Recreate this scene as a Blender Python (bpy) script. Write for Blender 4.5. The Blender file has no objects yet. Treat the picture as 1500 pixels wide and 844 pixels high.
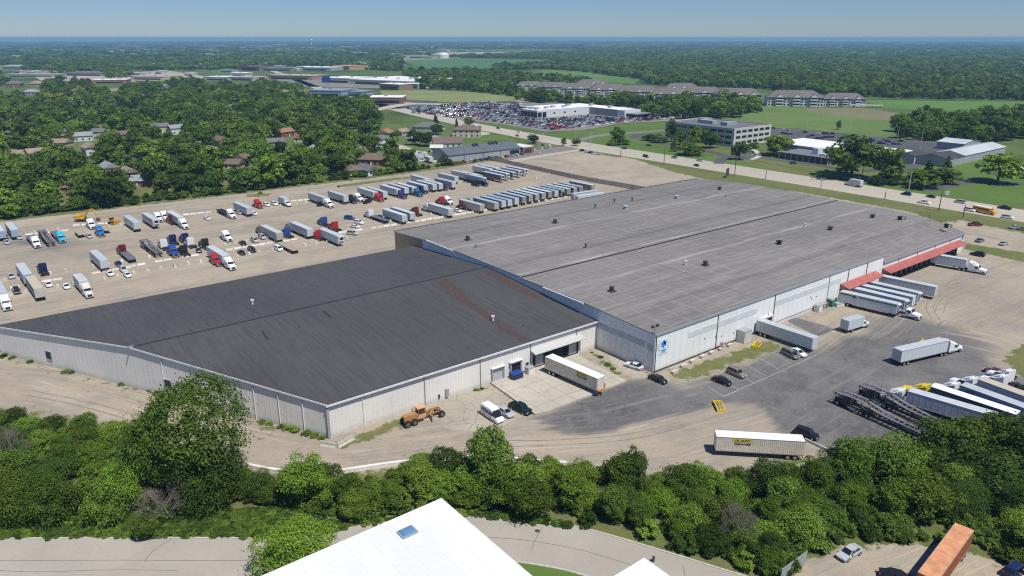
import bpy, math, random
import numpy as np
from mathutils import Vector
R = math.radians
rnd = random.Random(7)
nr = np.random.RandomState(5)
sc = bpy.context.scene
COL = sc.collection

# ------------------------------------------------------------- camera, sky, sun, exposure
FPX, YH, HC = 1078.0, 55.0, 75.0          # focal length in photo pixels, horizon row, camera height
PIT = math.atan((422 - YH) / FPX)
CX, CY = -123.444, -103.859                # camera ground position in the warehouse's own axes
YAW = R(-38)
cam = bpy.data.cameras.new('Camera'); co = bpy.data.objects.new('Camera', cam); COL.objects.link(co)
cam.sensor_width = 36; cam.lens = 36 * FPX / 1500
cam.clip_start = 1; cam.clip_end = 60000
co.location = (CX, CY, HC); co.rotation_euler = (R(90) - PIT, 0, YAW)
sc.camera = co
HAZE_D = 1.15e-4
SUN_AZ, SUN_EL = R(-87), R(62.5)             # direction towards the sun
w = bpy.data.worlds.new('World'); sc.world = w; w.use_nodes = True
nt = w.node_tree; bg = nt.nodes['Background']
sky = nt.nodes.new('ShaderNodeTexSky'); sky.sky_type = 'NISHITA'; sky.sun_disc = False
sky.sun_elevation = SUN_EL; sky.sun_rotation = R(90) - SUN_AZ
sky.altitude = 100; sky.air_density = 1.0; sky.dust_density = 0.0; sky.ozone_density = 4.0
tint = nt.nodes.new('ShaderNodeMix'); tint.data_type = 'RGBA'; tint.blend_type = 'MULTIPLY'; tint.inputs[0].default_value = 1
tint.inputs[7].default_value = (0.50, 0.66, 0.98, 1)
nt.links.new(sky.outputs[0], tint.inputs[6]); nt.links.new(tint.outputs[2], bg.inputs[0])
bg.inputs[1].default_value = 0.086
sl = bpy.data.lights.new('Sun', 'SUN'); so = bpy.data.objects.new('Sun', sl); COL.objects.link(so)
sl.energy = 4.85; sl.angle = R(0.55); sl.color = (1.0, 0.955, 0.88)
sd = Vector((math.cos(SUN_AZ) * math.cos(SUN_EL), math.sin(SUN_AZ) * math.cos(SUN_EL), math.sin(SUN_EL)))
so.rotation_euler = sd.to_track_quat('Z', 'Y').to_euler(); so.location = (0, 0, 300)
sc.view_settings.view_transform = 'Standard'; sc.view_settings.look = 'None'
sc.view_settings.exposure = 0.0; sc.view_settings.gamma = 1; sc.view_settings.use_curve_mapping = False
sc.cycles.use_denoising = False; sc.cycles.filter_width = 1.2
sc.cycles.max_bounces = 5; sc.cycles.diffuse_bounces = 2; sc.cycles.glossy_bounces = 2
sc.cycles.transmission_bounces = 2; sc.cycles.volume_bounces = 0; sc.cycles.transparent_max_bounces = 6
sc.cycles.use_adaptive_sampling = True; sc.cycles.adaptive_threshold = 0.02

# ------------------------------------------------------------- helpers: survey of the photo
_c, _s = math.cos(YAW), math.sin(YAW)
def G(px, py, z=0.0):
    """ground (or height z) point seen at photo pixel px,py"""
    u, v = px - 750, py - 422
    dx, dy = u, FPX * math.cos(PIT) - v * math.sin(PIT)
    dz = FPX * math.sin(PIT) + v * math.cos(PIT)
    t = (HC - z) / dz
    dx *= t; dy *= t
    return (CX + dx * _c - dy * _s, CY + dx * _s + dy * _c)
def PXa(X, Y, Z=0.0):
    X = np.asarray(X, float) - CX; Y = np.asarray(Y, float) - CY
    x = X * _c + Y * _s; y = -X * _s + Y * _c
    dz = Z - HC
    f = y * math.cos(PIT) - dz * math.sin(PIT); up = y * math.sin(PIT) + dz * math.cos(PIT)
    f = np.where(f < 1, 1, f)
    return 750 + FPX * x / f, 422 - FPX * up / f
def inpoly(x, y, poly):
    x = np.asarray(x, float); y = np.asarray(y, float); ins = np.zeros(x.shape, bool)
    n = len(poly)
    for i in range(n):
        x0, y0 = poly[i]; x1, y1 = poly[(i + 1) % n]
        if y0 == y1: continue
        c = ((y0 > y) != (y1 > y)) & (x < (x1 - x0) * (y - y0) / (y1 - y0) + x0)
        ins ^= c
    return ins
def sdist(x, y, poly, closed=True):
    d = np.full(x.shape, 1e9); n = len(poly)
    for i in range(n if closed else n - 1):
        x0, y0 = poly[i]; x1, y1 = poly[(i + 1) % n]
        ex, ey = x1 - x0, y1 - y0; L = ex * ex + ey * ey + 1e-9
        t = np.clip(((x - x0) * ex + (y - y0) * ey) / L, 0, 1)
        d = np.minimum(d, np.hypot(x - x0 - t * ex, y - y0 - t * ey))
    if closed: d = np.where(inpoly(x, y, poly), -d, d)
    return d
def GL(pts, z=0.0): return [G(a, b, z) for a, b in pts]

# ------------------------------------------------------------- helpers: materials
MATS = {}
def mat(name, col, rough=0.6, metal=0.0, var=0.0, vscale=0.5, spec=0.3, bump=0.0, orand=0.0):
    if name in MATS: return MATS[name]
    m = bpy.data.materials.new(name); m.use_nodes = True; t = m.node_tree; b = t.nodes['Principled BSDF']
    b.inputs['Roughness'].default_value = rough; b.inputs['Metallic'].default_value = metal
    b.inputs['Specular IOR Level'].default_value = spec
    b.inputs['Base Color'].default_value = (*col, 1)
    if var or orand:
        tc = t.nodes.new('ShaderNodeTexCoord'); n = t.nodes.new('ShaderNodeTexNoise'); n.inputs['Scale'].default_value = vscale
        n.inputs['Detail'].default_value = 6; n.inputs['Roughness'].default_value = 0.65
        t.links.new(tc.outputs['Object'], n.inputs['Vector'])
        mr = t.nodes.new('ShaderNodeMapRange'); mr.inputs[1].default_value = 0.3; mr.inputs[2].default_value = 0.7
        mr.inputs[3].default_value = 1 - var; mr.inputs[4].default_value = 1 + var * 0.6
        t.links.new(n.outputs[0], mr.inputs[0])
        val = mr.outputs[0]
        if orand:
            oi = t.nodes.new('ShaderNodeObjectInfo'); m2 = t.nodes.new('ShaderNodeMapRange')
            m2.inputs[3].default_value = 1 - orand; m2.inputs[4].default_value = 1 + orand * .5
            t.links.new(oi.outputs['Random'], m2.inputs[0])
            mu = t.nodes.new('ShaderNodeMath'); mu.operation = 'MULTIPLY'
            t.links.new(val, mu.inputs[0]); t.links.new(m2.outputs[0], mu.inputs[1]); val = mu.outputs[0]
        hs = t.nodes.new('ShaderNodeHueSaturation'); hs.inputs['Color'].default_value = (*col, 1)
        t.links.new(val, hs.inputs['Value']); t.links.new(hs.outputs[0], b.inputs['Base Color'])
        if bump:
            bp = t.nodes.new('ShaderNodeBump'); bp.inputs['Strength'].default_value = bump; bp.inputs['Distance'].default_value = 0.05
            t.links.new(n.outputs[0], bp.inputs['Height']); t.links.new(bp.outputs[0], b.inputs['Normal'])
    MATS[name] = m
    return m
def N(t, typ, **kw):
    n = t.nodes.new(typ)
    for k, v in kw.items():
        if k.startswith('i'):
            n.inputs[int(k[1:])].default_value = v
        else: setattr(n, k, v)
    return n
def ma(t, op, a, b=None, c=None):
    n = t.nodes.new('ShaderNodeMath'); n.operation = op
    for i, x in enumerate((a, b, c)):
        if x is None: continue
        if isinstance(x, (int, float)): n.inputs[i].default_value = x
        else: t.links.new(x, n.inputs[i])
    return n.outputs[0]
def mixc(t, fac, a, b):
    n = t.nodes.new('ShaderNodeMix'); n.data_type = 'RGBA'
    for i, x in ((0, fac), (6, a), (7, b)):
        if isinstance(x, (int, float)): n.inputs[i].default_value = x
        elif isinstance(x, tuple): n.inputs[i].default_value = (*x, 1)
        else: t.links.new(x, n.inputs[i])
    return n.outputs[2]
def ramp(t, x, a, b, lo=0.0, hi=1.0):
    n = t.nodes.new('ShaderNodeMapRange'); n.interpolation_type = 'SMOOTHSTEP'
    n.inputs[1].default_value = a; n.inputs[2].default_value = b; n.inputs[3].default_value = lo; n.inputs[4].default_value = hi
    t.links.new(x, n.inputs[0]); return n.outputs[0]
def noise(t, vec, scale, detail=5, rough=.6):
    n = t.nodes.new('ShaderNodeTexNoise'); n.inputs['Scale'].default_value = scale
    n.inputs['Detail'].default_value = detail; n.inputs['Roughness'].default_value = rough
    t.links.new(vec, n.inputs['Vector']); return n.outputs[0]
def mapping(t, vec, scale=(1, 1, 1), rot=0.0):
    n = t.nodes.new('ShaderNodeMapping'); n.inputs['Scale'].default_value = scale; n.inputs['Rotation'].default_value = (0, 0, rot)
    t.links.new(vec, n.inputs['Vector']); return n.outputs[0]
def newmat(name, rough=.85, spec=.2):
    m = bpy.data.materials.new(name); m.use_nodes = True; t = m.node_tree; b = t.nodes['Principled BSDF']
    b.inputs['Roughness'].default_value = rough; b.inputs['Specular IOR Level'].default_value = spec
    tc = t.nodes.new('ShaderNodeTexCoord'); MATS[name] = m
    return m, t, b, tc.outputs['Object']

# ------------------------------------------------------------- helpers: meshes
class MB:
    def __init__(s): s.v = []; s.f = []; s.m = []; s.k = 0
    def mi(s, k): s.k = k; return s
    def quadv(s, pts):
        b = len(s.v); s.v += [tuple(p) for p in pts]; s.f.append(tuple(range(b, b + len(pts)))); s.m.append(s.k); return s
    def box(s, x0, x1, y0, y1, z0, z1):
        b = len(s.v)
        s.v += [(x0, y0, z0), (x1, y0, z0), (x1, y1, z0), (x0, y1, z0), (x0, y0, z1), (x1, y0, z1), (x1, y1, z1), (x0, y1, z1)]
        s.f += [(b, b+3, b+2, b+1), (b+4, b+5, b+6, b+7), (b, b+1, b+5, b+4), (b+1, b+2, b+6, b+5), (b+2, b+3, b+7, b+6), (b+3, b, b+4, b+7)]
        s.m += [s.k] * 6; return s
    def prism(s, poly, y0, y1):                     # poly in x,z, counter-clockwise seen from -y
        b = len(s.v); n = len(poly)
        s.v += [(x, y0, z) for x, z in poly] + [(x, y1, z) for x, z in poly]
        s.f.append(tuple(range(b, b + n))); s.f.append(tuple(range(b + 2*n - 1, b + n - 1, -1))); s.m += [s.k] * 2
        for i in range(n):
            j = (i + 1) % n; s.f.append((b + j, b + i, b + n + i, b + n + j)); s.m.append(s.k)
        return s
    def prismz(s, poly, z0, z1):                    # poly in x,y ccw
        b = len(s.v); n = len(poly)
        s.v += [(x, y, z0) for x, y in poly] + [(x, y, z1) for x, y in poly]
        s.f.append(tuple(range(b + n - 1, b - 1, -1))); s.f.append(tuple(range(b + n, b + 2*n))); s.m += [s.k] * 2
        for i in range(n):
            j = (i + 1) % n; s.f.append((b + i, b + j, b + n + j, b + n + i)); s.m.append(s.k)
        return s
    def loft(s, rings, cap=True):
        b = len(s.v); n = len(rings[0])
        for r in rings: s.v += [tuple(p) for p in r]
        for k in range(len(rings) - 1):
            for i in range(n):
                j = (i + 1) % n; a = b + k * n; c = a + n
                s.f.append((a + i, a + j, c + j, c + i)); s.m.append(s.k)
        if cap:
            s.f.append(tuple(range(b + n - 1, b - 1, -1))); s.f.append(tuple(range(b + (len(rings) - 1) * n, b + len(rings) * n))); s.m += [s.k] * 2
        return s
    def tube(s, pts, rad, n=6):
        rings = []
        for i, p in enumerate(pts):
            p = Vector(p); q = Vector(pts[min(i + 1, len(pts) - 1)]); o = Vector(pts[max(i - 1, 0)])
            d = (q - o); d = d.normalized() if d.length > 1e-6 else Vector((0, 0, 1))
            a = d.orthogonal().normalized() if abs(d.z) < .9 else d.cross(Vector((0, 1, 0))).normalized(); c = d.cross(a)
            r = rad[i] if isinstance(rad, (list, tuple)) else rad
            rings.append([p + (a * math.cos(2*math.pi*k/n) + c * math.sin(2*math.pi*k/n)) * r for k in range(n)])
        return s.loft(rings)
    def cyl(s, c, r, h, ax='z', n=12):
        c = Vector(c); d = {'x': Vector((1, 0, 0)), 'y': Vector((0, 1, 0)), 'z': Vector((0, 0, 1))}[ax]
        return s.tube([c - d * h / 2, c + d * h / 2], r, n)
    def bar(s, p0, p1, w, h):
        p0 = Vector(p0); p1 = Vector(p1); d = (p1 - p0).normalized()
        up = Vector((0, 0, 1)) if abs(d.z) < .95 else Vector((1, 0, 0)); a = d.cross(up).normalized(); u = a.cross(d)
        return s.loft([[p + a*x*w/2 + u*y*h/2 for x, y in ((-1, -1), (1, -1), (1, 1), (-1, 1))] for p in (p0, p1)])
    def mesh(s, name, smooth=False):
        me = bpy.data.meshes.new(name); me.from_pydata(s.v, [], s.f)
        me.polygons.foreach_set('material_index', s.m)
        if smooth: me.polygons.foreach_set('use_smooth', [True] * len(s.f))
        me.update(); return me
    def build(s, name, mats, parent=None, loc=None, rz=0):
        return link(name, s.mesh(name), mats, parent, loc, rz)
def link(name, me, mats, parent=None, loc=None, rz=0, onobj=False):
    if not isinstance(mats, (list, tuple)): mats = [mats]
    o = bpy.data.objects.new(name, me); COL.objects.link(o)
    if onobj or len(me.materials):
        while len(me.materials) < len(mats): me.materials.append(None)
        for i, m in enumerate(mats):
            o.material_slots[i].link = 'OBJECT'; o.material_slots[i].material = m
    else:
        for m in mats: me.materials.append(m)
    if parent: o.parent = parent
    if loc: o.location = loc
    if rz: o.rotation_euler.z = rz
    return o
def tag(o, label, cat=None, group=None):
    if label: o['label'] = label
    if cat: o['category'] = cat
    if group: o['group'] = group
    return o
def thing(name, label, cat, loc=(0, 0, 0), rz=0, group=None):
    o = bpy.data.objects.new(name, None); COL.objects.link(o); o.empty_display_size = .3
    o.location = loc if len(loc) == 3 else (*loc, 0); o.rotation_euler.z = rz
    return tag(o, label, cat, group)
def struct(o, kind='structure'): o['kind'] = kind; return o

# ============================================================= the ground
def ground_material():
    m, t, b, o = newmat('ground_surface', .95, .1)
    at = N(t, 'ShaderNodeAttribute', attribute_name='splat'); sp = N(t, 'ShaderNodeSeparateColor'); t.links.new(at.outputs['Color'], sp.inputs[0])
    uv = N(t, 'ShaderNodeUVMap', uv_map='flow').outputs[0]
    n1 = noise(t, o, .035, 6, .62); n2 = noise(t, o, .35, 6, .7); n3 = noise(t, o, 2.2, 5, .7); n0 = noise(t, o, .012, 3)
    fl = noise(t, mapping(t, uv, (.022, .55, 1)), 1.0, 5, .6); fl2 = noise(t, mapping(t, uv, (.05, 1.6, 1)), 1.0, 4, .6)
    # bare gravel: beige to grey-brown, swept by traffic
    grav = mixc(t, ramp(t, n1, .35, .65), (.42, .375, .30), (.29, .26, .205))
    grav = mixc(t, ramp(t, noise(t, mapping(t, uv, (.006, .07, 1)), 1.0, 4, .6), .42, .58, 0, .8), grav, (.235, .21, .18))
    grav = mixc(t, ramp(t, fl, .38, .62, 0, .8), grav, (.37, .315, .235))
    grav = mixc(t, ramp(t, noise(t, o, .11, 5, .65), .46, .6, 0, .55), grav, (.40, .33, .235))
    grav = mixc(t, ramp(t, noise(t, mapping(t, o, (1, 1, 1), .7), .07, 6, .7), .54, .66, 0, .6), grav, (.27, .25, .225))
    grav = mixc(t, ramp(t, fl2, .52, .72, 0, .55), grav, (.55, .505, .42))
    grav = mixc(t, ramp(t, n2, .5, .8, 0, .45), grav, (.24, .22, .195))
    grav = mixc(t, ramp(t, n0, .52, .7, 0, .5), grav, (.25, .225, .19))
    # worn asphalt, dusted where wheels drag gravel over it
    asp = mixc(t, ramp(t, n1, .35, .7), (.098, .098, .102), (.17, .165, .16))
    asp = mixc(t, ramp(t, n2, .45, .8, 0, .5), asp, (.21, .20, .185))
    asp = mixc(t, ramp(t, fl, .5, .78, 0, .6), asp, (.29, .27, .235))
    asp = mixc(t, ramp(t, noise(t, o, .09, 4, .6), .5, .62, 0, .45), asp, (.20, .195, .185))
    asp = mixc(t, ramp(t, noise(t, o, .9, 6, .75), .5, .72, 0, .6), asp, (.26, .245, .215))
    vc = N(t, 'ShaderNodeTexVoronoi', feature='DISTANCE_TO_EDGE'); vc.inputs['Scale'].default_value = .075; t.links.new(o, vc.inputs['Vector'])
    asp = mixc(t, ma(t, 'MULTIPLY', ramp(t, vc.outputs['Distance'], .008, .003, 0, .5), ramp(t, n2, .45, .55)), asp, (.06, .06, .06))
    grav = mixc(t, ramp(t, noise(t, o, .9, 6, .75), .48, .72, 0, .5), grav, (.24, .21, .17))
    grav = mixc(t, ramp(t, noise(t, o, 1.6, 4, .8), .6, .8, 0, .5), grav, (.58, .55, .48))
    grav = mixc(t, ramp(t, noise(t, o, .33, 3, .5), .66, .74, 0, .5), grav, (.15, .135, .115))
    # broken concrete slabs with weedy joints
    vo = N(t, 'ShaderNodeTexVoronoi', feature='DISTANCE_TO_EDGE'); vo.inputs['Scale'].default_value = .27
    wv = noise(t, o, .4, 3); mv = N(t, 'ShaderNodeMix', data_type='VECTOR'); mv.inputs[0].default_value = .12
    cmb = N(t, 'ShaderNodeVectorMath', operation='ADD'); t.links.new(o, cmb.inputs[0])
    wv2 = N(t, 'ShaderNodeTexNoise'); wv2.inputs['Scale'].default_value = .3; t.links.new(o, wv2.inputs['Vector'])
    sc3 = N(t, 'ShaderNodeVectorMath', operation='SCALE'); sc3.inputs[3].default_value = 1.6; t.links.new(wv2.outputs['Color'], sc3.inputs[0])
    t.links.new(sc3.outputs[0], cmb.inputs[1]); t.links.new(cmb.outputs[0], vo.inputs['Vector'])
    con = mixc(t, ramp(t, n1, .35, .65), (.44, .40, .325), (.35, .315, .255))
    con = mixc(t, ramp(t, n2, .5, .75, 0, .5), con, (.30, .26, .21))
    con = mixc(t, ramp(t, vo.outputs['Distance'], .022, .008, 0, .7), con, (.17, .145, .085))
    # rough grass
    gr = mixc(t, ramp(t, n1, .35, .65), (.11, .14, .04), (.16, .165, .065))
    gr = mixc(t, ramp(t, n2, .45, .75, 0, .7), gr, (.06, .092, .022))
    gr = mixc(t, ramp(t, n0, .5, .68, 0, .5), gr, (.17, .165, .075))
    gr = mixc(t, ramp(t, n3, .5, .72, 0, .65), gr, (.27, .25, .15))
    pert = ma(t, 'MULTIPLY', ma(t, 'SUBTRACT', n2, .5), 2.2); pert2 = ma(t, 'MULTIPLY', ma(t, 'SUBTRACT', n1, .5), 1.1)
    pf = ma(t, 'MULTIPLY', ma(t, 'SUBTRACT', fl, .5), 1.5)
    ga = ma(t, 'ADD', ma(t, 'ADD', sp.outputs[1], pf), pert2)
    col = mixc(t, ramp(t, ga, .28, .75), grav, asp)
    col = mixc(t, ramp(t, ma(t, 'ADD', sp.outputs[2], ma(t, 'MULTIPLY', pert, .5)), .42, .58), col, con)
    col = mixc(t, ramp(t, ma(t, 'ADD', sp.outputs[0], pert), .4, .62), col, gr)
    t.links.new(col, b.inputs['Base Color'])
    bp = N(t, 'ShaderNodeBump'); bp.inputs['Strength'].default_value = .5; bp.inputs['Distance'].default_value = .25
    t.links.new(n3, bp.inputs['Height']); t.links.new(bp.outputs[0], b.inputs['Normal'])
    return m
GM = ground_material()
GX0, GX1, GY0, GY1, GS = -330.0, 320.0, -150.0, 330.0, 1.6
yard_px = [(-260, 368), (-80, 336), (0, 325), (100, 314), (200, 302), (330, 287), (450, 272), (530, 263), (640, 249), (709, 237), (733, 236), (855, 221.7),
           (900, 230), (914, 229.6), (932, 234), (983, 251), (1025, 261), (1070, 269), (1180, 283), (1336, 311), (1371, 328),
           (1407, 323), (1500, 342), (1600, 360), (1640, 700), (1300, 672), (1215, 672), (1130, 695), (1000, 694), (900, 695), (820, 684), (700, 676),
           (640, 680), (560, 689), (480, 702), (420, 699), (365, 691), (300, 665), (200, 640), (100, 610), (0, 603), (-120, 585), (-260, 540)]
yard = GL(yard_px)
lot_se = GL([(1150, 860), (1178, 826), (1200, 815), (1235, 801), (1300, 798), (1400, 800), (1475, 832), (1530, 860)])
def soft(x, y, poly, w): return np.clip(.5 - sdist(x, y, poly) / (2 * w), 0, 1)
def make_ground():
    nx = int((GX1 - GX0) / GS) + 1; ny = int((GY1 - GY0) / GS) + 1
    xs = np.linspace(GX0, GX1, nx); ys = np.linspace(GY0, GY1, ny); X, Y = np.meshgrid(xs, ys)
    x = X.ravel(); y = Y.ravel()
    grass = 1 - np.maximum(soft(x, y, yard, 3.0), soft(x, y, lot_se, 1.0))
    for px, wd, amt in (
        ([(977, 552), (992, 543), (1072, 518), (1128, 498), (1146, 509), (1115, 521), (1072, 534), (1038, 549), (992, 556)], 2.0, 1.0),
        ([(484, 652), (540, 632), (600, 605), (640, 596), (600, 622), (520, 652), (500, 658)], 1.5, .95),
        ([(862, 513), (874, 515), (900, 535), (916, 550), (895, 548), (872, 530)], 1.2, .62),
        ([(1471, 525), (1500, 505), (1560, 520), (1560, 570), (1500, 555), (1482, 542)], 1.2, 1.0),
        ([(1120, 672), (1185, 668), (1230, 690), (1200, 712), (1100, 705)], 3, .6),
        ([(700, 575), (722, 566), (728, 560), (700, 568)], 1.0, .7),
        ([(495, 271), (601, 258), (603, 261), (497, 275)], 1.2, .75),
        ([(360, 284), (400, 283), (395, 288), (362, 289)], 1.2, .7),
        ([(1415, 357), (1500, 370), (1560, 380), (1560, 396), (1500, 384), (1412, 365)], 1.0, 1.0),
        ([(0, 521), (200, 566), (480, 645), (478, 652), (380, 628), (200, 575), (0, 528)], 1.2, .55),
        ([(300, 655), (380, 672), (480, 640), (440, 632), (350, 615)], 2.0, .25)):
        grass = np.maximum(grass, amt * soft(x, y, GL(px), wd))
    asph = np.zeros_like(x)
    for px, wd, amt in (
        ([(845, 575), (905, 556), (957, 556), (985, 566), (1020, 580), (1045, 588), (1060, 600), (1010, 612), (930, 628), (860, 645), (800, 630), (788, 612)], 5, .95),
        ([(1000, 578), (1060, 545), (1150, 512), (1196, 516), (1235, 495), (1320, 485), (1400, 500), (1440, 545), (1500, 555), (1600, 600), (1600, 690), (1320, 668), (1220, 655), (1150, 630), (1100, 600), (1040, 590)], 6, 1.0),
        ([(1152, 470), (1166, 465), (1224, 484), (1198, 492)], .8, 1.2),
        ([(1240, 470), (1340, 455), (1440, 480), (1400, 520), (1240, 500)], 10, .6),
        ([(0, 352), (60, 345), (130, 352), (90, 368), (0, 375)], 8, .6), ([(200, 345), (330, 330), (520, 300), (500, 350), (300, 385), (210, 390)], 10, .28)):
        asph = np.maximum(asph, amt * soft(x, y, GL(px), wd))
    asph -= .75 * soft(x, y, GL([(740, 650), (900, 645), (1000, 615), (1100, 595), (1120, 610), (1060, 640), (1000, 665), (760, 670)]), 4)
    asph += .35 * soft(x, y, GL([(1150, 560), (1300, 500), (1460, 480), (1480, 560), (1240, 660), (1180, 640)]), 8)
    conc = np.zeros_like(x)
    for px, wd, amt in (
        ([(612, 600), (665, 575), (724, 566), (778, 606), (745, 622), (700, 632), (655, 628)], 2.0, 1.0),
        ([(880, 516), (905, 522), (950, 548), (955, 555), (925, 556)], 1.5, .8)):
        conc = np.maximum(conc, amt * soft(x, y, GL(px), wd))
    asph = np.maximum(asph, .12 * soft(x, y, lot_se, 1))
    # coordinates along the traffic
    paths = [GL([(-80, 548), (60, 560), (200, 600), (330, 650), (420, 672), (520, 672), (640, 655), (760, 635), (900, 625), (1000, 600), (1150, 560), (1300, 450), (1450, 400), (1560, 370)]),
             [(-320, 165), (-60, 165), (160, 165), (230, 165)], [(-320, 135), (160, 135)], [(-320, 190), (230, 190)],
             GL([(950, 640), (1100, 600), (1250, 520), (1400, 520), (1560, 560)]), [(200, 330), (205, 150), (205, -20), (190, -140)]]
    best = np.full(x.shape, 1e9); U = np.zeros_like(x); V = np.zeros_like(x)
    for k, p in enumerate(paths):
        s0 = 1000.0 * k
        for i in range(len(p) - 1):
            ex, ey = p[i+1][0] - p[i][0], p[i+1][1] - p[i][1]; L = math.hypot(ex, ey)
            tt = np.clip(((x - p[i][0]) * ex + (y - p[i][1]) * ey) / L, 0, L)
            d = np.hypot(x - p[i][0] - tt * ex / L, y - p[i][1] - tt * ey / L)
            c = d < best; sg = np.sign((x - p[i][0]) * ey - (y - p[i][1]) * ex)
            best = np.where(c, d, best); U = np.where(c, s0 + tt, U); V = np.where(c, d * sg + 40 * k, V); s0 += L
    idx = np.arange(nx * ny).reshape(ny, nx)
    quads = np.stack([idx[:-1, :-1], idx[:-1, 1:], idx[1:, 1:], idx[1:, :-1]], -1).reshape(-1, 4)
    gq = grass[quads].mean(1) > .5
    for name, q in (('ground', quads[gq]), ('gravel_yard', quads[~gq])):
        used, inv = np.unique(q.ravel(), return_inverse=True)
        me = bpy.data.meshes.new(name); me.vertices.add(len(used)); me.loops.add(len(inv)); me.polygons.add(len(q))
        me.vertices.foreach_set('co', np.stack([x[used], y[used], np.zeros(len(used))], -1).ravel())
        me.loops.foreach_set('vertex_index', inv.astype(np.int32)); me.polygons.foreach_set('loop_start', np.arange(0, len(inv), 4, dtype=np.int32))
        me.update(calc_edges=True)
        a = me.attributes.new('splat', 'FLOAT_COLOR', 'POINT')
        a.data.foreach_set('color', np.stack([grass[used], asph[used], conc[used], np.ones(len(used))], -1).astype(np.float32).ravel())
        uvl = me.uv_layers.new(name='flow'); uvl.data.foreach_set('uv', np.stack([U[used][inv], V[used][inv]], -1).astype(np.float32).ravel())
        struct(link(name, me, GM))
make_ground()

def far_material():
    m, t, b, o = newmat('far_land', .95, .1)
    n1 = noise(t, o, .004, 5, .6); n2 = noise(t, o, .03, 5, .65); n4 = noise(t, o, .0006, 4)
    n3 = noise(t, o, .35, 5, .7)
    c = mixc(t, ramp(t, n2, .35, .65), (.075, .12, .03), (.11, .15, .045))
    c = mixc(t, ramp(t, n3, .45, .8, 0, .5), c, (.06, .085, .022))
    vo = N(t, 'ShaderNodeTexVoronoi', feature='F1'); vo.inputs['Scale'].default_value = .0011; t.links.new(o, vo.inputs['Vector'])
    sp = N(t, 'ShaderNodeSeparateColor'); t.links.new(vo.outputs['Color'], sp.inputs[0])
    c = mixc(t, ramp(t, sp.outputs[0], .45, .55, 0, .5), c, (.13, .17, .07))
    c = mixc(t, ramp(t, sp.outputs[1], .74, .8, 0, .7), c, (.24, .21, .13))
    c = mixc(t, ramp(t, n1, .5, .62, 0, .8), c, (.035, .06, .018))
    t.links.new(c, b.inputs['Base Color']); return m
FM = far_material()
def sheet(name, pts, z, m, label=None):
    mb = MB(); mb.quadv([(p[0], p[1], z) for p in pts]); return struct(mb.build(name, m))
def far_ground():                                       # a ring of land from the near grid to the horizon
    mb = MB(); n = 64; Rr = 16500
    cx, cy = (GX0 + GX1) / 2, (GY0 + GY1) / 2
    inner = []
    for k in range(n):
        a = 2 * math.pi * (k + .5) / n; c, s = math.cos(a), math.sin(a)
        t = min((GX1 - GX0) / 2 / max(abs(c), 1e-6), (GY1 - GY0) / 2 / max(abs(s), 1e-6)); inner.append((cx + c * (t - 4), cy + s * (t - 4)))
    radii = [0, 400, 1500, 5000, 10000, Rr]
    for k in range(n):
        a = 2 * math.pi * (k + .5) / n
        for i, r in enumerate(radii):
            if i == 0: mb.v.append((*inner[k], -.06))
            else: mb.v.append((inner[k][0] + math.cos(a) * r, inner[k][1] + math.sin(a) * r, -.06))
    m = len(radii)
    for k in range(n):
        for i in range(m - 1):
            a, b = k * m + i, ((k + 1) % n) * m + i; mb.f.append((a, a + 1, b + 1, b)); mb.m.append(0)
    mb.quadv([(p[0], p[1], -.06) for p in inner])
    struct(mb.build('terrain', FM))
far_ground()

def surf(name, cols, sc1=.05, sc2=.6, rough=.9, stretch=None, seams=0):
    m, t, b, o = newmat(name, rough, .15)
    v = mapping(t, o, stretch[0], stretch[1]) if stretch else o
    c = mixc(t, ramp(t, noise(t, v, sc1, 5, .6), .35, .65), cols[0], cols[1])
    c = mixc(t, ramp(t, noise(t, o, sc2, 6, .7), .45, .8, 0, .55), c, cols[2])
    if seams:
        sx = N(t, 'ShaderNodeSeparateXYZ'); t.links.new(o, sx.inputs[0])
        for ax, per in ((0, seams), (1, seams)):
            f = ma(t, 'ABSOLUTE', ma(t, 'SUBTRACT', ma(t, 'FRACT', ma(t, 'DIVIDE', ma(t, 'ADD', sx.outputs[ax], 500.3), per)), .5))
            c = mixc(t, ramp(t, f, .012, .004, 0, .6), c, (.12, .115, .10))
    t.links.new(c, b.inputs['Base Color']); return m
M_ROAD = surf('concrete_road', ((.46, .42, .34), (.40, .365, .30), (.31, .285, .235)), .02, .5, .9, ((1, .15, 1), 0))
M_STREET = surf('street_concrete', ((.40, .37, .315), (.35, .325, .275), (.29, .265, .225)), .06, 1.2)
M_ASPH = surf('asphalt_lot', ((.075, .078, .085), (.105, .107, .112), (.14, .14, .14)), .03, .5)
M_DLOT = surf('dealer_lot_paving', ((.25, .225, .205), (.20, .185, .17), (.15, .14, .135)), .02, .3)
M_KERB = mat('kerb_concrete', (.5, .47, .41), .9, var=.25, vscale=1.5)
M_FIELD = surf('crop_field', ((.11, .21, .045), (.09, .175, .035), (.125, .23, .055)), .006, .06, .95, ((1, .2, 1), .3))
M_FIELD2 = surf('far_crop_field', ((.07, .17, .06), (.08, .16, .05), (.06, .14, .05)), .004, .03)
M_MEADOW = surf('meadow_grass', ((.13, .19, .05), (.10, .17, .04), (.19, .20, .09)), .012, .12)
M_DRY = surf('dry_grass_field', ((.24, .25, .11), (.18, .22, .08), (.15, .18, .07)), .012, .1)
M_LAWN = surf('mown_lawn', ((.10, .17, .035), (.085, .145, .03), (.14, .17, .06)), .02, .5)
M_BARE = surf('bare_lot', ((.42, .37, .29), (.36, .32, .25), (.28, .25, .2)), .01, .1)
M_DUSTY = surf('dusty_meadow', ((.20, .17, .10), (.15, .16, .07), (.26, .22, .15)), .02, .2)
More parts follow.
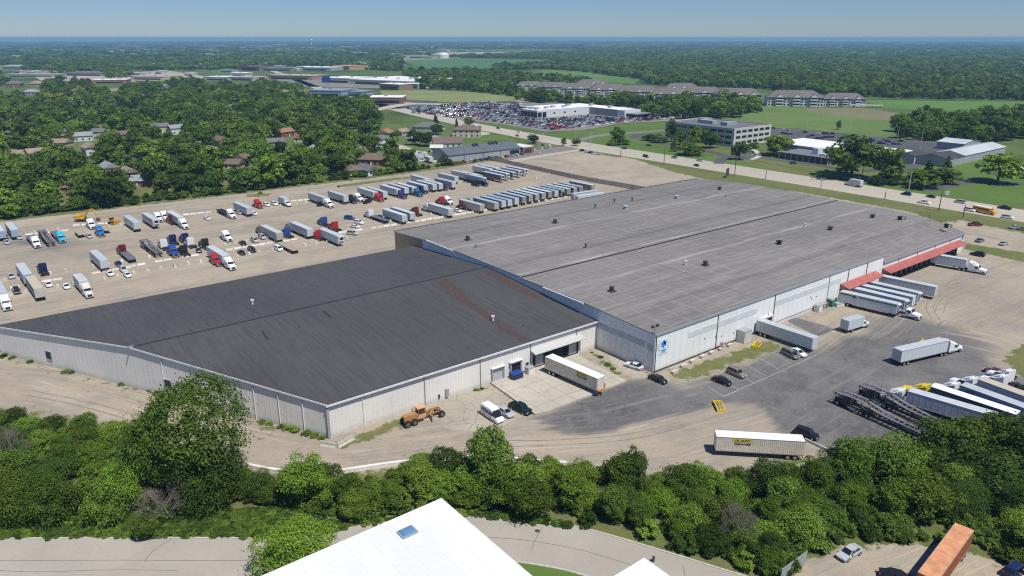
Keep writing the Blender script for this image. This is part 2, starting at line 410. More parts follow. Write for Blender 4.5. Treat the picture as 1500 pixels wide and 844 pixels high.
M_PAINT = mat('road_marking_paint', (.7, .68, .6), .7, var=.4, vscale=.6)

# roads running by the site
def strip(name, left, right, z, m): return struct(MB().quadv([(p[0], p[1], z) for p in left] + [(p[0], p[1], z) for p in reversed(right)]).build(name, m))
hw = [(-3000, 238, 266), (0, 239, 266), (110, 240, 267), (280, 239, 266), (330, 241, 267), (420, 249, 272), (560, 268, 290), (700, 292, 312), (900, 330, 346), (3000, 900, 915)]
mb = MB()
for i in range(len(hw) - 1):
    a, b_ = hw[i], hw[i+1]; mb.quadv([(a[1], a[0], .03), (a[2], a[0], .03), (b_[2], b_[0], .03), (b_[1], b_[0], .03)])
struct(mb.build('highway', M_ROAD))
mb = MB()
for y in range(-300, 330, 12):
    for f in (.33, .66): mb.box(240 + 26 * f - .08, 240 + 26 * f + .08, y, y + 3.5, .034, .036)
for y in range(-300, 320, 40):
    mb.box(240.6, 240.75, y, y + 40, .034, .036); mb.box(265.2, 265.35, y, y + 40, .034, .036)
for a_, b_ in ((G(1060, 581), G(1128, 551)), (G(1128, 551), G(1150, 541)), (G(1036, 566), G(1060, 581)), (G(1052, 553), G(1082, 571)), (G(1073, 543), G(1103, 561)), (G(1093, 534), G(1122, 551)), (G(1113, 525), G(1140, 541)), (G(1132, 517), G(1160, 533)), (G(1196, 494), G(1225, 484)), (G(1150, 541), G(1196, 520))):
    mb.bar((*a_, .02), (*b_, .02), .08, .012)
struct(mb.build('road_markings', M_PAINT))
# the street that bends round the foot of the picture
nk = GL([(-330, 800), (-120, 791), (0, 790), (200, 789), (390, 789), (470, 782), (560, 767), (640, 759), (690, 757), (760, 761), (815, 768), (870, 779), (960, 805), (1060, 836), (1110, 852), (1200, 886), (1400, 970)])
sk = [];
def offs(line, d):
    out = []
    for i, p in enumerate(line):
        a = line[max(i-1, 0)]; b_ = line[min(i+1, len(line)-1)]; ex, ey = b_[0]-a[0], b_[1]-a[1]; L = math.hypot(ex, ey)
        out.append((p[0] + ey / L * d, p[1] - ex / L * d))
    return out
def dens(line, k=5):                                      # Catmull-Rom
    out = []
    for i in range(len(line) - 1):
        p0, p1, p2, p3 = line[max(i-1, 0)], line[i], line[i+1], line[min(i+2, len(line)-1)]
        for j in range(k):
            t = j / k; out.append(tuple(.5 * (2*p1[a] + (p2[a]-p0[a])*t + (2*p0[a]-5*p1[a]+4*p2[a]-p3[a])*t*t + (3*p1[a]-p0[a]-3*p2[a]+p3[a])*t**3) for a in (0, 1)))
    out.append(line[-1]); return out
nk = dens(nk); sk = offs(nk, 10.2)
def ribbon(name, a, b_, z, m, mb=None):
    mb2 = mb or MB()
    for i in range(len(a) - 1): mb2.quadv([(*a[i], z), (*b_[i], z), (*b_[i+1], z), (*a[i+1], z)])
    return mb2 if mb else struct(mb2.build(name, m))
ribbon('street', nk, sk, .02, M_STREET)
def kerb(line, d):
    mb = MB(); o = offs(line, d); a = [(p[0], p[1]) for p in line]
    for i in range(len(a) - 1):
        mb.loft([[(*a[j], -.03), (*a[j], .14), (*o[j], .14), (*o[j], -.03)] for j in (i, i+1)], cap=False)
    return struct(mb.build('kerb', M_KERB))
kerb(nk, -.3); kerb(sk, .3)
mb = MB()                                                  # longitudinal joint and cracks of the street
def line_on(mb, pts, wd, z):
    a = offs(pts, wd/2); b_ = offs(pts, -wd/2); ribbon('', a, b_, z, None, mb)
line_on(mb, [(p[0] + rnd.uniform(-.04, .04), p[1] + rnd.uniform(-.04, .04)) for p in offs(nk, 5.1)], .09, .026)
for pts in ([(212, 823), (225, 806), (243, 795), (262, 783)], [(0, 836), (60, 838), (160, 835), (260, 836)], [(1000, 828), (1004, 846)], [(795, 772), (782, 795), (779, 806)]):
    line_on(mb, dens(GL(pts), 4), .08, .027)
struct(mb.build('road_cracks', mat('crack_filler', (.12, .11, .10), .9)))
mb = MB().cyl((*G(787, 778), .03), .42, .02, 'z', 16); tag(mb.build('manhole_cover', mat('cast_iron', (.07, .065, .06), .7)), 'round dark manhole cover in the bending street', 'manhole cover')

# meadows, fields, paved lots beyond
def pxsheet(name, px, z, m):
    return sheet(name, GL(px), z, m)
pxsheet('lawn', [(735, 804), (800, 818), (900, 838), (1000, 868), (1000, 1100), (500, 1100), (600, 870)], .012, M_LAWN)
pxsheet('dealer_lot', [(598, 158), (690, 150), (775, 148), (935, 158), (1012, 158), (1010, 176), (905, 181), (862, 190), (800, 193), (740, 183), (680, 176), (606, 167)], .02, M_DLOT)
pxsheet('office_parking_lot', [(1113, 187), (1167, 189), (1277, 200), (1356, 207), (1420, 216), (1400, 226), (1340, 222), (1267, 215), (1160, 206), (1110, 204)], .02, M_ASPH)
pxsheet('crop_field', [(1262, 146.5), (1500, 149.5), (1700, 152), (1700, 185), (1500, 173), (1447, 178), (1400, 166), (1300, 158)], .02, M_FIELD)
pxsheet('crop_field', [(596, 87.5), (680, 86.5), (805, 88), (800, 92), (720, 98), (716, 105), (640, 106), (605, 95)], .02, M_FIELD2)
pxsheet('crop_field', [(763, 107), (810, 103.5), (850, 106), (937, 117), (930, 123), (850, 118), (787, 114)], .02, M_FIELD)
for q_, m_ in (([(780, 69.5), (1010, 69), (1020, 70.2), (790, 70.8)], M_BARE), ([(1100, 72.5), (1290, 71.8), (1300, 73.2), (1120, 74)], M_BARE), ([(1240, 77), (1420, 76.4), (1430, 78), (1260, 79)], M_DRY), ([(1000, 67), (1500, 66.6), (1500, 67.4), (1000, 67.9)], M_BARE), ([(60, 77.5), (300, 76.8), (300, 78.4), (80, 79.4)], M_BARE), ([(300, 69.5), (600, 69.2), (600, 70), (300, 70.6)], M_BARE)): pxsheet('field', q_, .08, m_)
pxsheet('crop_field', [(1040, 114.8), (1095, 117), (1098, 122), (1040, 121)], .02, M_FIELD)
pxsheet('dry_meadow', [(556, 133), (613, 132), (687, 135), (793, 146), (790, 150), (700, 151), (610, 148), (560, 140)], .02, M_DRY)
pxsheet('meadow', [(1020, 178), (1100, 152), (1187, 160), (1262, 160), (1330, 175), (1320, 190), (1300, 203), (1167, 188), (1070, 186)], .014, M_MEADOW)
pxsheet('bare_slope', [(1180, 159), (1262, 158), (1345, 170), (1385, 179), (1330, 180), (1255, 172), (1185, 165)], .03, M_DUSTY)
pxsheet('meadow', [(1300, 175), (1410, 168), (1400, 200), (1330, 200)], .022, M_MEADOW)
pxsheet('lawn', [(800, 197), (905, 184), (1000, 178), (1010, 190), (985, 205), (1060, 235), (1160, 255), (1200, 262), (1000, 232), (850, 207)], .02, M_LAWN)
pxsheet('lawn', [(1200, 246), (1345, 272), (1420, 252), (1500, 262), (1600, 270), (1600, 320), (1500, 305), (1345, 283), (1180, 256)], .02, M_LAWN)
pxsheet('lawn', [(1395, 222), (1430, 214), (1470, 240), (1430, 262), (1350, 250), (1330, 240)], .024, M_LAWN)
pxsheet('lawn', [(664, 208), (700, 193), (712, 195), (744, 201), (752, 203), (757, 212), (748, 205)], .024, M_LAWN)
for px, m in (([(180, 106), (250, 104), (300, 112), (290, 119), (190, 118)], M_BARE), ([(385, 112), (560, 112), (600, 121), (590, 130), (440, 127)], M_DLOT),
          ([(310, 104), (345, 104), (350, 109), (312, 109)], M_FIELD2), ([(570, 145), (640, 148), (650, 157), (560, 160), (535, 156)], M_ASPH),
          ([(40, 107), (170, 108), (200, 120), (60, 118)], M_BARE), ([(470, 88), (590, 81), (700, 84), (640, 87), (520, 92)], M_DRY), ([(540, 78), (760, 76), (800, 79), (600, 81)], M_BARE),
          ([(740, 228), (775, 222), (826, 214), (852, 220), (745, 236)], M_DLOT)):
    pxsheet('paved_lot' if m in (M_BARE, M_DLOT, M_ASPH) else 'field', px, .03, m)
def roadpx(name, pts, wd, m, z=.04):
    c = dens(GL(pts), 5); return ribbon(name, offs(c, wd/2), offs(c, -wd/2), z, m)
roadpx('driveway', [(1352, 280), (1390, 272), (1430, 265.5), (1500, 269), (1600, 276)], 8, M_ASPH, .045)
roadpx('driveway', [(1052, 240), (1062, 231), (1085, 226), (1105, 222), (1112, 228), (1100, 233), (1080, 230)], 7, M_ASPH, .045)
roadpx('driveway', [(1085, 228), (1180, 239), (1250, 250), (1330, 246), (1345, 240)], 7, M_ASPH, .05)
roadpx('driveway', [(1062, 228), (1020, 218), (980, 212), (945, 205), (932, 203), (930, 200), (940, 198), (970, 196)], 8, M_ASPH, .05)
roadpx('path', [(1100, 216), (1108, 222), (1112, 229), (1100, 234)], 3.5, M_KERB, .055)
roadpx('side_road', [(842, 207), (870, 200), (905, 196), (990, 190)], 8, M_DLOT, .05)
roadpx('side_road', [(655, 153), (600, 152.5), (560, 159), (520, 168)], 18, M_ROAD, .05)
roadpx('side_road', [(500, 190), (530, 198), (556, 207), (592, 217), (640, 238)], 9, M_ROAD, .045)
roadpx('side_road', [(700, 193), (712, 196), (690, 199), (668, 202)], 7, M_ROAD, .045)
roadpx('side_road', [(580, 150), (650, 153), (740, 151), (830, 142), (890, 143), (980, 150), (1060, 160)], 11, M_ROAD, .047)
roadpx('sidewalk', [(733, 240), (790, 229), (860, 218.5)], 7, M_ROAD, .05)
def lake():
    m, t, b, o = newmat('lake_water', .15, .5); b.inputs['Base Color'].default_value = (.25, .32, .36, 1)
    pxsheet('lake', [(1000, 84.5), (1030, 83.8), (1092, 84.2), (1090, 86), (1040, 86.4), (1005, 86.8)], .05, m)
lake()

# ============================================================= the two warehouses
def wall_material(name, c1, c2, rib, stain):
    m, t, b, o = newmat(name, .55, .3)
    sx = N(t, 'ShaderNodeSeparateXYZ'); t.links.new(o, sx.inputs[0])
    q = ma(t, 'ADD', sx.outputs[0], ma(t, 'MULTIPLY', sx.outputs[1], 1.13))
    f = ma(t, 'FRACT', ma(t, 'DIVIDE', q, rib)); st = ramp(t, f, .72, .86)
    c = mixc(t, ramp(t, noise(t, o, .12, 4), .35, .65), c1, c2)
    c = mixc(t, ma(t, 'MULTIPLY', st, .10), c, (.25, .26, .27))
    st2 = noise(t, mapping(t, o, (1.2, 1.2, .12)), 1.2, 5, .7)
    c = mixc(t, ramp(t, st2, .55, .8, 0, stain), c, (.33, .31, .28))
    low = ma(t, 'MULTIPLY', ramp(t, sx.outputs[2], 1.6, .1), noise(t, o, .9, 4)); c = mixc(t, ma(t, 'MULTIPLY', low, .8), c, (.30, .27, .23))
    t.links.new(c, b.inputs['Base Color'])
    bp = N(t, 'ShaderNodeBump'); bp.inputs['Strength'].default_value = .4; bp.inputs['Distance'].default_value = .05
    t.links.new(st, bp.inputs['Height']); t.links.new(bp.outputs[0], b.inputs['Normal']); return m
M_WDARK = wall_material('ribbed_steel_wall', (.80, .77, .71), (.73, .71, .66), .75, .35)
M_WLITE = wall_material('pale_panel_wall', (.82, .84, .81), (.77, .79, .76), 2.4, .35)
M_TAN = wall_material('tan_block_wall', (.42, .33, .20), (.36, .28, .17), 1.2, .4)
def roof_dark():
    m, t, b, o = newmat('charcoal_roofing', .9, .15)
    c = mixc(t, ramp(t, noise(t, o, .03, 5), .35, .65), (.064, .065, .068), (.080, .080, .082))
    c = mixc(t, ramp(t, noise(t, mapping(t, o, (1.3, .06, 1)), 1.0, 4, .6), .42, .7, 0, .55), c, (.045, .046, .052))
    c = mixc(t, ramp(t, noise(t, mapping(t, o, (.9, .1, 1)), 2.0, 4, .6), .55, .75, 0, .5), c, (.10, .098, .095))
    c = mixc(t, ramp(t, noise(t, o, 3.0, 4, .8), .4, .8, 0, .4), c, (.11, .108, .105))
    t.links.new(c, b.inputs['Base Color']); return m
def roof_light():
    m, t, b, o = newmat('weathered_grey_roofing', .9, .15)
    sx = N(t, 'ShaderNodeSeparateXYZ'); t.links.new(o, sx.inputs[0]); X, Y = sx.outputs[0], sx.outputs[1]
    c = mixc(t, ramp(t, noise(t, o, .02, 5), .35, .65), (.165, .157, .149), (.205, .194, .184))
    sa = noise(t, mapping(t, o, (.05, 1.0, 1)), 1.0, 4, .6); c = mixc(t, ramp(t, sa, .5, .66, 0, .5), c, (.30, .285, .265))
    sb = noise(t, mapping(t, o, (1.2, .08, 1)), 1.0, 4, .6); c = mixc(t, ramp(t, sb, .52, .7, 0, .45), c, (.30, .28, .27))
    sc_ = noise(t, mapping(t, o, (.035, .8, 1)), 1.3, 5, .65); c = mixc(t, ramp(t, sc_, .5, .68, 0, .45), c, (.13, .12, .115))
    sg = noise(t, mapping(t, o, (.14, 2.2, 1)), 1.0, 5, .75); c = mixc(t, ramp(t, sg, .52, .68, 0, .6), c, (.34, .325, .31))
    sh = noise(t, mapping(t, o, (3.2, .25, 1)), 1.0, 3, .7); c = mixc(t, ramp(t, sh, .55, .75, 0, .4), c, (.14, .13, .13))
    # dusty bands beside the low lines of the roof, darker damp lines
    def band(y0, wd): return ma(t, 'POWER', 2.718, ma(t, 'MULTIPLY', ma(t, 'POWER', ma(t, 'DIVIDE', ma(t, 'SUBTRACT', ma(t, 'ADD', Y, ma(t, 'MULTIPLY', ma(t, 'SUBTRACT', noise(t, o, .05, 3), .5), 4)), y0), wd), 2), -1))
    nn = ramp(t, noise(t, mapping(t, o, (.05, .5, 1)), 1, 4), .35, .65, .1, 1)
    for y0, wd, k, cc in ((85.5, .9, .7, (.44, .42, .40)), (34.5, .9, .6, (.43, .41, .39)), (51.5, .6, .8, (.45, .43, .41)), (15, 2.2, .25, (.33, .31, .3))):
        c = mixc(t, ma(t, 'MULTIPLY', ma(t, 'MULTIPLY', band(y0, wd), nn), k), c, cc)
    for y0, wd, k in ((61, 2.0, .4), (101, 1.4, .35), (12, 1.2, .35), (111, .8, .3)):
        c = mixc(t, ma(t, 'MULTIPLY', band(y0, wd), k), c, (.10, .095, .098))
    for ax_, per in ((Y, 3.4), (X, 6.8)):
        f = ma(t, 'ABSOLUTE', ma(t, 'SUBTRACT', ma(t, 'FRACT', ma(t, 'DIVIDE', ma(t, 'ADD', ax_, 500), per)), .5)); c = mixc(t, ma(t, 'MULTIPLY', ramp(t, f, .06, .02, 0, .55), nn), c, (.30, .285, .27))
    for cross in (40, 82, 124):
        f = ma(t, 'ABSOLUTE', ma(t, 'SUBTRACT', X, cross)); c = mixc(t, ramp(t, f, .7, .2, 0, .4), c, (.12, .11, .11))
    t.links.new(c, b.inputs['Base Color']); return m
M_RD = roof_dark(); M_RL = roof_light()
M_TRIM = mat('white_trim', (.72, .72, .70), .5, var=.15, vscale=.8)
M_GTRIM = mat('grey_trim', (.32, .34, .36), .5)
M_BLACK = mat('black_rubber', (.018, .018, .02), .8)
M_DARK = mat('dark_opening', (.02, .022, .025), .9)
M_DOOR = mat('dock_door_panel', (.45, .48, .48), .5, var=.2, vscale=1)
M_RED = mat('faded_red_canopy', (.40, .13, .11), .55, var=.2, vscale=.4)
M_PATCH = mat('brown_roof_patch', (.076, .054, .050), .9, var=.25, vscale=1.5)
M_GALV = mat('galvanised_steel', (.42, .44, .46), .4, .5, var=.2, vscale=2)
M_STEEL = mat('dark_steel', (.09, .09, .095), .5, .3)
M_GLASS = mat('dark_glass', (.015, .02, .026), .08, spec=.6)
M_BLUE = mat('logo_blue', (.03, .22, .55), .5)
M_CONC = mat('weathered_concrete', (.52, .49, .43), .9, var=.25, vscale=1.2)
M_YEL = mat('safety_yellow', (.75, .52, .02), .5, var=.15, vscale=3)

WX = lambda y: -73 - 47 * (y - 19.3) / 88.7          # slanted west wall
wh = thing('warehouse', 'long low warehouse with charcoal roof and slanting west wall, attached to the bigger grey-roofed one', 'warehouse', (0, 0, 0))
mb = MB(); EZ, RZ, RY = 7.3, 10.1, 66.0
SWc, SEc, NEc, NWc = (-73, 19.3), (-.02, 19.3), (-.02, 108.2), (WX(108.2), 108.2)
mb.quadv([(*SWc, 0), (*SEc, 0), (*SEc, EZ), (*SWc, EZ)])
mb.quadv([(*NWc, 0), (*SWc, 0), (*SWc, EZ), (WX(RY), RY, RZ), (*NWc, EZ)])
mb.quadv([(*NEc, 0), (*NWc, 0), (*NWc, EZ), (*NEc, EZ)])
mb.build('wall', M_WDARK, wh)
mb = MB(); o_ = .45
def slab(mb, pts, th): mb.loft([[(p[0], p[1], p[2] - th) for p in pts], [(p[0], p[1], p[2]) for p in pts]])
dzS = (RZ - EZ) / (RY - 19.3); y0 = 19.3 - o_
sW = lambda y, e=.35: WX(y) - e
slab(mb, [(sW(y0), y0, EZ + .12), (-.02, y0, EZ + .12), (-.02, RY, RZ + .12), (sW(RY), RY, RZ + .12)], .12)
slab(mb, [(sW(RY), RY, RZ + .12), (-.02, RY, RZ + .12), (-.02, 108.7, EZ + .12), (sW(108.7), 108.7, EZ + .12)], .12)
rf = mb.build('roof', M_RD, wh)
rs = lambda y: (EZ + .12 + dzS * (y - 19.3)) if y < RY else (EZ + .12 + (108.2 - y) * (RZ - EZ) / (108.2 - RY))
def onroof(px, py):
    z = 9.0
    for _ in range(20): x, y = G(px, py, z); z = .5 * z + .5 * rs(y)
    return x, y, rs(y)
def patch(px, dz=.03):
    p = [onroof(*q) for q in px]; mb = MB(); mb.quadv([(a, b, c + dz) for a, b, c in p]); return mb
patch([(636, 411), (651, 408), (672, 423), (690, 441), (745, 478), (756, 486), (779, 499), (763, 502), (742, 487), (700, 459), (656, 431), (652, 427), (655, 426)]).build('roof_patch', M_PATCH, rf)
patch([(706, 398), (721, 394), (752, 413), (790, 433), (793, 439), (780, 436), (752, 424), (718, 403), (709, 401)]).build('roof_patch', M_PATCH, rf)
patch([(689, 401), (692, 400), (711, 411), (707, 412)]).build('roof_patch', M_PATCH, rf)
patch([(748, 404), (753, 405), (804, 436), (798, 436)], .032).build('roof_patch', M_PATCH, rf)
M_SEAM = mat('black_roof_tar', (.03, .03, .033), .8)
for px in ([(472, 456), (475, 455), (486, 466), (483, 466)], [(382, 486), (385, 485), (394, 497), (391, 498)], [(605, 376), (618, 377), (618, 378), (605, 377)], [(764, 477), (768, 476), (769, 478), (765, 478)], [(436, 479), (439, 478), (439, 480), (437, 480)]):
    patch(px, .034).build('roof_patch', M_SEAM, rf)
MB().bar((sW(RY), RY, RZ + .14), (-.05, RY, RZ + .14), .5, .1).build('ridge_cap', M_SEAM, rf)
# trims
mb = MB(); mb.box(-73.4, -.05, 18.66, 18.86, EZ - .18, EZ + .16); mb.build('gutter', M_TRIM, wh)
mb = MB(); mb.bar((sW(y0) - .06, y0, EZ + .14), (sW(RY) - .06, RY, RZ + .14), .12, .34); mb.bar((sW(RY) - .06, RY, RZ + .14), (sW(108.7) - .06, 108.7, EZ + .14), .12, .34); mb.build('verge_trim', M_TRIM, wh)
for x in (-65.4, -50.9, -36.3, -21.7, -7.0):
    MB().box(x - .08, x + .08, 19.08, 19.28, .1, EZ - .2).build('downspout', M_GTRIM if x != -65.4 else M_TRIM, wh)
MB().box(-73.3, -72.75, 18.98, 19.28, 0, EZ - .2).build('corner_trim', M_GTRIM, wh)
def onW(px, py):                                        # point on the slanted west wall
    best = None
    for i in range(0, 900):
        y = 19.3 + i * .1; x = WX(y); d = math.hypot(x - CX, y - CY); gx, gy = G(px, py, 0)
        a1 = math.atan2(y - CY, x - CX); a2 = math.atan2(gy - CY, gx - CX)
        if best is None or abs(a1 - a2) < best[0]: best = (abs(a1 - a2), y, d, math.hypot(gx - CX, gy - CY))
    return best[1], HC * (1 - best[2] / best[3])
for px in (241.6, 369.6, 405, 440):
    y, _z = onW(px, 560); x = WX(y); hz = EZ + (y - 19.3) * dzS - .3
    MB().bar((x - .12, y - .05, .1), (x - .12, y - .05, hz), .16, .16).build('downspout', M_TRIM, wh)
dW = Vector((-47, 88.7, 0)).normalized(); nW = Vector((-88.7, -47, 0)).normalized()
for px, py in ((72, 520), (246.5, 562)):
    y, z = onW(px, py); c = Vector((WX(y), y, z)) + nW * .1
    mb = MB(); mb.loft([[c + dW*a*1.0 + nW*n_ + Vector((0, 0, k*1.0)) for a, k in ((-1, -1), (1, -1), (1, 1), (-1, 1))] for n_ in (-.1, .1)])
    lv = mb.build('wall_louver', M_GTRIM, wh); mb = MB()
    for i in range(6):
        p = c + nW * .12 + Vector((0, 0, -.8 + i * .32)); mb.bar(p - dW*.85, p + dW*.85, .1, .16)
    mb.build('slat', M_DARK, lv)
c = Vector((WX(RY), RY, RZ + .3)) + nW * .3
mb = MB(); mb.box(c.x - .1, c.x + .9, c.y - .3, c.y + .3, c.z - .3, c.z + .1); mb.bar(c, c + nW * .8, .25, .3); mb.bar(c + Vector((.3, 0, -.6)), c + Vector((.3, 0, 0)), .1, .1); mb.build('ridge_floodlight', M_GALV, wh)
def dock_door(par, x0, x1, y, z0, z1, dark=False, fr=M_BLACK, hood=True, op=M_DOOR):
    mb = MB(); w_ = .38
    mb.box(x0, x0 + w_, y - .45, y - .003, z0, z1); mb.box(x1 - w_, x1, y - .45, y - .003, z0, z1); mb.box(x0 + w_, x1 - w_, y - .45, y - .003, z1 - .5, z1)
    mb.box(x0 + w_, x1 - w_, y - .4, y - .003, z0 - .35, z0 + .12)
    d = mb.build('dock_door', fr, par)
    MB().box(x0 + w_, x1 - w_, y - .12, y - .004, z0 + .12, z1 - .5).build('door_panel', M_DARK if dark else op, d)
    if not dark:
        mb = MB()
        for k in range(1, 4): z = z0 + .12 + (z1 - z0 - .6) * k / 4; mb.box(x0 + w_, x1 - w_, y - .14, y - .121, z, z + .04)
        mb.build('door_rail', M_GTRIM, d)
    return d
dock_door(wh, -33.3, -29.7, 19.3, .35, 3.6, fr=M_GTRIM); dock_door(wh, -28.0, -24.6, 19.3, .35, 3.7, dark=True, fr=M_GTRIM)
MB().box(-33.4, -29.6, 18.6, 19.29, 3.62, 3.75).build('door_hood', M_TRIM, wh); MB().box(-28.2, -24.4, 18.5, 19.29, 3.75, 3.88).build('door_hood', M_TRIM, wh)
for a, b_, dk in ((-20.9, -17.3, 0), (-16.9, -14.0, 1), (-13.8, -10.4, 1), (-10.2, -6.6, 0)): dock_door(wh, a, b_, 19.3, .5, 3.9, dark=bool(dk))
d = MB().box(-23.2, -22.2, 19.2, 19.29, .2, 2.4).build('entrance_door', M_GTRIM, wh); MB().box(-23.0, -22.4, 19.17, 19.198, 1.2, 2.2).build('door_window', M_GLASS, d)
mb = MB(); mb.loft([[(x, 19.28, 5.05), (x, 17.3, 4.5), (x, 17.3, 4.68), (x, 19.28, 5.25)] for x in (-21.8, -5.4)]); cn = mb.build('canopy', mat('white_canopy', (.50, .50, .48), .5), wh)
for x in np.linspace(-21.5, -5.7, 7): MB().bar((x, 19.2, 3.95), (x, 17.4, 4.45), .08, .08).build('canopy_bracket', M_GALV, cn)
MB().box(-45.8, -45.0, 18.9, 19.29, .6, 2.4).build('electric_box', M_GTRIM, wh); MB().box(-47.6, -47.2, 19.05, 19.29, .8, 1.6).build('meter_box', M_STEEL, wh)
def onroof_vent(name, px, py, par, mats, kind=0, zf=None):
    x, y, z = zf(px, py); mb = MB()
    if kind == 0: mb.cyl((x, y, z + .5), .25, 1.0, 'z', 10); mb.cyl((x, y, z + 1.15), .42, .35, 'z', 12)
    if kind == 1:                                         # square curb fan with a louvred cowl
        mb.box(x - .6, x + .6, y - .6, y + .6, z - .1, z + .4); mb.loft([[(x + a*r, y + b_*r, z + h) for a, b_ in ((-1, -1), (1, -1), (1, 1), (-1, 1))] for r, h in ((.45, .4), (.45, .7), (.8, 1.0), (.8, 1.2), (.4, 1.4))])
    if kind == 2:                                         # open topped vertical discharge fan
        mb.box(x - .9, x + .9, y - .9, y + .9, z - .1, z + .3); mb.tube([(x, y, z + .3), (x, y, z + .7), (x, y, z + 1.4)], [.4, .6, .7], 12)
        for a in range(4): mb.bar((x + .9*math.cos(a*1.57), y + .9*math.sin(a*1.57), z), (x + .8*math.cos(a*1.57), y + .8*math.sin(a*1.57), z + 1.6), .06, .06)
    return mb.build(name, mats, par)
onroof_vent('roof_vent', 370, 446, rf, M_TRIM, 0, onroof); onroof_vent('roof_vent', 722, 470, rf, M_TRIM, 0, onroof)

# bigger warehouse
big = thing('warehouse', 'large warehouse with weathered grey roof, red dock canopies and a blue emblem at its corner', 'warehouse', (0, 0, 0))
XE, YN = 168.0, 122.0
prof = [(0, 9.75), (28, 10.9), (50, 10.75)]; prof2 = [(50.05, 11.1), (95, 11.3), (122, 9.6)]
def rl(y):
    pts = prof + prof2
    for (a, za), (b_, zb) in zip(pts, pts[1:]):
        if y <= b_: return za + (zb - za) * max(0, (y - a)) / (b_ - a)
    return 9.6
mb = MB()
mb.quadv([(0, 0, 0), (107.2, 0, 0), (107.2, 0, 9.9), (0, 0, 9.9)])
mb.quadv([(107.2, 0, 0), (XE, 0, 0), (XE, 0, 7.3), (107.2, 0, 7.3)])
mb.quadv([(0, 103, 0), (0, 0, 0), (0, 0, 9.75), (0, 28, 10.9), (0, 50, 10.75), (0, 50.05, 11.1), (0, 95, 11.3), (0, 103, 10.9)])
mb.quadv([(XE, 0, 0), (XE, YN, 0), (XE, YN, 9.6), (XE, 95, 11.3), (XE, 50, 11), (XE, 14, 10.3), (XE, 0, 7.3)])
mb.quadv([(XE, YN, 0), (0, YN, 0), (0, YN, 9.6), (XE, YN, 9.6)])
mb.quadv([(107.2, 0, 7.3), (107.2, 14, 10.3), (107.2, 0, 9.9)])
mb.build('wall', M_WLITE, big)
MB().quadv([(-.01, YN, 0), (-.01, 103, 0), (-.01, 103, 10.9), (-.01, YN, 9.6)]).build('tan_end_wall', M_TAN, big)
mb = MB()
def strip_roof(ys, zs, x0, x1, e0=.15, e1=.15):
    for (a, za), (b_, zb) in zip(zip(ys, zs), list(zip(ys, zs))[1:]):
        slab(mb, [(x0 - e0, a, za + .12), (x1 + e1, a, za + .12), (x1 + e1, b_, zb + .12), (x0 - e0, b_, zb + .12)], .12)
strip_roof([-.2, 28, 50], [9.75, 10.9, 10.75], 0, 107.2, e1=0)
strip_roof([14, 28, 50], [10.32, 10.9, 10.75], 107.2, XE, e0=0)
slab(mb, [(107.35, -.35, 7.42), (XE + .15, -.35, 7.42), (XE + .15, 14, 10.44), (107.35, 14, 10.44)], .12)
strip_roof([50.05, 95, 122.2], [11.1, 11.3, 9.6], 0, XE)
rfl = mb.build('roof', M_RL, big)
MB().box(-.1, XE, 49.98, 50.14, 10.9, 11.2).build('roof_step', M_SEAM, rfl)
mb = MB(); mb.box(-.25, 107.3, -.3, -.16, 9.5, 10.05); mb.build('eave_trim', M_GTRIM, rfl)
mb = MB(); mb.box(107.4, XE + .2, -.5, -.36, 7.1, 7.6); mb.build('eave_trim', M_GTRIM, rfl)
mb = MB(); mb.bar((-.22, 0, 9.86), (-.22, 28, 11.01), .14, .3); mb.bar((-.22, 28, 11.01), (-.22, 50, 10.86), .14, .3); mb.bar((-.22, 50, 11.2), (-.22, 95, 11.41), .14, .3); mb.bar((-.22, 95, 11.41), (-.22, 122, 9.71), .14, .3); mb.build('verge_trim', M_GTRIM, rfl)
MB().box(-.15, XE, 122.2, 122.45, 9.4, 9.95).build('north_gutter', M_STEEL, rfl)
for (a, b_, za, zb) in ((84, 100, 10.9, 11.0), (24, 40, 10.4, 10.5)):
    MB().bar((-.4, a, za + .25), (-.4, b_, zb + .25), .5, .35).build('bright_flashing', M_TRIM, rfl)
mb = MB(); mb.box(-.06, -.004, 3, 19.2, 5.6, 7.1); mb.box(-.06, -.004, .3, 2.4, 5.3, 7.0); mb.build('wall_band', mat('grey_wall_band', (.50, .54, .55), .6, var=.15), big)
mb = MB(); mb.box(12, 40, -.06, -.004, 5.9, 7.4); mb.box(48.5, 82, -.06, -.004, 5.9, 7.4); mb.box(.5, 4.8, -.06, -.004, 5.6, 7.3); mb.build('wall_band', mat('pale_wall_band', (.62, .66, .66), .6, var=.15), big)
for x in (.25, 23.2, 47.9, 75.3, 86, 97): MB().box(x - .07, x + .07, -.2, -.004, .2, 9.45).build('downspout', M_STEEL if x != 75.3 else M_GTRIM, big)
for x in (118, 131, 144, 156): MB().box(x - .07, x + .07, -.2, -.004, 5.6, 7.0).build('downspout', M_GTRIM, big)
MB().box(0, 40, -.05, -.003, .05, .45).build('wall_base', M_STEEL, big)
MB().box(49, 82, -.05, -.003, .9, 1.15).build('wall_base', M_GTRIM, big)
for i in range(9):
    x = rnd.uniform(6, 80); z = rnd.uniform(1.8, 4.6); MB().box(x, x + .3, -.09, -.003, z, z + .3).build('wall_fixture', M_STEEL, big)
dock_door(big, 42.0, 47.4, 0, .6, 3.9, dark=True, fr=M_TRIM)
for x in (81.6,): pass
for k in range(5): dock_door(big, 83.2 + k*3.9, 86.4 + k*3.9, 0, .5, 3.9, dark=True)
for k in range(15): dock_door(big, 108.6 + k*3.62, 111.7 + k*3.62, 0, .6, 4.0, dark=False, op=mat('shaded_dock_door', (.10, .11, .115), .6))
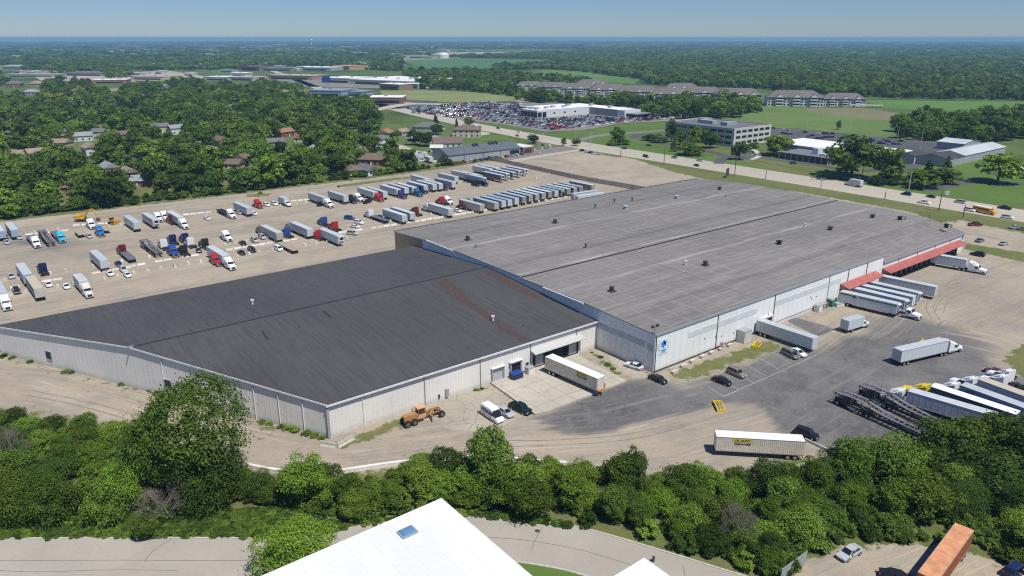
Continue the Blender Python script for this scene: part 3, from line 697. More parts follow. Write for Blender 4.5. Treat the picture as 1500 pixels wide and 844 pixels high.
def red_canopy(x0, x1, z):
    mb = MB(); mb.loft([[(x, -.05, z + .9), (x, -3.0, z), (x, -3.0, z + .12), (x, -.05, z + 1.08)] for x in (x0, x1)]); c = mb.build('canopy', M_RED, big)
    MB().quadv([(x0 + .02, -.05, z - .3), (x0 + .02, -2.9, z - .3), (x0 + .02, -2.9, z), (x0 + .02, -.05, z + .88)]).build('canopy_cheek', M_RED, c)
    for x in np.arange(x0 + .4, x1, 3.62): MB().bar((x, -.08, z - .9), (x, -2.8, z - .02), .09, .09).build('canopy_bracket', M_STEEL, c)
red_canopy(82.0, 103.0, 4.35); red_canopy(107.4, 164.2, 4.35)
def onl(px, py):
    z = 10.5
    for _ in range(15): x, y = G(px, py, z); z = rl(y) + .12
    return x, y, z
for px, py, k, m in ((685, 352, 2, M_STEEL), (813, 327, 2, M_STEEL), (916, 306, 1, mat('pale_blue_cowl', (.36, .45, .50), .5)), (991, 291, 1, mat('pale_blue_cowl', (.36, .45, .50), .5)), (1054, 278, 1, M_STEEL),
                   (896, 427, 2, M_STEEL), (1033, 389, 2, M_STEEL), (1216, 337, 1, M_STEEL), (1278, 319, 1, M_STEEL), (1004, 388, 0, M_TRIM), (1063, 289, 0, M_GALV), (1179, 332, 0, M_TRIM),
                   (1141, 358, 1, M_BLACK), (1318, 322, 1, M_BLACK), (1386, 333, 1, M_BLACK), (1326, 322, 0, M_GALV), (1393, 334, 0, M_GALV), (872, 304, 0, M_STEEL), (900, 296, 0, M_STEEL), (926, 294, 0, M_STEEL), (826, 286, 1, M_STEEL), (698, 363, 0, M_GTRIM), (858, 363, 0, M_STEEL)):
    onroof_vent('roof_fan' if k else 'roof_vent', px, py, rfl, m, k, onl)
# emblem panels on the wall
def text_obj(s, size, m, parent, loc, rot, name='lettering', ext=.01):
    cu = bpy.data.curves.new(name, 'FONT'); cu.body = s; cu.size = size; cu.extrude = ext; cu.align_x = 'CENTER'; cu.align_y = 'CENTER'; cu.resolution_u = 2; cu.offset = size * .018
    tmp = bpy.data.objects.new('t', cu); COL.objects.link(tmp); bpy.context.view_layer.update()
    me = bpy.data.meshes.new_from_object(tmp.evaluated_get(bpy.context.evaluated_depsgraph_get())); bpy.data.objects.remove(tmp)
    me.materials.clear(); o = link(name, me, m, parent); o.location = loc; o.rotation_euler = rot; return o
def emblem(x, z, s, label):
    t = thing('wall_sign', label, 'sign', (x, -.08, z)); MB().box(-1.3*s, 1.3*s, -.04, .04, -1.7*s, 1.7*s).build('sign_panel', mat('pale_sign_panel', (.66, .76, .82), .5), t)
    mb = MB(); rr = random.Random(3)
    for cx, cz, r in ((0, .55, .62), (-.45, .75, .38), (.4, .8, .42), (-.5, .2, .3), (.5, .3, .3), (0, 1.05, .36)):
        mb.prism([(cx*s + r*s*(1 + .18*rr.uniform(-1, 1))*math.cos(a), cz*s + r*s*(1 + .18*rr.uniform(-1, 1))*math.sin(a)) for a in np.linspace(0, 6.28, 13)[:-1]], -.055 - .001 * cx - .002*r, -.045)
    mb.bar((0, -.05, -.5*s), (-.15*s, -.05, .4*s), .02, .28*s); mb.build('emblem', M_BLUE, t)
    MB().box(-.8*s, .8*s, -.055, -.045, -1.05*s, -.75*s).box(-.6*s, .6*s, -.055, -.045, -1.4*s, -1.2*s).build('lettering_bar', M_BLUE, t); return t
emblem(2.9, 6.2, 1.1, 'pale sign with blue round emblem at the near corner of the grey-roofed warehouse')
emblem(166.3, 5.2, 1.0, 'pale sign with blue emblem at the far end past the red canopies')

# concrete dock apron in front of the charcoal-roofed warehouse
def apron_material():
    m, t, b, o = newmat('apron_concrete', .9, .15)
    c = mixc(t, ramp(t, noise(t, o, .08, 5), .35, .65), (.50, .46, .38), (.43, .395, .33))
    c = mixc(t, ramp(t, noise(t, o, .6, 6, .7), .48, .75, 0, .6), c, (.30, .27, .23))
    sx = N(t, 'ShaderNodeSeparateXYZ'); t.links.new(o, sx.inputs[0])
    for ax in (0, 1):
        f = ma(t, 'ABSOLUTE', ma(t, 'SUBTRACT', ma(t, 'FRACT', ma(t, 'DIVIDE', ma(t, 'ADD', sx.outputs[ax], 500), 4.6)), .5)); c = mixc(t, ramp(t, f, .018, .006, 0, .75), c, (.17, .155, .12))
    t.links.new(c, b.inputs['Base Color']); return m
M_APR = apron_material()
ap = [(-33.6, 19.25), G(783.5, 609, 0), G(803, 605, 0), G(918, 560, 0), G(880, 541, 0), G(848, 523, 0), (-6.0, 19.25)]
mb = MB(); a0 = MB(); pts = ap[::1]
if sum((pts[i][0]*pts[(i+1) % len(pts)][1] - pts[(i+1) % len(pts)][0]*pts[i][1]) for i in range(len(pts))) < 0: pts = pts[::-1]
mb.prismz(pts, -.05, .45); struct(mb.build('apron', M_APR))

# ============================================================= vehicles
M_TYRE = mat('tyre_rubber', (.02, .02, .02), .9)
M_RIM = mat('steel_rim', (.5, .5, .5), .35, .6)
M_CHAS = mat('chassis_black', (.03, .03, .033), .7)
M_HEAD = mat('headlight_glass', (.75, .77, .78), .15)
M_TAIL = mat('tail_light_red', (.35, .02, .015), .3)
M_CHROME = mat('chrome', (.6, .61, .62), .2, .9)
M_ALU = mat('trailer_skin', (.55, .60, .62), .38, .0, var=.08, vscale=.8, orand=.12)
M_ALUW = mat('trailer_roof', (.50, .54, .56), .5, var=.10, vscale=.5, orand=.15)
M_ORNG = mat('marker_orange', (.6, .12, .02), .4)
def paint(n, c, r=.3): return mat('paint_' + n, c, r, var=.04, vscale=2, spec=.5)
P = dict(white=paint('white', (.78, .79, .79)), silver=paint('silver', (.42, .44, .46)), grey=paint('grey', (.16, .17, .18)), black=paint('black', (.015, .016, .018)),
         red=paint('red', (.42, .02, .02)), maroon=paint('maroon', (.13, .015, .02)), blue=paint('blue', (.02, .07, .28)), navy=paint('navy', (.012, .02, .09)),
         cyan=paint('cyan', (.02, .42, .60)), azure=paint('azure', (.02, .16, .42)), teal=paint('teal', (.02, .13, .20)), purple=paint('purple', (.07, .03, .16)),
         green=paint('green', (.01, .12, .05)), yellow=paint('yellow', (.72, .55, .02)), tan=paint('tan', (.42, .36, .26), .6), dkgreen=paint('dark_green', (.010, .026, .020)), gold=paint('gold', (.22, .20, .165)),
         skyblue=paint('sky_blue', (.30, .42, .52)), school=paint('school_yellow', (.70, .30, .02)), orange=paint('orange', (.55, .2, .03)), digger=mat('digger_yellow', (.62, .34, .03), .5, var=.2, vscale=2))
KIT = {}
def wheel_mesh(r, w):
    mb = MB(); mb.mi(0).cyl((0, 0, 0), r, w, 'y', 14); mb.mi(1).cyl((0, 0, 0), r * .58, w + .03, 'y', 10); return mb.mesh('wheel')
WM = {k: wheel_mesh(*v) for k, v in dict(car=(.34, .23), truck=(.52, .34), dual=(.52, .62), grader=(.72, .45), dozer=(.5, .4)).items()}
def ring(x, w, zb, zm, zt, wt): return [(x, -w*.96, zb), (x, w*.96, zb), (x, w, zm), (x, wt, zt), (x, -wt, zt), (x, -w, zm)]
def glass_ring(x, wb, wt, zb, zt): return [(x, -wb, zb), (x, wb, zb), (x, wt, zt), (x, -wt, zt)]
def car_kit(kind):
    w = .9; L = 4.7; parts = []
    if kind == 'sedan': L = 4.75; belt = .93; H = 1.44; gl = (1.15, .35, -1.0, -1.75); hood = .86; boot = .95
    if kind == 'suv': L = 4.8; w = .95; belt = 1.08; H = 1.75; gl = (1.15, .55, -1.95, -2.25); hood = 1.02; boot = 1.05
    if kind == 'van': L = 5.0; w = .97; belt = 1.05; H = 1.76; gl = (1.75, .9, -2.1, -2.4); hood = .98; boot = 1.05
    if kind == 'pickup': L = 5.7; w = 1.0; belt = 1.12; H = 1.86; gl = (1.25, .65, -.85, -1.0); hood = 1.1; boot = 1.1
    if kind == 'cargo': L = 5.9; w = 1.03; belt = 1.25; H = 2.65; gl = (2.2, 1.25, 1.0, .9); hood = 1.12; boot = 1.2
    h = L / 2; gb = .28; body = MB()
    st = [(h, .72*w, .38, .5, .62, .66*w), (h - .18, .93*w, gb, .55, hood - .12, .84*w), (h - .6, w, gb, .6, hood - .03, .88*w), (gl[0], w, gb, .62, belt - .02, .88*w),
          (0, w, gb, .62, belt, .9*w), (gl[3] if kind != 'pickup' else -1.0, w, gb, .62, belt, .9*w)]
    if kind == 'sedan': st += [(-h + .55, w, gb, .62, boot, .88*w), (-h + .12, .95*w, gb + .05, .6, boot - .06, .84*w), (-h, .86*w, .4, .6, .75, .8*w)]
    elif kind == 'pickup': st += [(-1.02, w, gb, .62, .75, .9*w), (-h + .12, w, gb, .62, .75, .9*w), (-h, .97*w, .42, .6, .75, .9*w)]
    else: st += [(-h + .1, .97*w, gb, .62, belt, .88*w), (-h, .93*w, .4, .6, belt - .08, .85*w)]
    body.loft([ring(*s) for s in st])
    if kind == 'pickup':                                    # bed sides and tailgate round an open bed
        for s in (-1, 1): body.box(-h + .02, -1.02, s*w*.9 - .05 if s > 0 else -w*.93, w*.93 if s > 0 else -w*.9 + .05, .7, 1.12)
        body.box(-h, -h + .08, -w*.9, w*.9, .7, 1.1)
    a, b_, c, d = gl
    if kind == 'cargo':
        body.loft([[(x, -y, z0), (x, y, z0), (x, y, z1), (x, y*.9, z2), (x, -y*.9, z2), (x, -y, z1)] for x, y, z0, z1, z2 in ((b_ - .15, w, 1.0, 2.2, 2.5), (.9, w, 1.0, 2.35, H), (-h + .1, w, 1.0, 2.35, H), (-h, w*.97, 1.0, 2.3, H - .06))])
        glass = MB(); glass.loft([glass_ring(a, w*.86, w*.82, belt - .05, belt + .02), glass_ring(b_ - .12, w*.94, w*.82, belt - .05, 2.32)])
        glass.box(.45, 1.3, -w - .01, w + .01, 1.3, 1.95)
    else:
        glass = MB(); glass.loft([glass_ring(a, w*.84, w*.8, belt - .06, belt), glass_ring(b_, w*.87, w*.74, belt - .06, H - .05), glass_ring(c, w*.87, w*.74, belt - .06, H - .06), glass_ring(d, w*.84, w*.78, belt - .06, belt + .01)])
        body.loft([glass_ring(b_ + .05, w*.75, w*.7, H - .1, H - .04), glass_ring((b_ + c)/2, w*.76, w*.7, H - .1, H), glass_ring(c - .03, w*.75, w*.7, H - .1, H - .02)])
        for x in ((b_ - .9,) if kind in ('pickup',) else (b_ - .95, c + .35) if kind != 'sedan' else (b_ - .75,)):
            for s in (-1, 1): body.loft([[(x + dx, s*(w*.885), belt - .05), (x + dx + .1, s*(w*.885), belt - .05), (x + dx + .1, s*(w*.765), H - .06), (x + dx, s*(w*.765), H - .06)] for dx in (0, .05)])
        for s in (-1, 1): body.bar((a + .02, s*w*.83, belt - .02), (b_ + .03, s*w*.75, H - .05), .09, .05)
    for s in (-1, 1): body.box(b_ + .15, b_ + .35, s*w - .02 if s > 0 else -w - .16, w + .16 if s > 0 else -w + .02, belt - .02, belt + .14)
    parts.append(('body', body.mesh('body'), 'paint', None, None)); parts.append(('windows', glass.mesh('windows'), M_GLASS, None, None))
    hl = MB().box(-.06, .06, -.2, .2, -.08, .08).mesh('lamp')
    for s in (-1, 1):
        parts.append(('headlight', hl, M_HEAD, (h - .1, s*w*.68, .7), None)); parts.append(('tail_light', hl, M_TAIL, (-h + .04, s*w*.72, .78 if kind == 'sedan' else .95), None))
    wb = L * .30
    for x in (wb, -wb):
        for s in (-1, 1): parts.append(('wheel', WM['car'], (M_TYRE, M_RIM), (x, s*(w - .09), .34), None))
    if kind == 'suv': parts.append(('roof_rack', MB().box(-1.5, .3, -.6, -.54, H, H + .06).box(-1.5, .3, .54, .6, H, H + .06).mesh('rr'), M_STEEL, None, None))
    return parts
def tractor_parts(sleeper=True, dx=0.0, rack=False):
    P_ = []; b = MB()
    bk = -1.3 if sleeper else .25; top = 3.75 if sleeper else 2.75
    # hood, cab and sleeper in one painted shell
    b.loft([[(x + dx, -w, z0), (x + dx, w, z0), (x + dx, w, z1), (x + dx, w*.82, z2), (x + dx, -w*.82, z2), (x + dx, -w, z1)] for x, w, z0, z1, z2 in
            ((4.0, .78, .75, 1.25, 1.45), (3.75, 1.0, .55, 1.35, 1.62), (2.9, 1.1, .9, 1.5, 1.75), (2.05, 1.15, .9, 1.6, 1.9))])
    b.loft([[(x + dx, -w, .75), (x + dx, w, .75), (x + dx, w, z1), (x + dx, w*.85, z2), (x + dx, -w*.85, z2), (x + dx, -w, z1)] for x, w, z1, z2 in
            ((2.05, 1.15, 1.75, 1.9), (1.35, 1.2, 2.5, 2.72), (.4, 1.22, 2.7, 2.95 if sleeper else 2.75), (bk + .3, 1.24, top - .35, top), (bk, 1.24, top - .35, top))] if sleeper else
           [[(x + dx, -w, .75), (x + dx, w, .75), (x + dx, w, z1), (x + dx, w*.85, z2), (x + dx, -w*.85, z2), (x + dx, -w, z1)] for x, w, z1, z2 in
            ((2.05, 1.15, 1.75, 1.9), (1.35, 1.2, 2.5, 2.72), (.25, 1.2, 2.55, 2.75))])
    if sleeper: b.loft([[(x + dx, -w, 2.7), (x + dx, w, 2.7), (x + dx, w*.85, z), (x + dx, -w*.85, z)] for x, w, z in ((1.3, .9, 2.8), (.5, 1.1, 3.25), (-.4, 1.15, 3.7))])
    for s in (-1, 1):
        b.box(2.55 + dx, 3.65 + dx, s*.85 if s > 0 else -1.18, 1.18 if s > 0 else -.85, 1.05, 1.25)    # wings over the steer wheels
        b.box(3.6 + dx, 4.02 + dx, s*.6 if s > 0 else -1.15, 1.15 if s > 0 else -.6, .45, .8)
    P_.append(('cab', b.mesh('cab'), 'paint', None, None)); ci = len(P_) - 1
    g = MB(); g.quadv([(2.02 + dx, -1.0, 1.96), (2.02 + dx, 1.0, 1.96), (1.40 + dx, .98, 2.66), (1.40 + dx, -.98, 2.66)])
    for s in (-1, 1): g.box(.55 + dx, 1.5 + dx, s*1.2 - .03 if s > 0 else -1.25, 1.25 if s > 0 else -1.17, 1.75, 2.4)
    P_.append(('windshield', g.mesh('windshield'), M_GLASS, None, ci))
    P_.append(('grille', MB().box(3.98 + dx, 4.06 + dx, -.55, .55, .6, 1.35).mesh('grille'), M_CHAS, None, ci))
    P_.append(('bumper', MB().box(3.85 + dx, 4.12 + dx, -1.1, 1.1, .4, .68).mesh('bumper'), M_CHROME, None, None))
    for s in (-1, 1): P_.append(('headlight', MB().box(3.75 + dx, 4.0 + dx, s*.62 if s > 0 else -.98, .98 if s > 0 else -.62, .95, 1.25).mesh('hl'), M_HEAD, None, None))
    f = MB()
    for s in (-1, 1): f.box(-4.3 + dx, 3.3 + dx, s*.5 - .08, s*.5 + .08, .72, .98)
    f.box(-3.9 + dx, -2.2 + dx, -.45, .45, .98, 1.15)
    for x in (-4.2, -3, -1.7): f.box(x + dx - .1, x + dx + .1, -.5, .5, .75, .95)
    P_.append(('frame', f.mesh('frame'), M_CHAS, None, None))
    for s in (-1, 1):
        P_.append(('fuel_tank', MB().cyl((.1 + dx if sleeper else -.3 + dx, s*1.0, .75), .32, 1.8, 'x', 10).mesh('tank'), M_CHROME, None, None))
        if not sleeper or rack: P_.append(('exhaust_stack', MB().cyl((bk - .15 + dx, s*1.0, 2.4), .09, 2.8, 'z', 8).mesh('stack'), M_CHROME, None, None))
        P_.append(('mirror', MB().box(1.55 + dx, 1.65 + dx, s*1.3 if s > 0 else -1.5, 1.5 if s > 0 else -1.3, 1.9, 2.5).mesh('mir'), M_CHAS, None, ci))
        P_.append(('wheel', WM['truck'], (M_TYRE, M_RIM), (3.1 + dx, s*1.0, .52), None))
        for x in (-2.4, -3.75): P_.append(('wheel', WM['dual'], (M_TYRE, M_RIM), (x + dx, s*.93, .52), None))
    return P_
def wheels2(xs, y=.93, k='dual'): return [('wheel', WM[k], (M_TYRE, M_RIM), (x, s*y, .52), None) for x in xs for s in (-1, 1)]
def trailer_parts(L=16.1, kind='box', slide=0.0):
    P_ = []
    if kind in ('box', 'container', 'reefer'):
        z0, z1 = 1.2, 4.1
        b = MB(); b.box(0, L, -1.3, 1.3, z0, z1 - .02)
        if kind == 'container':                              # corrugation and corner posts
            for i in range(int(L / .36)):
                x = .3 + i * .36
                if x < L - .3:
                    b.box(x, x + .16, -1.335, -1.3, z0 + .15, z1 - .15); b.box(x, x + .16, 1.3, 1.335, z0 + .15, z1 - .15)
        else:
            for i in range(1, int(L / 1.22)):
                x = i * 1.22; b.box(x, x + .06, -1.318, -1.3, z0 + .1, z1 - .12); b.box(x, x + .06, 1.3, 1.318, z0 + .1, z1 - .12)
        P_.append(('cargo_box', b.mesh('cargo_box'), 'paint', None, None))
        P_.append(('box_roof', MB().box(.03, L - .03, -1.27, 1.27, z1 - .02, z1 + .015).mesh('box_roof'), 'roof', None, 0))
        r = MB()
        for s in (-1, 1): r.box(-.01, L + .01, s*1.3 - .03 if s > 0 else -1.34, 1.34 if s > 0 else -1.27, z0 - .06, z0 + .1); r.box(-.01, L + .01, s*1.3 - .03 if s > 0 else -1.33, 1.33 if s > 0 else -1.27, z1 - .1, z1 + .03)
        P_.append(('rail', r.mesh('rail'), M_GALV, None, 0))
        d = MB(); d.box(-.05, -.005, -1.22, -.02, z0 + .1, z1 - .15); d.box(-.05, -.005, .02, 1.22, z0 + .1, z1 - .15)
        P_.append(('rear_door', d.mesh('rear_door'), 'paint', None, 0)); di = len(P_) - 1
        e = MB()
        for y in (-.9, -.35, .35, .9): e.box(-.09, -.05, y - .025, y + .025, z0 + .1, z1 - .2)
        P_.append(('lock_rod', e.mesh('lock_rod'), M_GALV, None, di))
        if kind == 'reefer':
            P_.append(('cooling_unit', MB().box(L + .005, L + .6, -1.0, 1.0, 2.2, 3.95).mesh('cu'), mat('white_plastic', (.6, .61, .62), .5), None, None))
            P_.append(('cooling_grille', MB().box(L + .6, L + .64, -.75, .75, 2.7, 3.7).mesh('cg'), M_DARK, None, len(P_) - 1))
    if kind == 'flat':
        b = MB(); b.box(0, L, -1.28, 1.28, 1.25, 1.42)
        for i in range(24): y = -1.2 + i * .1; 
        P_.append(('deck', b.mesh('deck'), 'paint', None, None))
        b = MB()
        for s in (-1, 1): b.box(-.02, L + .02, s*1.28 if s > 0 else -1.34, 1.34 if s > 0 else -1.28, 1.18, 1.46)
        for y in (-.64, 0, .64): b.box(.1, L - .1, y - .03, y + .03, 1.42, 1.45)
        P_.append(('side_rail', b.mesh('side_rail'), M_STEEL, None, 0))
        b = MB()
        for s in (-1, 1): b.box(0, L, s*.5 - .07, s*.5 + .07, .85, 1.25)
        P_.append(('beam', b.mesh('beam'), M_CHAS, None, None))
    c = MB()
    if kind != 'flat':
        for s in (-1, 1): c.box(.2, L - 2.5 if kind != 'container' else L, s*.5 - .06, s*.5 + .06, .85, z0 - .01)
        for x in np.arange(.6, L - 2, 1.2): c.box(x - .04, x + .04, -1.2, 1.2, 1.02, z0 - .012)
    c.box(-.05, .05, -1.15, 1.15, .45, .6); c.box(-.04, .04, -.5, -.4, .6, 1.2); c.box(-.04, .04, .4, .5, .6, 1.2)
    P_.append(('under_frame', c.mesh('under_frame'), M_CHAS, None, None))
    P_ += wheels2((1.5 + slide, 2.8 + slide))
    for s in (-1, 1): P_.append(('landing_leg', MB().box(L - 3.6, L - 3.4, s*.8 - .08, s*.8 + .08, .1, 1.19).box(L - 3.7, L - 3.3, s*.8 - .15, s*.8 + .15, 0, .1).mesh('leg'), M_STEEL, None, None))
    return P_
def shift(parts, dx, base):                                # append a second unit to a combination
    out = []
    for n, me, m, loc, pi in parts:
        out.append((n, me, m, (dx, 0, 0) if loc is None and pi is None else loc if pi is not None else (loc[0] + dx, loc[1], loc[2]), None if pi is None else pi + base))
    return out
def combo(trailer, sleeper=True, L=16.1):
    p = trailer; t = [(n, me, 'paint2' if m == 'paint' else m, loc, pi) for n, me, m, loc, pi in tractor_parts(sleeper)]
    return p + shift(t, L + (2.3 if sleeper else .8) - .1, len(p))
def boxtruck():
    P_ = []; b = MB()
    b.loft([[(x, -w, z0), (x, w, z0), (x, w, z1), (x, w*.85, z2), (x, -w*.85, z2), (x, -w, z1)] for x, w, z0, z1, z2 in ((7.9, .85, .6, 1.2, 1.4), (7.6, 1.0, .5, 1.35, 1.55), (6.6, 1.05, .7, 1.5, 1.7), (5.9, 1.08, .7, 2.2, 2.4), (5.0, 1.1, .7, 2.3, 2.5))])
    P_.append(('cab', b.mesh('cab'), 'paint2', None, None))
    g = MB(); g.quadv([(6.58, -.9, 1.74), (6.58, .9, 1.74), (5.95, .9, 2.36), (5.95, -.9, 2.36)])
    for s in (-1, 1): g.box(5.2, 6.1, s*1.08 - .02 if s > 0 else -1.12, 1.12 if s > 0 else -1.06, 1.5, 2.1)
    P_.append(('windshield', g.mesh('ws'), M_GLASS, None, 0))
    b = MB(); b.box(-1.8, 4.9, -1.25, 1.25, 1.05, 3.7)
    for i in range(10): x = -1.5 + i * .62; b.box(x, x + .05, -1.265, -1.25, 1.1, 3.6); b.box(x, x + .05, 1.25, 1.265, 1.1, 3.6)
    P_.append(('cargo_box', b.mesh('cb'), 'paint', None, None)); P_.append(('box_roof', MB().box(-1.77, 4.87, -1.22, 1.22, 3.7, 3.73).mesh('br'), 'roof', None, 2))
    P_.append(('rear_door', MB().box(-1.85, -1.805, -1.1, 1.1, 1.15, 3.5).mesh('rd'), 'paint', None, 2))
    P_.append(('frame', MB().box(-1.8, 7.2, -.5, -.35, .6, 1.04).box(-1.8, 7.2, .35, .5, .6, 1.04).box(-1.9, -1.8, -1.1, 1.1, .5, .65).mesh('fr'), M_CHAS, None, None))
    P_.append(('bumper', MB().box(7.75, 7.98, -1.0, 1.0, .4, .65).mesh('bp'), M_CHAS, None, None))
    for s in (-1, 1):
        P_.append(('headlight', MB().box(7.65, 7.88, s*.55 if s > 0 else -.9, .9 if s > 0 else -.55, .85, 1.1).mesh('h'), M_HEAD, None, None))
        P_.append(('wheel', WM['truck'], (M_TYRE, M_RIM), (6.9, s*.92, .5), None)); P_.append(('wheel', WM['dual'], (M_TYRE, M_RIM), (.4, s*.85, .5), None))
    return [(n, me, m, loc, pi) for n, me, m, loc, pi in P_]
def hauler():
    """car hauler: tractor with a rack over it and a two deck trailer of rails and runways"""
    P_ = shift([(n, me, 'paint2' if m == 'paint' else m, loc, pi) for n, me, m, loc, pi in tractor_parts(False)], 16.2, 0)
    def deck(x0, z0, x1, z1, y):
        b = MB()
        for s in (-1, 1):
            for o_, wd in ((.95, .52), (.42, .1)): b.bar((x0, s*o_*1.0, z0), (x1, s*o_, z1), wd, .08)
        n = int(abs(x1 - x0) / 1.1) + 1
        for i in range(n + 1): t = i / n; x = x0 + (x1 - x0)*t; z = z0 + (z1 - z0)*t; b.bar((x, -1.2, z - .08), (x, 1.2, z - .08), .1, .1)
        return b.mesh('runway')
    base = len(P_)
    M_RW = mat('pale_runway_steel', (.30, .28, .29), .5, .3, var=.35, vscale=1.5)
    for (a, za, b_, zb) in ((.2, 1.1, 5.5, 1.3), (5.6, 1.5, 10.8, 1.0), (10.9, 1.6, 13.4, 2.1), (.1, 1.9, 5.2, 1.7), (5.3, 1.8, 9.6, 2.1), (9.7, 2.1, 13.6, 2.8), (13.8, 3.1, 17.2, 3.0), (17.3, 3.0, 20.2, 2.7)):
        P_.append(('runway', deck(a, za, b_, zb, 0), M_RW, None, None))
    f = MB()
    for s in (-1, 1):
        for x in (.3, 2.6, 5.2, 7.5, 9.8, 12.0, 13.8, 17.0, 19.8):
            f.bar((x, s*1.27, .9 if x < 13.7 else 1.1), (x, s*1.27, 2.0 if x < 11 else 2.9), .12, .12)
        f.bar((.1, s*1.27, .95), (13.8, s*1.27, 1.1), .14, .3); f.bar((.1, s*1.27, 1.8), (9.8, s*1.27, 2.0), .12, .16); f.bar((9.8, s*1.27, 2.1), (20.1, s*1.27, 2.7), .12, .2)
        for x in (1.5, 4.5, 7.0, 11.0): f.bar((x, s*1.27, 1.0), (x + 1.1, s*1.27, 2.1), .1, .1)
    f.box(.3, 12, -.5, -.36, .7, 1.0); f.box(.3, 12, .36, .5, .7, 1.0)
    P_.append(('rack_frame', f.mesh('rack'), M_CHAS, None, None))
    P_ += wheels2((3.2, 4.4))
    return P_
def flat_bob(kind):                                          # chassis cab with a bare rear platform
    p = tractor_parts(True); return p
KIT.update({k: car_kit(k) for k in ('sedan', 'suv', 'van', 'pickup', 'cargo')})
KIT['tractor'] = tractor_parts(True); KIT['daycab'] = tractor_parts(False); KIT['trailer'] = trailer_parts(); KIT['reefer'] = trailer_parts(kind='reefer'); KIT['container'] = trailer_parts(kind='container')
KIT['flatbed'] = trailer_parts(14.6, 'flat'); KIT['shortflat'] = trailer_parts(8.5, 'flat'); KIT['pup'] = trailer_parts(11.0, 'box')
KIT['semi'] = combo(trailer_parts()); KIT['semiday'] = combo(trailer_parts(), False); KIT['semipup'] = combo(trailer_parts(9.5, 'box'), True, 9.5); KIT['semiflat'] = combo(trailer_parts(12.5, 'flat'), True, 12.5)
KIT['boxtruck'] = boxtruck(); KIT['hauler'] = hauler()
LEN = dict(trailer=16.1, reefer=16.6, container=16.1, flatbed=14.6, shortflat=8.5, pup=11)
def spawn(kind, name, label, cat, loc, rz, p1=None, p2=None, roof=None, group=None, only=None):
    t = thing(name, label, cat, (*loc[:2], loc[2] if len(loc) > 2 else .0), rz, group); made = []
    for n, me, m, l, pi in KIT[kind]:
        if m == 'paint': m = p1
        elif m == 'paint2': m = p2 or p1
        elif m == 'roof': m = roof or p1
        o = link(n, me, m if isinstance(m, tuple) else (m,), made[pi] if pi is not None else t, l, onobj=True); made.append(o)
    return t
def veh(kind, px, ang, label, col='white', p2=None, name=None, cat=None, roof=None, anchor=.5, z=0, group=None, pz=0):
    """px: ground pixel of the vehicle's centre (or the share anchor of its length measured from the tail)"""
    x, y = G(px[0], px[1], pz); a = R(ang)
    if kind in ('sedan', 'suv', 'van', 'pickup', 'cargo'): off = 0
    elif kind in LEN: off = -LEN[kind] * anchor
    elif kind == 'tractor' or kind == 'daycab': off = 0
    elif kind == 'boxtruck': off = -3
    elif kind in ('semi', 'semiday', 'semipup', 'semiflat', 'hauler'): off = -{'semi': 22.4, 'semiday': 21, 'semipup': 15.8, 'semiflat': 18.8, 'hauler': 20.3}[kind] * anchor
    loc = (x + off * math.cos(a), y + off * math.sin(a), z)
    nm = name or dict(sedan='car', suv='car', van='minivan', pickup='pickup_truck', cargo='cargo_van', tractor='truck_tractor', daycab='truck_tractor', trailer='box_trailer', reefer='box_trailer', container='container_trailer',
                      flatbed='flatbed_trailer', shortflat='flatbed_trailer', pup='box_trailer', semi='semi_truck', semiday='semi_truck', semipup='semi_truck', semiflat='semi_truck', boxtruck='box_truck', hauler='car_hauler')[kind]
    ct = cat or nm.replace('_', ' ')
    big_ = kind not in ('sedan', 'suv', 'van', 'pickup', 'cargo', 'tractor', 'daycab')
    c1 = P[col] if col in P else col
    if big_ and col == 'white': c1 = M_ALU
    rf_ = roof or (M_ALUW if kind in ('trailer', 'reefer', 'container', 'pup', 'semi', 'semiday', 'semipup', 'boxtruck') else None)
    return spawn(kind, nm, label, ct, loc, a, c1, P[p2] if p2 else (P[col] if col in P and big_ else None), rf_, group)

# ============================================================= vehicles in the truck yard
def seg(kind, a, b, label, col='white', pz=0, flip=False, **k):
    """a,b: pixels of the two ends; keep the centre and direction, use the true length"""
    A = G(*a, pz); B = G(*b, pz)
    ang = math.degrees(math.atan2(B[1]-A[1], B[0]-A[0])) + (180 if flip else 0)
    c = ((A[0]+B[0])/2, (A[1]+B[1])/2); z = k.pop('z', 0)
    L = {'semi': 22.4, 'semiday': 21, 'semipup': 15.8, 'semiflat': 18.8, 'hauler': 20.3, **LEN}.get(kind)
    if kind == 'boxtruck': off = -3
    elif L: off = -L * k.pop('frac', .5)
    else: off = 0
    PXc[0] = c
    k.pop('frac', None)
    return veh2(kind, c, ang, off, label, col, z=z, **k)
PXc = [None]
def veh2(kind, c, ang, off, label, col, z=0, p2=None, name=None, cat=None, roof=None, group=None):
    sv = globals()['G']; globals()['G'] = lambda *a: c
    try:
        o = veh(kind, (0, 0), ang, label, col, p2=p2, name=name, cat=cat, roof=roof, anchor=0, z=z, group=group)
    finally: globals()['G'] = sv
    a = R(ang)
    if kind == 'boxtruck': return o
    o.location.x += off * math.cos(a); o.location.y += off * math.sin(a); return o
GT = 'box trailers parked in the truck yard'; GC = 'cars parked in the truck yard'; GK = 'truck tractors parked in the truck yard'
D, U = -88, 92                                          # nose towards the camera / away from it
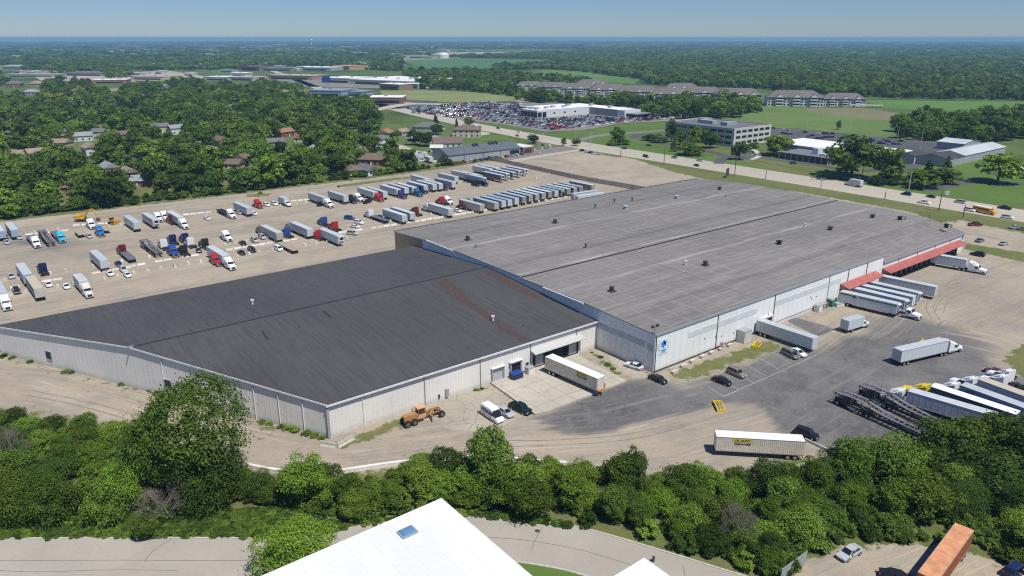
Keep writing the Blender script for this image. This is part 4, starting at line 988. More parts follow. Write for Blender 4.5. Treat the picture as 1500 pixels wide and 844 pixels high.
# upper row, from the left edge to the dark fence
veh('trailer', (-3, 333), U, 'grey-roofed box trailer cut by the left photo edge, leftmost in the yard', pz=4.1, group=GT, col='skyblue')
veh('trailer', (16.5, 331), U, 'blue-grey box trailer parked second from the left photo edge with doors facing the viewer', pz=4.1, group=GT, col='skyblue')
veh('sedan', (9, 349), D, 'dark car right behind a silver one below the leftmost trailers', 'grey', group=GC)
veh('sedan', (10, 357), D, 'silver car in front of a dark one below the leftmost trailers', 'silver', group=GC)
veh('sedan', (28.5, 350), D, 'silver car parked tight under the doors of the second blue-grey trailer', 'silver', group=GC)
veh('semiflat', (50, 357), D, 'white truck tractor with an empty dark flat trailer beside the wheeled car hauler', 'grey', p2='white')
veh('hauler', (69, 354), U, 'dark empty car hauler between the white tractor and the cyan one', 'black')
veh('semiflat', (86, 350), D, 'cyan truck tractor pulling a short empty flatbed', 'grey', p2='cyan')
veh('shortflat', (117, 341), D, 'tan empty flatbed trailer beside the blue tractor', 'tan', pz=1.3)
veh('tractor', (134, 334), D, 'white truck tractor parked above a silver car, left of the blue tractor', 'white', group=GK)
veh('shortflat', (153, 335), D, 'brown empty flatbed trailer standing behind the blue tractor', 'tan', pz=1.3)
veh('tractor', (147, 345), D, 'bright blue truck tractor by the tan flatbed, nose towards the viewer', 'azure', group=GK)
veh('sedan', (131, 348), D, 'silver car between the tan flatbed and the blue tractor', 'silver', group=GC)
veh('trailer', (192.5, 320.5), U, 'white box trailer standing alone beside the yellow dozer', pz=4.1, group=GT)
veh('reefer', (220, 316.5), D, 'white box trailer with cooling unit left of two white tractors', pz=4.1, group=GT)
veh('tractor', (232, 324), D, 'white truck tractor, left one of two standing side by side', 'white', group=GK)
veh('tractor', (241.5, 322), D, 'white truck tractor, right one of two standing side by side', 'white', group=GK)
veh('tractor', (251, 327), U, 'maroon truck tractor facing away, tucked against a white semi truck', 'maroon', group=GK)
veh('semi', (256, 313.5), D, 'white semi truck with box trailer beside the maroon tractor in the upper row', anchor=.36, pz=4.1)
veh('sedan', (303.5, 321.5), D, 'white car standing alone in the upper row beside concrete blocks', 'white', group=GC)
veh('semiflat', (332, 316), D, 'white truck tractor with black low trailer, left of a lone box trailer', 'black', p2='white')
veh('trailer', (355, 300), U, 'white box trailer in the upper row with a white car at its doors', pz=4.1, group=GT)
veh('sedan', (350.5, 313.5), D, 'grey car hidden between a tractor and a box trailer in the upper row', 'silver', group=GC)
veh('sedan', (372.5, 314.5), D, 'white car parked at the doors of an upper-row box trailer', 'white', group=GC)
veh('tractor', (378, 304), D, 'red truck tractor parked beside two white cars', 'red', group=GK)
veh('suv', (390.5, 302), D, 'white car parked directly right of the red tractor', 'white', group=GC)
veh('suv', (402, 300.5), D, 'white car between another white car and the small box truck', 'white', group=GC)
veh('boxtruck', (418, 301), D, 'small white box truck parked in the upper row of the yard', 'white')
veh('semi', (465.5, 285.6), D, 'white semi truck with long box trailer at the left of the upper right group', anchor=.36, pz=4.1)
veh('pickup', (470.5, 301), 40, 'black pickup parked across the flank of a white semi truck', 'black', group=GC)
veh('trailer', (495, 283), U, 'white box trailer beside a white semi truck, with dark vehicles at its doors', pz=4.1, group=GT)
veh('suv', (502.5, 298.5), D, 'black car parked at the doors of an upper-row trailer', 'black', group=GC)
veh('tractor', (515, 297), D, 'black truck tractor beside a white one in the upper row', 'black', group=GK)
veh('tractor', (524.5, 294.5), D, 'white truck tractor between a black tractor and a maroon car', 'white', group=GK)
veh('sedan', (534, 289), D, 'maroon car parked left of the red semi truck', 'maroon', group=GC)
veh('pickup', (538.5, 297.5), 30, 'black pickup standing crosswise in front of the red semi truck', 'black', group=GC)
veh('trailer', (552, 277.5), U, 'white box trailer tucked behind the red semi truck', pz=4.1, group=GT)
veh('semi', (538, 277.6), D, 'white-boxed semi truck with bright red tractor', anchor=.36, p2='red', pz=4.1)
veh('semi', (571.5, 273.7), D, 'semi truck with purple tractor', anchor=.36, p2='purple', pz=4.1)
veh('trailer', (583, 272), U, 'white box trailer between the purple and the teal semi trucks', pz=4.1, group=GT)
veh('semi', (594.5, 271), D, 'semi truck with teal tractor', anchor=.36, p2='teal', pz=4.1)
veh('tractor', (619, 283), D, 'dark blue truck tractor right beside the teal semi truck', 'navy', group=GK)
veh('trailer', (611, 268.5), U, 'box trailer right behind the dark blue tractor', pz=4.1, group=GT)
veh('trailer', (624, 267), U, 'box trailer second from the left in the row behind the black tractor', pz=4.1, group=GT)
veh('trailer', (633, 266), U, 'box trailer nearest the black tractor on its left', pz=4.1, group=GT)
veh('trailer', (616, 259), U, 'box trailer in the back line closest to the hedge, left one', pz=4.1, group=GT)
veh('tractor', (648, 278), D, 'black truck tractor standing in front of a row of box trailers', 'black', group=GK)
veh('trailer', (652, 263.5), U, 'box trailer standing alone right of the black tractor', pz=4.1, group=GT)
veh('trailer', (656, 256), U, 'box trailer in the back line closest to the hedge, right one', pz=4.1, group=GT)
veh('semiday', (687.5, 253), D, 'semi truck with blue box trailer mostly hidden behind another trailer', anchor=.36, pz=4.1, col='skyblue')
veh('trailer', (676, 252), U, 'box trailer behind the dark blue chassis, left of the white cab', pz=4.1, group=GT)
veh('reefer', (697, 257.5), D, 'pale blue refrigerated trailer above the navy car hauler', pz=4.1, group=GT, col='skyblue')
veh('hauler', (697, 269.5), D, 'navy car hauler parked in front of the refrigerated trailer', 'navy')
veh('pickup', (696.5, 272.5), D, 'black pickup beside the navy car hauler', 'black', group=GC)
for i, (px, py) in enumerate(((723, 254), (731, 251.5), (740, 249.8), (749, 247.5), (757, 245.5))):
    veh('reefer', (px, py), D, ('nearest', 'second', 'third', 'fourth', 'farthest')[i] + ' of five refrigerated trailers side by side near the wooden fence', pz=4.1, group='refrigerated trailers near the fence', col='grey' if i in (0, 2) else 'white')
for i, (px, py) in enumerate(((707, 245), (716, 243.5))):
    veh('trailer', (px, py), U, ('left', 'right')[i] + ' one of two box trailers behind the refrigerated ones, by the fence corner', pz=4.1, group=GT)
veh('tractor', (704, 253), D, 'white truck tractor between box trailers near the fence corner', 'white', group=GK)
veh('sedan', (718, 264), D, 'black car beside the nearest refrigerated trailer', 'black', group=GC)
# long row standing along the concrete barriers
row = [(690.5, 295.6, 'tan'), (711.5, 293, 'tan'), (722, 290.6, 'white'), (731, 289, 'white'), (741, 286.6, 'white'), (752, 284.6, 'grey2'), (761.5, 282.6, 'grey2'), (771, 281, 'grey2'), (780.5, 279.4, 'grey2'),
       (790, 277.4, 'grey2'), (799, 276, 'white'), (808.5, 274.6, 'grey2'), (817, 273.2, 'grey2'), (826.5, 271.6, 'grey2'), (835, 270.0, 'grey2'), (852.5, 267.8, 'grey2')]
M_DUSTY_T = mat('dusty_trailer_skin', (.50, .48, .42), .5, var=.15, vscale=.6, orand=.2); M_BLUEISH = mat('bluish_trailer_roof', (.33, .42, .48), .5, var=.12, orand=.15)
ordn = ['nearest', 'second', 'third', 'fourth', 'fifth', 'sixth', 'seventh', 'eighth', 'ninth', 'tenth', 'eleventh', 'twelfth', 'thirteenth', 'fourteenth', 'fifteenth', 'farthest']
for i, (px, py, c) in enumerate(row):
    veh('trailer', (px, py), U, ordn[i] + ' box trailer of the long row backed along the concrete barriers', pz=4.1, group='box trailers in the long row', col={'tan': M_DUSTY_T, 'white': M_ALU, 'grey2': mat('grey_trailer_end', (.36, .35, .33), .5, var=.15, orand=.25)}[c],
        roof=M_ALUW if i in (0, 7, 8, 9, 12, 13, 15) else M_BLUEISH)
seg('trailer', (842, 287.5), (886, 281.5), 'white box trailer lying crosswise behind the warehouse, nearer of two', col='white', pz=4.1, group=GT)
seg('trailer', (840, 283.5), (875, 278.5), 'white box trailer lying crosswise behind the warehouse, farther of two', col='white', pz=4.1, group=GT)
veh('tractor', (707, 303), D, 'maroon truck tractor behind the second trailer of the long row', 'maroon', group=GK)
veh('tractor', (678.5, 306), D, 'dark red truck tractor in the middle row beside the green one', 'maroon', group=GK)
veh('tractor', (686.5, 303), D, 'green truck tractor beside the first trailer of the long row', 'green', group=GK)
veh('sedan', (670, 310.5), D, 'white car between a box trailer and the dark red tractor', 'white', group=GC)
veh('tractor', (655, 299), D, 'white truck tractor with red hood accents behind a semi truck', 'white', group=GK)
veh('tractor', (647, 299), U, 'red truck tractor facing away behind a white semi truck', 'red', group=GK)
veh('semi', (645, 301.8), U, 'white semi truck facing away, left of the dark red tractor', anchor=.36, pz=4.1)
# middle row
veh('trailer', (578, 310.3), U, 'white box trailer, left one of a pair standing by the barriers', pz=4.1, group=GT)
veh('trailer', (589.5, 307.5), U, 'white box trailer, right one of a pair standing by the barriers', pz=4.1, group=GT)
veh('tractor', (608, 315), U, 'maroon truck tractor facing away beside the pair of box trailers', 'maroon', group=GK)
veh('semiflat', (551, 322), U, 'white truck tractor facing away with an empty flatbed', 'grey', p2='white')
veh('sedan', (556.5, 320), D, 'black car between the empty flatbed and the pair of trailers', 'black', group=GC)
veh('suv', (512, 321.5), -60, 'blue-grey car standing above two white cars', 'blue', group=GC)
veh('suv', (525.5, 328), -70, 'white car, upper one of two side by side at the barriers', 'white', group=GC)
veh('sedan', (520, 333.5), -70, 'white car, lower one of two side by side at the barriers', 'white', group=GC)
veh('suv', (516.5, 344), -60, 'silver-grey car just below the concrete barriers, right of the lone trailer', 'silver', group=GC)
veh('tractor', (474, 330), U, 'blue truck tractor facing away beside a red one', 'blue', group=GK)
veh('tractor', (490, 337), U, 'red truck tractor facing away behind the blue one', 'red', group=GK)
veh('reefer', (485, 340), D, 'white refrigerated trailer beside a bright red tractor, low in the yard', pz=4.1, group=GT)
veh('tractor', (466, 350), U, 'bright red truck tractor facing away below the barriers', 'red', group=GK)
veh('semi', (441, 330), U, 'white semi truck facing away in the middle row', anchor=.36, pz=4.1, col='white', p2='silver')
veh('semi', (397, 335), U, 'white semi truck with yellow-grey tractor facing away beside the blue tractor', anchor=.36, pz=4.1, col=M_DUSTY_T, p2='gold')
veh('tractor', (420, 347), U, 'blue truck tractor facing away beside the trailer doors', 'blue', group=GK)
veh('flatbed', (421, 361), U, 'empty flatbed trailer with orange tail crossing the barrier line', 'tan', pz=1.3)
veh('van', (408, 366.5), D, 'white car parked beside the flatbed with orange tail', 'white', group=GC)
veh('suv', (384, 349.5), D, 'grey car in the middle row next to a semi truck', 'silver', group=GC)
veh('suv', (373.5, 354.5), D, 'silver car left of a grey one in the middle row', 'silver', group=GC)
veh('sedan', (356, 358.5), D, 'black sedan left of two silver cars, above the barriers', 'black', group=GC)
veh('sedan', (354, 372.5), D, 'black sedan below the barriers, left of a black one', 'black', group=GC)
veh('suv', (369, 368.5), D, 'black car below the barriers, right of a black sedan', 'black', group=GC)
veh('tractor', (332, 352), D, 'white truck tractor standing alone in the middle of the yard', 'white', group=GK)
veh('semi', (318.7, 367), D, 'white semi truck next to the bright dark-red tractor', anchor=.36, pz=4.1)
veh('tractor', (317, 387), D, 'glossy dark-red truck tractor with no trailer, beside a white semi truck', 'red', group=GK)
veh('tractor', (300, 363), U, 'black truck tractor facing away behind the white semi truck', 'black', group=GK)
veh('sedan', (291.5, 369), 80, 'black car beside the black tractor', 'black', group=GC)
veh('tractor', (279, 361), U, 'white truck tractor facing away with black chassis, beside the dark blue one', 'white', group=GK)
veh('tractor', (271, 355), U, 'dark blue truck tractor facing away, smallest of the cluster', 'navy', group=GK)
veh('tractor', (253, 357), U, 'blue truck tractor with roof horns facing away in the cluster', 'navy', group=GK)
veh('tractor', (240, 364), U, 'white truck tractor facing away at the left of the blue cluster', 'white', group=GK)
veh('tractor', (254, 374), D, 'blue truck tractor facing the viewer in the blue cluster', 'blue', group=GK)
veh('tractor', (269, 373), U, 'black bare chassis tractor at the front of the blue cluster', 'black', group=GK)
veh('hauler', (222, 369), U, 'white and chrome car hauler facing away beside the blue cluster', 'white')
veh('semiflat', (185, 377), U, 'maroon truck tractor facing away with an empty flatbed', 'grey', p2='maroon')
veh('sedan', (174, 389), D, 'dark blue car left of the maroon tractor with flatbed', 'navy', group=GC)
veh('trailer', (144, 373.5), U, 'white box trailer standing alone with doors facing the viewer', pz=4.1, group=GT)
veh('suv', (181, 397.5), D, 'silver-green car directly above a white car at the barrier line', 'silver', group=GC)
veh('sedan', (187, 405), D, 'white car below a silver one at the barrier line', 'white', group=GC)
veh('sedan', (161.5, 403), D, 'white car just left of two cars parked nose to tail', 'white', group=GC)
veh('semipup', (122, 417), D, 'white straight truck with cream box and big sleeper', anchor=.5, pz=2.5, col=mat('cream_box', (.62, .60, .54), .5, var=.1))
veh('sedan', (97.5, 422), D, 'white car beside the cream straight truck', 'white', group=GC)
veh('sedan', (71.5, 419), D, 'white car parked right of a semi trailer with tan roof', 'white', group=GC)
veh('tractor', (63.5, 400.5), U, 'navy truck tractor facing away left of the cream straight truck', 'navy', group=GK)
veh('trailer', (50, 413), U, 'tan-roofed box trailer, lower of two standing end to end', pz=4.1, group=GT, col=M_DUSTY_T, roof=mat('tan_trailer_roof', (.5, .44, .34), .6))
veh('trailer', (34.5, 393.5), U, 'grey-roofed box trailer, upper of two standing end to end', pz=4.1, group=GT, col='skyblue')
veh('sedan', (17, 407), D, 'silver car left of the two end-to-end trailers', 'silver', group=GC)
veh('suv', (25, 429), D, 'dark car low in the yard, left of the tan-roofed trailer', 'black', group=GC)
veh('semi', (-2, 419), D, 'white semi truck cut by the left photo edge, nearest to the charcoal roof', anchor=.36, pz=4.1)

# ============================================================= vehicles in the asphalt yard
def lettering(par, s, size, x, y, z, m, flip=False):
    return text_obj(s, size, m, par, (x, y, z), (R(90), 0, R(180) if flip else 0))
M_BANNER = mat('yellow_banner', (.62, .50, .03), .5); M_INK = mat('black_lettering', (.02, .02, .025), .6); M_CONT = mat('white_container_paint', (.66, .61, .51), .55, var=.15, vscale=1.0)
def intermodal(o, side, x):
    y = -1.345 if side < 0 else 1.345; fl = side > 0
    b = MB().box(x - 1.9, x + 1.9, y - .006, y + .006, 3.25, 3.9).build('banner', M_BANNER, o)
    lettering(b, 'J.B. HUNT', .62, x, y + (-.012 if side < 0 else .012), 3.57, M_INK, fl); lettering(b, 'Intermodal', .66, x, y + (-.012 if side < 0 else .012), 2.9, M_INK, fl)
c = seg('container', (1051, 635), (1175, 642), 'white container with yellow banner standing alone on its chassis between asphalt and hedge', col=M_CONT, pz=4.1, roof=mat('bright_container_roof', (.8, .8, .78), .5), flip=True)
intermodal(c, 1, 11.3)
x0, y0 = G(801, 545); x1, y1 = G(872, 571)
c = veh('container', (841, 538.5), -85, 'white container with yellow banner and orange nose frame, backed to the charcoal-roofed warehouse', col=M_CONT, pz=4.1, z=.45, roof=mat('bright_container_roof', (.8, .8, .78), .5))
intermodal(c, -1, 11.6)
mb = MB()
for a, b_ in (((16.2, -1.2, 1.1), (16.2, 1.2, 1.1)), ((16.2, -1.2, 1.1), (16.9, 0, 1.2)), ((16.2, 1.2, 1.1), (16.9, 0, 1.2)), ((16.2, 1.1, 1.1), (16.25, 1.1, 2.3)), ((16.2, -1.1, 1.1), (16.2, -1.1, 1.5))): mb.bar(a, b_, .16, .2)
mb.build('gooseneck', P['orange'], c)
seg('trailer', (1114, 468), (1194, 494), 'long pale box trailer backed to the single dock door beside the off-white cabinet', pz=4.1)
tr = seg('reefer', (1236, 426.5), (1316, 444.5), 'box trailer with a dark green stripe and black mark, nearest under the short red canopy', col='white', pz=4.1)
MB().box(.3, 3.4, -1.33, -1.319, 3.45, 3.8).box(5.6, 15.9, -1.33, -1.319, 3.45, 3.8).build('stripe', P['green'], tr)
MB().box(3.8, 4.15, -1.33, -1.319, 3.15, 3.85).box(4.25, 4.6, -1.33, -1.319, 3.15, 3.85).box(4.7, 5.0, -1.33, -1.319, 3.15, 3.6).build('black_mark', M_INK, tr)
for i, (a, b_) in enumerate((((1252, 421), (1325, 438.5)), ((1262, 416.5), (1335, 433)), ((1275, 412), (1341, 427)))):
    seg('reefer' if i != 1 else 'trailer', a, b_, ('second', 'third', 'fourth')[i] + ' box trailer from the green-striped one under the short red canopy', col='white', pz=4.1, group='trailers side by side at the short canopy')
veh('daycab', (1326, 464), -85, 'white day-cab tractor parked at the noses of the four docked trailers', 'white')
seg('trailer', (1293, 403.5), (1370, 419), 'pale box trailer backed under the near end of the long red canopy', pz=4.1)
seg('semi', (1372, 381), (1412, 388), 'white semi truck backed to a dock under the far end of the long red canopy', pz=2, frac=.5)
seg('boxtruck', (1237, 487), (1266, 478), 'white box truck standing alone on the asphalt in front of the docks', frac=.5)
seg('semi', (1312, 534.5), (1403, 513), 'white semi truck crossing the asphalt yard beside a yellow plow box', frac=.5)
seg('hauler', (1340, 640), (1241, 596), 'empty car hauler with pale runways, nearest to the hedge', 'black')
seg('hauler', (1388, 636), (1263, 580), 'empty car hauler with pale runways, between its twin and a white semi truck', 'black')
seg('semi', (1441, 630), (1293, 585), 'white semi truck parked between the car haulers and the yellow tractor', )
seg('semi', (1458, 622), (1342, 582), 'semi truck with bright yellow tractor and dark-sided trailer', col=mat('slate_trailer_skin', (.13, .14, .16), .5), p2='yellow', roof=mat('bright_container_roof', (.8, .8, .78), .5))
seg('tractor', (1432, 603), (1390, 586), 'black truck tractor with grey sleeper roof between two long trailers', 'black')
seg('semi', (1506, 625), (1379, 577), 'white semi truck with long pale trailer running out of the photo at right')
seg('semi', (1530, 616), (1407, 569), 'white semi truck with grey-roofed trailer behind the long pale one', col='white', roof=mat('tan_trailer_roof', (.5, .44, .34), .6))
seg('tractor', (1482, 577), (1441, 562), 'white truck tractor, nearer of two bare ones at the right edge', 'white')
seg('tractor', (1489, 569), (1452, 554), 'white truck tractor, farther of two bare ones at the right edge', 'white')
seg('sedan', (1468, 551), (1446, 545), 'maroon car parked beside a dark one by the white tractors', 'maroon')
seg('sedan', (1482, 556), (1460, 548), 'dark purple-black car behind the maroon one', 'black')
v = seg('cargo', (707, 603), (737, 623), 'white high-roof cargo van with dark lettering on its side', 'white')
text_obj('URBAN', 1.2, mat('navy_lettering', (.02, .03, .12), .6), v, (-.9, -1.06, 1.7), (R(90), 0, 0))
seg('sedan', (732, 602), (748, 612), 'silver coupe parked between the cargo van and the dark pickup', 'silver')
seg('pickup', (750, 596), (775, 608), 'dark green-black pickup beside the edge of the concrete apron', 'dkgreen')
seg('sedan', (916, 535), (941, 543), 'white sedan parked along the blue-grey west wall of the big warehouse', 'white', flip=True)
seg('sedan', (951, 553), (977, 564), 'black sedan parked at the corner pole of the big warehouse', 'black')
seg('sedan', (1044, 556), (1071, 566), 'black sedan on the asphalt next to a silver-grey estate', 'black')
seg('suv', (1065, 544), (1092, 556), 'grey-gold suv parked beside a black sedan, by the grass strip', 'gold')
seg('van', (1144, 515), (1171, 529), 'dark grey minivan beside a white car near the docked trailer', 'grey')
seg('sedan', (1157, 514), (1180, 525), 'white car half hidden by the dark grey minivan', 'white')
seg('suv', (1165, 634), (1197, 645), 'black suv parked behind the white intermodal container', 'black')
seg('suv', (1421, 373), (1442, 377), 'black suv at the end of the red-canopied docks', 'black', flip=True)
G_HW = 'vehicles on the highway'
for k, a, b_, l, c in (('sedan', (1429, 356), (1441, 352), 'grey car on the gravel road beside the far end of the big warehouse', 'grey'), ('sedan', (1462, 361), (1477, 356.5), 'silver-blue car with white windshield shade on the gravel road at right', 'silver'),
                       ('pickup', (1417, 331), (1440, 331), 'maroon pickup with a white tank on the gravel lot beyond the warehouse', 'maroon'), ('sedan', (1481, 335), (1493, 335), 'pale car at the far edge of the gravel lot, right', 'silver'), ('sedan', (1494, 337), (1506, 338), 'dark car cut by the right photo edge on the gravel lot', 'grey')):
    seg(k, a, b_, l, c)
for k, a, b_, l, c in (('van', (1414, 299), (1397, 296), 'silver minivan on the far lanes, before the bus', 'silver'), ('suv', (1413, 308), (1428, 311), 'white car directly behind the yellow school bus', 'white'),
                       ('pickup', (1480, 308), (1462, 305), 'black pickup on the far lanes beyond the bus', 'black'), ('suv', (1468, 319), (1483, 321.5), 'white car leading the near lanes right of the bus', 'white'),
                       ('pickup', (1344, 297), (1363, 300), 'white pickup on the near lanes left of the tall pole', 'white'), ('suv', (1336, 287.5), (1318, 284.5), 'navy suv on the far lanes by the leaning pole', 'navy'), ('sedan', (1370, 291), (1356, 288), 'black car on the far lanes at the side road mouth', 'black'),
                       ('van', (940, 229), (952, 232), 'dark blue van on the near lanes by the gravel lot entrance', 'navy'), ('sedan', (1025, 245), (1015, 242), 'black car on the near lanes behind the big warehouse', 'black'), ('sedan', (992, 232.5), (983, 231), 'grey car on the far lanes left of the drive', 'grey'),
                       ('sedan', (1029, 237), (1020, 235.5), 'silver car on the far lanes at the office drive', 'silver'), ('sedan', (918, 219), (911, 217.5), 'black car on the far lanes by the gravel entrance pole', 'black'),
                       ('sedan', (701, 186), (706, 187), 'silver car on the highway near the tan apartment house', 'silver'), ('sedan', (727, 188), (732, 189.5), 'black car on the highway beside the dealership', 'black'), ('sedan', (757, 194), (763, 195), 'white car on the highway beside the dealership', 'white'), ('sedan', (755, 199), (761, 200.5), 'red car on the highway beside the dealership', 'red')):
    seg(k, a, b_, l, c, group=G_HW)
seg('boxtruck', (1264, 275.5), (1236, 270), 'white box truck driving on the far lanes of the highway', frac=.5)
def bus():
    A, B = G(1430, 310), G(1453, 315); t = thing('school_bus', 'yellow school bus with white roof driving on the highway', 'school bus', ((A[0]+B[0])/2, (A[1]+B[1])/2, 0.03), math.atan2(B[1]-A[1], B[0]-A[0]))
    b = MB(); b.loft([[(x, -1.2, .6), (x, 1.2, .6), (x, 1.2, 2.4), (x, .95, 2.85), (x, -.95, 2.85), (x, -1.2, 2.4)] for x in (-5, 3.2)]); b.loft([[(x, -w, .6), (x, w, .6), (x, w*.9, z), (x, -w*.9, z)] for x, w, z in ((3.2, 1.1, 1.9), (4.8, 1.0, 1.6), (5.0, .9, 1.4))]); b.build('body', P['school'], t)
    MB().loft([[(x, -1.0, 2.8), (x, 1.0, 2.8), (x, .8, 2.98), (x, -.8, 2.98)] for x in (-4.95, 3.15)]).build('roof', P['white'], t)
    for s in (-1, 1):
        for i in range(9): MB().box(-4.6 + i*.82, -3.95 + i*.82, s*1.2 - .02 if s > 0 else -1.23, 1.23 if s > 0 else -1.18, 1.7, 2.35).build('window', M_GLASS, t)
        MB().box(-5, 3.1, s*1.2 - .02 if s > 0 else -1.22, 1.22 if s > 0 else -1.18, 1.3, 1.38).build('stripe', M_INK, t)
    MB().quadv([(3.22, -1.0, 1.95), (3.22, 1.0, 1.95), (3.22, .9, 2.6), (3.22, -.9, 2.6)]).build('windshield', M_GLASS, t)
    for n, me, m, l, _ in wheels2((-3.2, 3.6), 1.0, 'truck'): link('wheel', me, m, t, l, onobj=True)
bus()
# cars by the gravel lot entrance, the office lot, the shop
for i, (px, py, c, l) in enumerate(((853, 221.5, 'black', 'black car alone at the corner of the empty gravel lot'), (861, 224, 'white', 'white car first in the short row by the highway pole'), (866, 225, 'black', 'black car in the short row by the highway pole'), (871, 226, 'white', 'white car third in the short row by the highway pole'), (876, 226.5, 'silver', 'silver car last in the short row by the highway pole'))):
    veh('sedan', (px, py), -80, l, c, group='cars at the gravel lot entrance')
cc = ['white', 'silver', 'grey', 'black', 'navy', 'red', 'white', 'blue', 'maroon']
for px, py, c in ((1132, 188.5, 'maroon'), (1147, 191, 'white'), (1153, 191.5, 'silver'), (1147, 196, 'black'), (1152, 197, 'black'), (1158, 197.5, 'grey'), (1179, 194.5, 'black'), (1198, 197, 'white'), (1206, 196.5, 'navy'), (1211, 196.5, 'navy'), (1219, 196.5, 'black'), (1184, 201, 'grey'), (1189, 199.5, 'navy'),
                  (1197, 203.5, 'black'), (1203, 203, 'navy'), (1208, 202, 'black'), (1213, 201.5, 'navy'), (1218, 201.5, 'maroon'), (1274, 204.5, 'black'), (1277, 207, 'navy'), (1290, 208, 'silver'), (1294, 206.5, 'red'), (1300, 208, 'navy'), (1288, 211, 'navy'), (1293, 211, 'blue'), (1299, 211.5, 'silver'), (1304, 211.5, 'navy'), (1309, 212, 'blue'), (1319, 207.5, 'black'), (1316, 212, 'grey')):
    veh('sedan', (px, py), 88, c + ' car in the dark office parking lot', c, group='cars in the office parking lot', z=.03)
for i in range(14):
    t = i / 13; px, py = 667 + 97 * t, 240.5 - 13.5 * t
    c = cc[(i * 5) % 9]; veh('sedan', (px, py), 88, c + ' car nosed against the long grey workshop wall', c, group='cars along the grey workshop wall', z=.03)
for i, (px, py) in enumerate(((784, 222), (788, 219), (794, 220), (800, 217.5), (806, 216.5), (786, 214), (795, 213.5), (805, 213), (790, 224))):
    c = ['white', 'silver', 'white', 'skyblue', 'white', 'silver', 'grey', 'white', 'white'][i]; veh('van' if i % 3 == 0 else 'suv', (px, py), 50, {'skyblue': 'pale blue'}.get(c, c) + ' vehicle in the small lot behind the brick annex', c, group='vehicles behind the brick annex', z=.03)
for i, (px, py) in enumerate(((612, 228), (617, 231), (622, 226), (610, 234), (616, 237), (628, 238))):
    veh('boxtruck' if i % 2 else 'van', (px, py), (20, 100, 60, 150, 10, 80)[i], ('white van', 'white box truck')[i % 2] + ' crowded into the yard left of the grey workshop', 'white', group='white vehicles beside the grey workshop')
for px, py, c, l in ((1162, 240, 'black', 'black car on the drive before the low office'), (950, 214, 'black', 'black car on the curved office drive')): veh('sedan', (px, py), -20, l, c)
# dealership: as many as the rows hold, nearest as objects, the rest as one
def dealer():
    poly = [(598, 158.5), (690, 151), (760, 150), (768, 160), (764, 170.5), (803, 175), (868, 170), (905, 174.5), (926, 172), (1005, 168), (1000, 175), (905, 180), (862, 189), (800, 191.5), (740, 181), (680, 174.5), (606, 166)]
    pts = []
    for ix in range(30):
        x = 272 + ix * 8.6 + (1.5 if ix % 2 else -1.5)
        for iy in range(150):
            y = 380 + iy * 2.9; pts.append((x, y))
    pts = np.array(pts); px, py = PXa(pts[:, 0], pts[:, 1]); ok = inpoly(px, py, poly) & (nr.rand(len(pts)) < .86)
    nsel = pts[ok]; d = np.hypot(nsel[:, 0] - CX, nsel[:, 1] - CY); nsel = nsel[np.argsort(d)]
    body = {}
    for k in ('sedan', 'suv'):
        mb = MB(); kit = KIT[k]; me = bpy.data.meshes.new('small_' + k); V = []; F = []; MI = []
        for (n, m_, r_, l, pi) in kit[:2]:
            b = len(V); V += [tuple(v.co) for v in m_.vertices]; F += [tuple(b + i for i in p.vertices) for p in m_.polygons]; MI += [0 if r_ == 'paint' else 1] * len(m_.polygons)
        mb.v = V; mb.f = F; mb.m = MI
        mb.k = 2
        for x in (1.4, -1.4): mb.box(x - .33, x + .33, -.88, .88, 0, .6)
        body[k] = mb
    meshes = {k: body[k].mesh('small_' + k) for k in body}
    cols = ['white', 'silver', 'grey', 'black', 'navy', 'red', 'white', 'grey', 'silver', 'silver', 'white', 'grey']
    NCAR = 110; rest = MB()
    for i, (x, y) in enumerate(nsel):
        k = 'suv' if rnd.random() < .5 else 'sedan'; c = cols[rnd.randrange(12)]
        if i < 40 and rnd.random() < .25: c = 'red'
        if i < NCAR:
            o = link('car', meshes[k], (P[c], M_GLASS, M_TYRE), None, (x, y, .03), R(rnd.choice((0, 180)) + rnd.uniform(-2, 2)), onobj=True)
            tag(o, f'small {c} ' + ('sedan' if k == 'sedan' else 'suv') + ' in the packed dealership rows nearest the highway', 'car', 'cars in the dealership rows')
        else:
            ci = ['white', 'silver', 'grey', 'black', 'navy', 'silver', 'white', 'grey', 'red', 'silver', 'black'][i % 11]
            b = len(rest.v); rest.v += [(vx + x, vy + y, vz + .03) for vx, vy, vz in body[k].v]; rest.f += [tuple(b + q for q in f) for f in body[k].f]
            rest.m += [(('white', 'silver', 'grey', 'black', 'navy', 'red').index(ci) if m_ == 0 else 6) for m_ in body[k].m]
    o = rest.build('parked_cars', [P[c] for c in ('white', 'silver', 'grey', 'black', 'navy', 'red')] + [M_GLASS]); o['kind'] = 'stuff'; tag(o, 'hundreds of small cars filling the back rows of the dealership lot', 'cars')
dealer()
